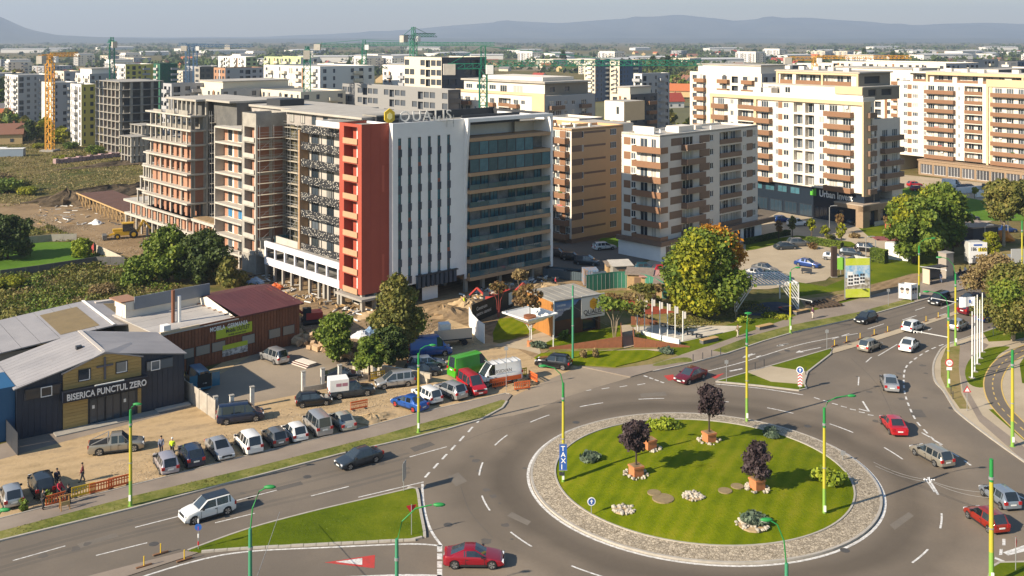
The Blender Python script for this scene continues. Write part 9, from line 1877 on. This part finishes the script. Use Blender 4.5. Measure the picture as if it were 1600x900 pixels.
for lb,u,v,c in(('orange red mixer by the white podium',430,452,ORANGE),('blue white tarp bundle in front of the podium',400,442,mat('tarp_blue',(0.2,0.3,0.42),0.8)),('white tarp bundle behind the yard trees',565,527,mat('tarp_white',(0.55,0.56,0.58),0.8)),('blue white tarp bundle left of the white one',580,521,mat('tarp_blue',(0.2,0.3,0.42))),('light blue barrel pile at the brick columns',232,382,mat('barrel_blue',(0.15,0.22,0.35),0.6)),('white rubbish sack pile on the dirt track',150,350,WHITE)):
 mound(lb,u,v,1.6,1.1,1.0,c,int(u),20,'tarp_bundle','bundle',10)
t=thing('formwork_deck','timber formwork deck on props at the left end of the podium','formwork',(*g(195,352)[:2],0),0);A,B_=Vector(g(195,352)),Vector(g(118,318));d=(B_-A);n=14
for i in range(n):
 p=d*(i/(n-1));mb=MB();mb.bar((p.x,p.y,0),(p.x,p.y,2.6),0.16);mb.build('prop',WOODP,t);mb=MB();q=d*(min(i+1,n-1)/(n-1));mb.bar((p.x,p.y,2.65),(q.x,q.y,2.65),0.16,0.3);mb.build('edge_beam',WOODP,t)if i<n-1 else None;mb=MB();mb.bar((p.x,p.y,0.2),(q.x,q.y,2.3),0.08);mb.build('brace',WOODP,t)if i<n-1 else None
k=Vector((d.y,-d.x,0)).normalized()*9;k=k if k.y>0 else-k;mb=MB();mb.face([(0,0,2.45),(d.x,d.y,2.45),(d.x+k.x,d.y+k.y,2.45),(k.x,k.y,2.45)]);mb.build('deck',mat('rusty_deck',(0.13,0.06,0.04),0.9,(0.09,0.045,0.03),0.5),t)
t=thing('brick_bundles','long row of pink wrapped brick bundles on the meadow','brick bundles',(*g(85,256)[:2],0),math.atan2(g(188,244)[1]-g(85,256)[1],g(188,244)[0]-g(85,256)[0]));Lb=math.hypot(g(188,244)[1]-g(85,256)[1],g(188,244)[0]-g(85,256)[0])
for i in range(18):mb=MB();mb.box(Lb*i/18,Lb*(i+0.9)/18,-0.8,0.8,0,1.3+0.3*(i%3==0));mb.build('bundle',mat('wrapped_brick',(0.40,0.27,0.25),0.8,(0.30,0.2,0.2),1,rand=0.2),t)
rs=random.Random(12);mb=MB()
for i in range(260):
 a=rs.random();u=300+a*290+rs.uniform(-30,30);v=408+a*88+rs.uniform(-8,10);x,y,_=g(u,v);s=rs.uniform(0.15,0.5);r=rs.uniform(0,3);mb.bar((x,y,s*0.3),(x+math.cos(r)*s*3,y+math.sin(r)*s*3,s*0.4),s*0.35,s*0.35,rs.randint(0,3))
for i in range(200):
 a=rs.random();u=720+a*150;v=470-a*35+rs.uniform(-8,9);x,y,_=g(u,v);s=rs.uniform(0.15,0.5);r=rs.uniform(0,3);mb.bar((x,y,s*0.3),(x+math.cos(r)*s*2.5,y+math.sin(r)*s*2.5,s*0.6),s*0.5,s*0.5,rs.randint(0,3))
for i in range(120):
 u=rs.uniform(60,240);v=rs.uniform(320,352);x,y,_=g(u,v);s=rs.uniform(0.15,0.5);r=rs.uniform(0,3);mb.bar((x,y,s*0.3),(x+math.cos(r)*s*4,y+math.sin(r)*s*4,s*0.4),s*0.35,s*0.35,rs.randint(0,3))
o=mb.build('building_debris',[WOODP,CONC_L,WHITE,DARK]);o['kind']='stuff'
t=thing('plank_stack','stack of dark red boards on the yard by the small silver suv','board stack',(*g(473,569)[:2],0.01),R(-40))
for i in range(5):mb=MB();mb.box(-1.8+0.2*i,1.8,-0.9+0.12*i,0.8,0.08*i,0.08*i+0.07);mb.build('board',M_MAROON if i%2 else R_CREAM,t)
t=thing('tarp_trailer','grey flatbed with a mesh side standing behind the royal blue van','trailer',(*g(705,538)[:2],0),R(18));mb=MB();mb.box(-2.6,2.6,-1.1,1.1,0.8,1.0);mb.build('bed',DARK,t);mb=MB();mb.box(-2.6,2.6,-1.12,-1.08,1.0,2.3);mb.build('mesh_side',STEEL,t);mb=MB();mb.box(-1.6,-0.2,-0.6,0.8,1.0,2.9);mb.build('white_box',WHITE,t)
for x in(-1.6,1.6):
 for y in(-1,1):mb=MB();mb.tube([(x,y*0.8,0.4),(x,y*1.05,0.4)],0.4,12);mb.build('wheel',M_TYRE,t)
# ================================================================ PEOPLE
SKIN=mat('skin',(0.42,0.25,0.17),0.6);HAIRM=mat('dark_hair',(0.02,0.015,0.012),0.7)
CLO=lambda n,c:mat('cloth_'+n,c,0.85)
def skin_obj(name,verts,edges,radii,m,par,root=0):
 me=bpy.data.meshes.new(name);me.from_pydata(verts,edges,[]);me.materials.append(m);o=link(name,me,par);md=o.modifiers.new('skin','SKIN');md.use_smooth_shade=True
 for i,r in enumerate(radii):me.skin_vertices[0].data[i].radius=(r if isinstance(r,tuple)else(r,r));me.skin_vertices[0].data[i].use_root=(i==root)
 s=o.modifiers.new('sub','SUBSURF');s.levels=1;s.render_levels=1;return o
def person(label,loc,hd,top,legs,h=1.74,stride=0.12,arms=(0.1,0.1),sit=False,hat=None,shoe=None):
 t=thing('person',label,'person',loc,R(hd));k=h/1.74;hip=0.93 if not sit else 0.48
 if not sit:L=[(0.0,0.10,0.88),(stride*0.4,0.10,0.50),(stride,0.10,0.08),(stride+0.17,0.11,0.04)];Rr=[(0,-0.10,0.88),(-stride*0.2,-0.10,0.50),(-stride,-0.10,0.08),(-stride+0.17,-0.11,0.04)]
 else:L=[(0.05,0.10,0.50),(0.45,0.11,0.50),(0.45,0.11,0.08),(0.62,0.11,0.04)];Rr=[(0.05,-0.10,0.50),(0.45,-0.11,0.50),(0.45,-0.11,0.08),(0.62,-0.11,0.04)]
 b=hip;ch=b+0.32;nk=b+0.56;hd_=b+0.72
 V=[(0,0,b),(0,0,b+0.16),(0.01,0,ch),(0,0,nk),(0.03,0,hd_-0.07),(0.03,0,hd_+0.06)];Rd=[0.13,0.125,0.14,0.06,0.085,0.075]
 E=[(0,1),(1,2),(2,3),(3,4),(4,5)];AR=[]
 for s,f in((1,arms[0]),(-1,arms[1])):
  i=len(V);P=[(0,s*0.19,b+0.47),(f*0.3,s*0.25,b+0.20),(f*1.4+0.06,s*0.22,b-0.02),(f*1.4+0.10,s*0.215,b-0.10)];V+=P;Rd+=[0.06,0.045,0.035,0.028];E+=[(2,i),(i,i+1),(i+1,i+2),(i+2,i+3)];AR.append(P)
  w=P[3]
  for q,(dy,l)in enumerate(((-0.03,0.075),(-0.01,0.085),(0.01,0.08),(0.028,0.065))):j=len(V);V+=[(w[0]+0.01+dy*0.5,w[1]+dy*0.5,w[2]-0.04),(w[0]+0.03+dy*0.4,w[1]+dy*0.5,w[2]-0.04-l)];Rd+=[0.012,0.008];E+=[(i+3,j),(j,j+1)]
  j=len(V);V+=[(w[0]+0.045,w[1]-0.01*s,w[2]-0.03)];Rd+=[0.011];E+=[(i+3,j)]
 for P in(L,Rr):i=len(V);V+=P;Rd+=[0.085,0.06,0.04,0.04];E+=[(0,i),(i,i+1),(i+1,i+2),(i+2,i+3)]
 sc=lambda P:[(x*k,y*k,z*k)for x,y,z in P]
 skin_obj('body',sc(V),E,[r*k for r in Rd],SKIN,t)
 jv=[(0,0,b-0.03),(0,0,b+0.16),(0.01,0,ch),(0,0,nk-0.03)];je=[(0,1),(1,2),(2,3)];jr=[0.155,0.15,0.165,0.085]
 for P in AR:i=len(jv);jv+=P[:3];je+=[(2,i),(i,i+1),(i+1,i+2)];jr+=[0.08,0.065,0.05]
 skin_obj('jacket',sc(jv),je,[r*k for r in jr],top,t)
 tv=[(0,0,b)];te=[];tr_=[0.15]
 for P in(L,Rr):i=len(tv);tv+=P[:3];te+=[(0,i),(i,i+1),(i+1,i+2)];tr_+=[0.105,0.08,0.062]
 skin_obj('trousers',sc(tv),te,[r*k for r in tr_],legs,t)
 for P in(L,Rr):skin_obj('shoe',sc([P[2],P[3]]),[(0,1)],[0.055*k,0.05*k],shoe or BLACK,t)
 mb=MB();mb.blob((0.015*k,0,(hd_+0.075)*k),0.105*k,0.1*k,0.085*k,n=9,k=6);mb.build('hair' if not hat else 'helmet',hat or HAIRM,t,60)
 mb=MB();z=(hd_-0.01)*k;mb.box(0.108*k,0.122*k,-0.045*k,-0.02*k,z+0.01,z+0.03);mb.box(0.108*k,0.122*k,0.02*k,0.045*k,z+0.01,z+0.03);mb.box(0.10*k,0.118*k,-0.025*k,0.025*k,z-0.075,z-0.06);mb.build('eyes_and_mouth',HAIRM,t);mb=MB();mb.box(0.105*k,0.135*k,-0.012*k,0.012*k,z-0.04,z+0.005);mb.build('nose',SKIN,t);mb=MB();mb.box(0.01*k,0.05*k,-0.105*k,0.105*k,z-0.03,z+0.02);mb.build('ears',SKIN,t)
 return t
gp=lambda u,v,z=0.0:(*g(u,v)[:2],z)
person('person in a grey blue jacket standing behind the lilac estate',gp(252,709),-80,CLO('grey_blue',(0.16,0.18,0.24)),CLO('navy',(0.02,0.025,0.05)))
person('person in a yellow high visibility vest and white helmet by the navy suv',gp(269,712),100,CLO('hi_vis',(0.55,0.70,0.02)),CLO('dark',(0.025,0.025,0.03)),hat=WHITE)
person('person in a maroon jacket walking on the dirt lot',gp(129,753),200,CLO('maroon',(0.14,0.025,0.03)),CLO('grey',(0.09,0.09,0.10)),stride=0.2)
person('person in a dark blue jacket beside the black suv',gp(89,762),-40,CLO('navy',(0.02,0.025,0.05)),CLO('dark',(0.025,0.025,0.03)))
person('person in a bright red jacket at the orange barrier',gp(93,780),-20,CLO('red',(0.42,0.02,0.05)),CLO('dark',(0.025,0.025,0.03)),arms=(0.25,0.2))
person('person in black standing right of the red jacket',gp(107,788,0.0),160,CLO('black',(0.015,0.015,0.018)),CLO('dark',(0.025,0.025,0.03)))
person('person all in black at the pavement edge, nearest the camera',gp(67,798,0.11),60,CLO('black',(0.015,0.015,0.018)),CLO('dark',(0.025,0.025,0.03)))
person('person in pale trousers walking on the pavement by the plaza',gp(1153,528,0.11),200,CLO('olive',(0.14,0.11,0.06)),CLO('pale',(0.50,0.44,0.36)),stride=0.22)
person('person in a dark top and light trousers walking past the pergola',gp(1270,499,0.11),210,CLO('plum',(0.07,0.025,0.05)),CLO('pale',(0.50,0.44,0.36)),stride=0.22)
person('person in a light jacket standing under the bus shelter edge',gp(1470,443,0.11),-60,CLO('denim',(0.14,0.17,0.26)),CLO('jeans',(0.12,0.15,0.22)))
person('worker in a yellow vest by the pale soil heap',gp(725,480),0,CLO('hi_vis',(0.55,0.70,0.02)),CLO('dark',(0.025,0.025,0.03)),hat=WHITE)
person('worker in a red jacket behind the pavilion roof',gp(868,449),0,CLO('red',(0.42,0.02,0.05)),CLO('dark',(0.025,0.025,0.03)))
person('worker in a yellow vest behind the yard trees',gp(583,521),90,CLO('hi_vis',(0.55,0.70,0.02)),CLO('dark',(0.025,0.025,0.03)))
for i,(u,v,c,lb)in enumerate(((1489,433,(0.02,0.03,0.06),'person in navy sitting in the bench row by the bus shelter, nearest the shelter'),(1500,430,(0.03,0.025,0.025),'person in black sitting in the bench row by the bus shelter, second from the shelter'),(1508,428,(0.6,0.55,0.55),'person in white sitting in the bench row by the bus shelter'),(1516,426,(0.06,0.05,0.045),'person in dark brown sitting in the bench row by the bus shelter'))):
 p=gp(u,v,0.11);person(lb,p,-60,CLO('seat%d'%i,c),CLO('dark',(0.025,0.025,0.03)),sit=True)
 t=thing('bench',('first','second','third','fourth')[i]+' seat of the bench row by the bus shelter, counted from the shelter','bench',p,R(-60),'bench row at the bus stop');mb=MB();mb.box(-0.25,0.2,-0.45,0.45,0.32,0.38);mb.build('seat',FRAME_D,t);mb=MB();mb.box(-0.2,-0.12,-0.4,0.4,0,0.32);mb.build('leg',FRAME_D,t)
t=thing('trestle','wooden A-frame trestle at the edge of the pavement by the people','trestle',gp(101,797,0.11),R(36));mb=MB()
for s in(-0.35,0.35):mb.bar((s,-0.35,0),(s,0,1.15),0.07);mb.bar((s,0.35,0),(s,0,1.15),0.07)
mb.bar((-0.5,0,1.15),(0.5,0,1.15),0.09);mb.build('frame',mat('orange_timber',(0.45,0.22,0.06),0.7),t);mb=MB();mb.box(-0.35,0.35,-0.28,-0.22,0.4,0.75);mb.build('board',WOODP,t)
for lb,u,v in(('small conifer seedling left of the people',38,798),('small potted conifer behind the black clad person',75,785)):bush(lb,gp(u,v,0.05),0.45,1.1,L_GREEN,260,0.09,u,'conifer',None,'shrub')
# ================================================================ OVERHEAD WIRES
def wire(label,pts,sag=0.25,r=0.012):
 t=thing('overhead_wire',label,'wire',(0,0,0));mb=MB();P=[]
 for a,b in zip(pts,pts[1:]):
  a,b=Vector(a),Vector(b)
  for i in range(9):q=a.lerp(b,i/8);q.z-=sag*4*(i/8)*(1-i/8);P.append(q)
 mb.tube(P,r,4,cap=False);mb.build('cable',mat('cable_grey',(0.30,0.30,0.30),0.5),t);return t
Y9=F*(CH-9.5)/(717-VH);p9=((1549-800)/F*Y9,Y9)
J=gz(1452,84,750)
wire('pair of trolley wires meeting the clamp above the ring road, upper one',[gz(1365,96,722),J,(p9[0],p9[1],7.0)]);wire('pair of trolley wires meeting the clamp above the ring road, lower one',[gz(1368,97,728),(J[0]+0.3,J[1]-0.2,J[2]-0.15),(p9[0],p9[1],6.6)])
t=thing('wire_clamp','white insulated clamp hanging over the ring road','wire clamp',J);mb=MB();mb.bar((-0.5,-0.2,0.1),(0.45,0.25,-0.1),0.06);mb.bar((-0.15,-0.5,0),(0.2,0.5,0),0.07)
for q in(-0.5,-0.25,0.25,0.5):mb.blob((q,q*0.45,-q*0.2+0.02),0.07,0.07,0.05)
mb.build('insulator',R_WHITE,t)
for lb,pole,vz,tip in(('white bracket arm on the pole with the speed sign',P11,527,(1428,517)),):
 z=zv(vz,pole[1]);e=gz(tip[0],pole[1],tip[1]);t=thing('bracket_arm',lb,'bracket arm',(pole[0],pole[1],0));mb=MB();mb.bar((0,0,z),(e[0]-pole[0],0,e[2]),0.09);mb.build('arm',WHITE,t);mb=MB()
 for q in(0.0,0.35,0.9):mb.blob((e[0]-pole[0]+q,0,e[2]-0.15),0.07,0.07,0.14)
 mb.build('insulator',R_WHITE,t)
for lb,u,v,z,e in(('white bracket arm on the pole beside the photo cube',1437,416,0,(1478,421)),('white bracket arm behind the flagpoles',1493,472,0,(1455,465)),('white bracket arm on the pole before the pergola',1237,464,0,(1268,470))):
 base={1437:468,1493:541,1237:521}[u];x,Y,_=g(u,base);zz=zv(v,Y);q=gz(e[0],Y,e[1]);t=thing('bracket_arm',lb,'bracket arm',(x,Y,0));mb=MB();mb.bar((0,-0.1,zz),(q[0]-x,-0.1,q[2]),0.08);mb.build('arm',WHITE,t);mb=MB();mb.blob((q[0]-x,-0.1,q[2]-0.12),0.08,0.08,0.14);mb.build('insulator',R_WHITE,t)
xg_,Yg_,_=g(895,561);wire('stay wire from the green pole down to the garden',[(xg_,Yg_,zv(478,Yg_)),(*g(950,512)[:2],0.3)],0.1);wire('stay wire from the near lamp post to the splitter',[gz(400,66,905),(*g(437,838)[:2],2.0)],0.05,0.02)
for i,(u,v)in enumerate(((1262,666),(1487,638),(700,820),(900,660),(240,850),(480,745),(1230,548),(1320,860))):
 mb=MB();mb.cyl(0,0,-0.02,0.012,0.38,n=16);o=mb.build('manhole_cover',mat('cast_iron',(0.07,0.065,0.06),0.7));o.location=gp(u,v);tag(o,('round iron manhole cover in the ring road near the right lamp','round iron manhole cover beside the east kerb','round iron manhole cover by the entry line','round iron manhole cover in the ring near the banner','round iron manhole cover left of the white crossover','round iron manhole cover in front of the slate saloon','round iron manhole cover on the north lane','round iron manhole cover at the lower right of the ring')[i],'manhole cover')
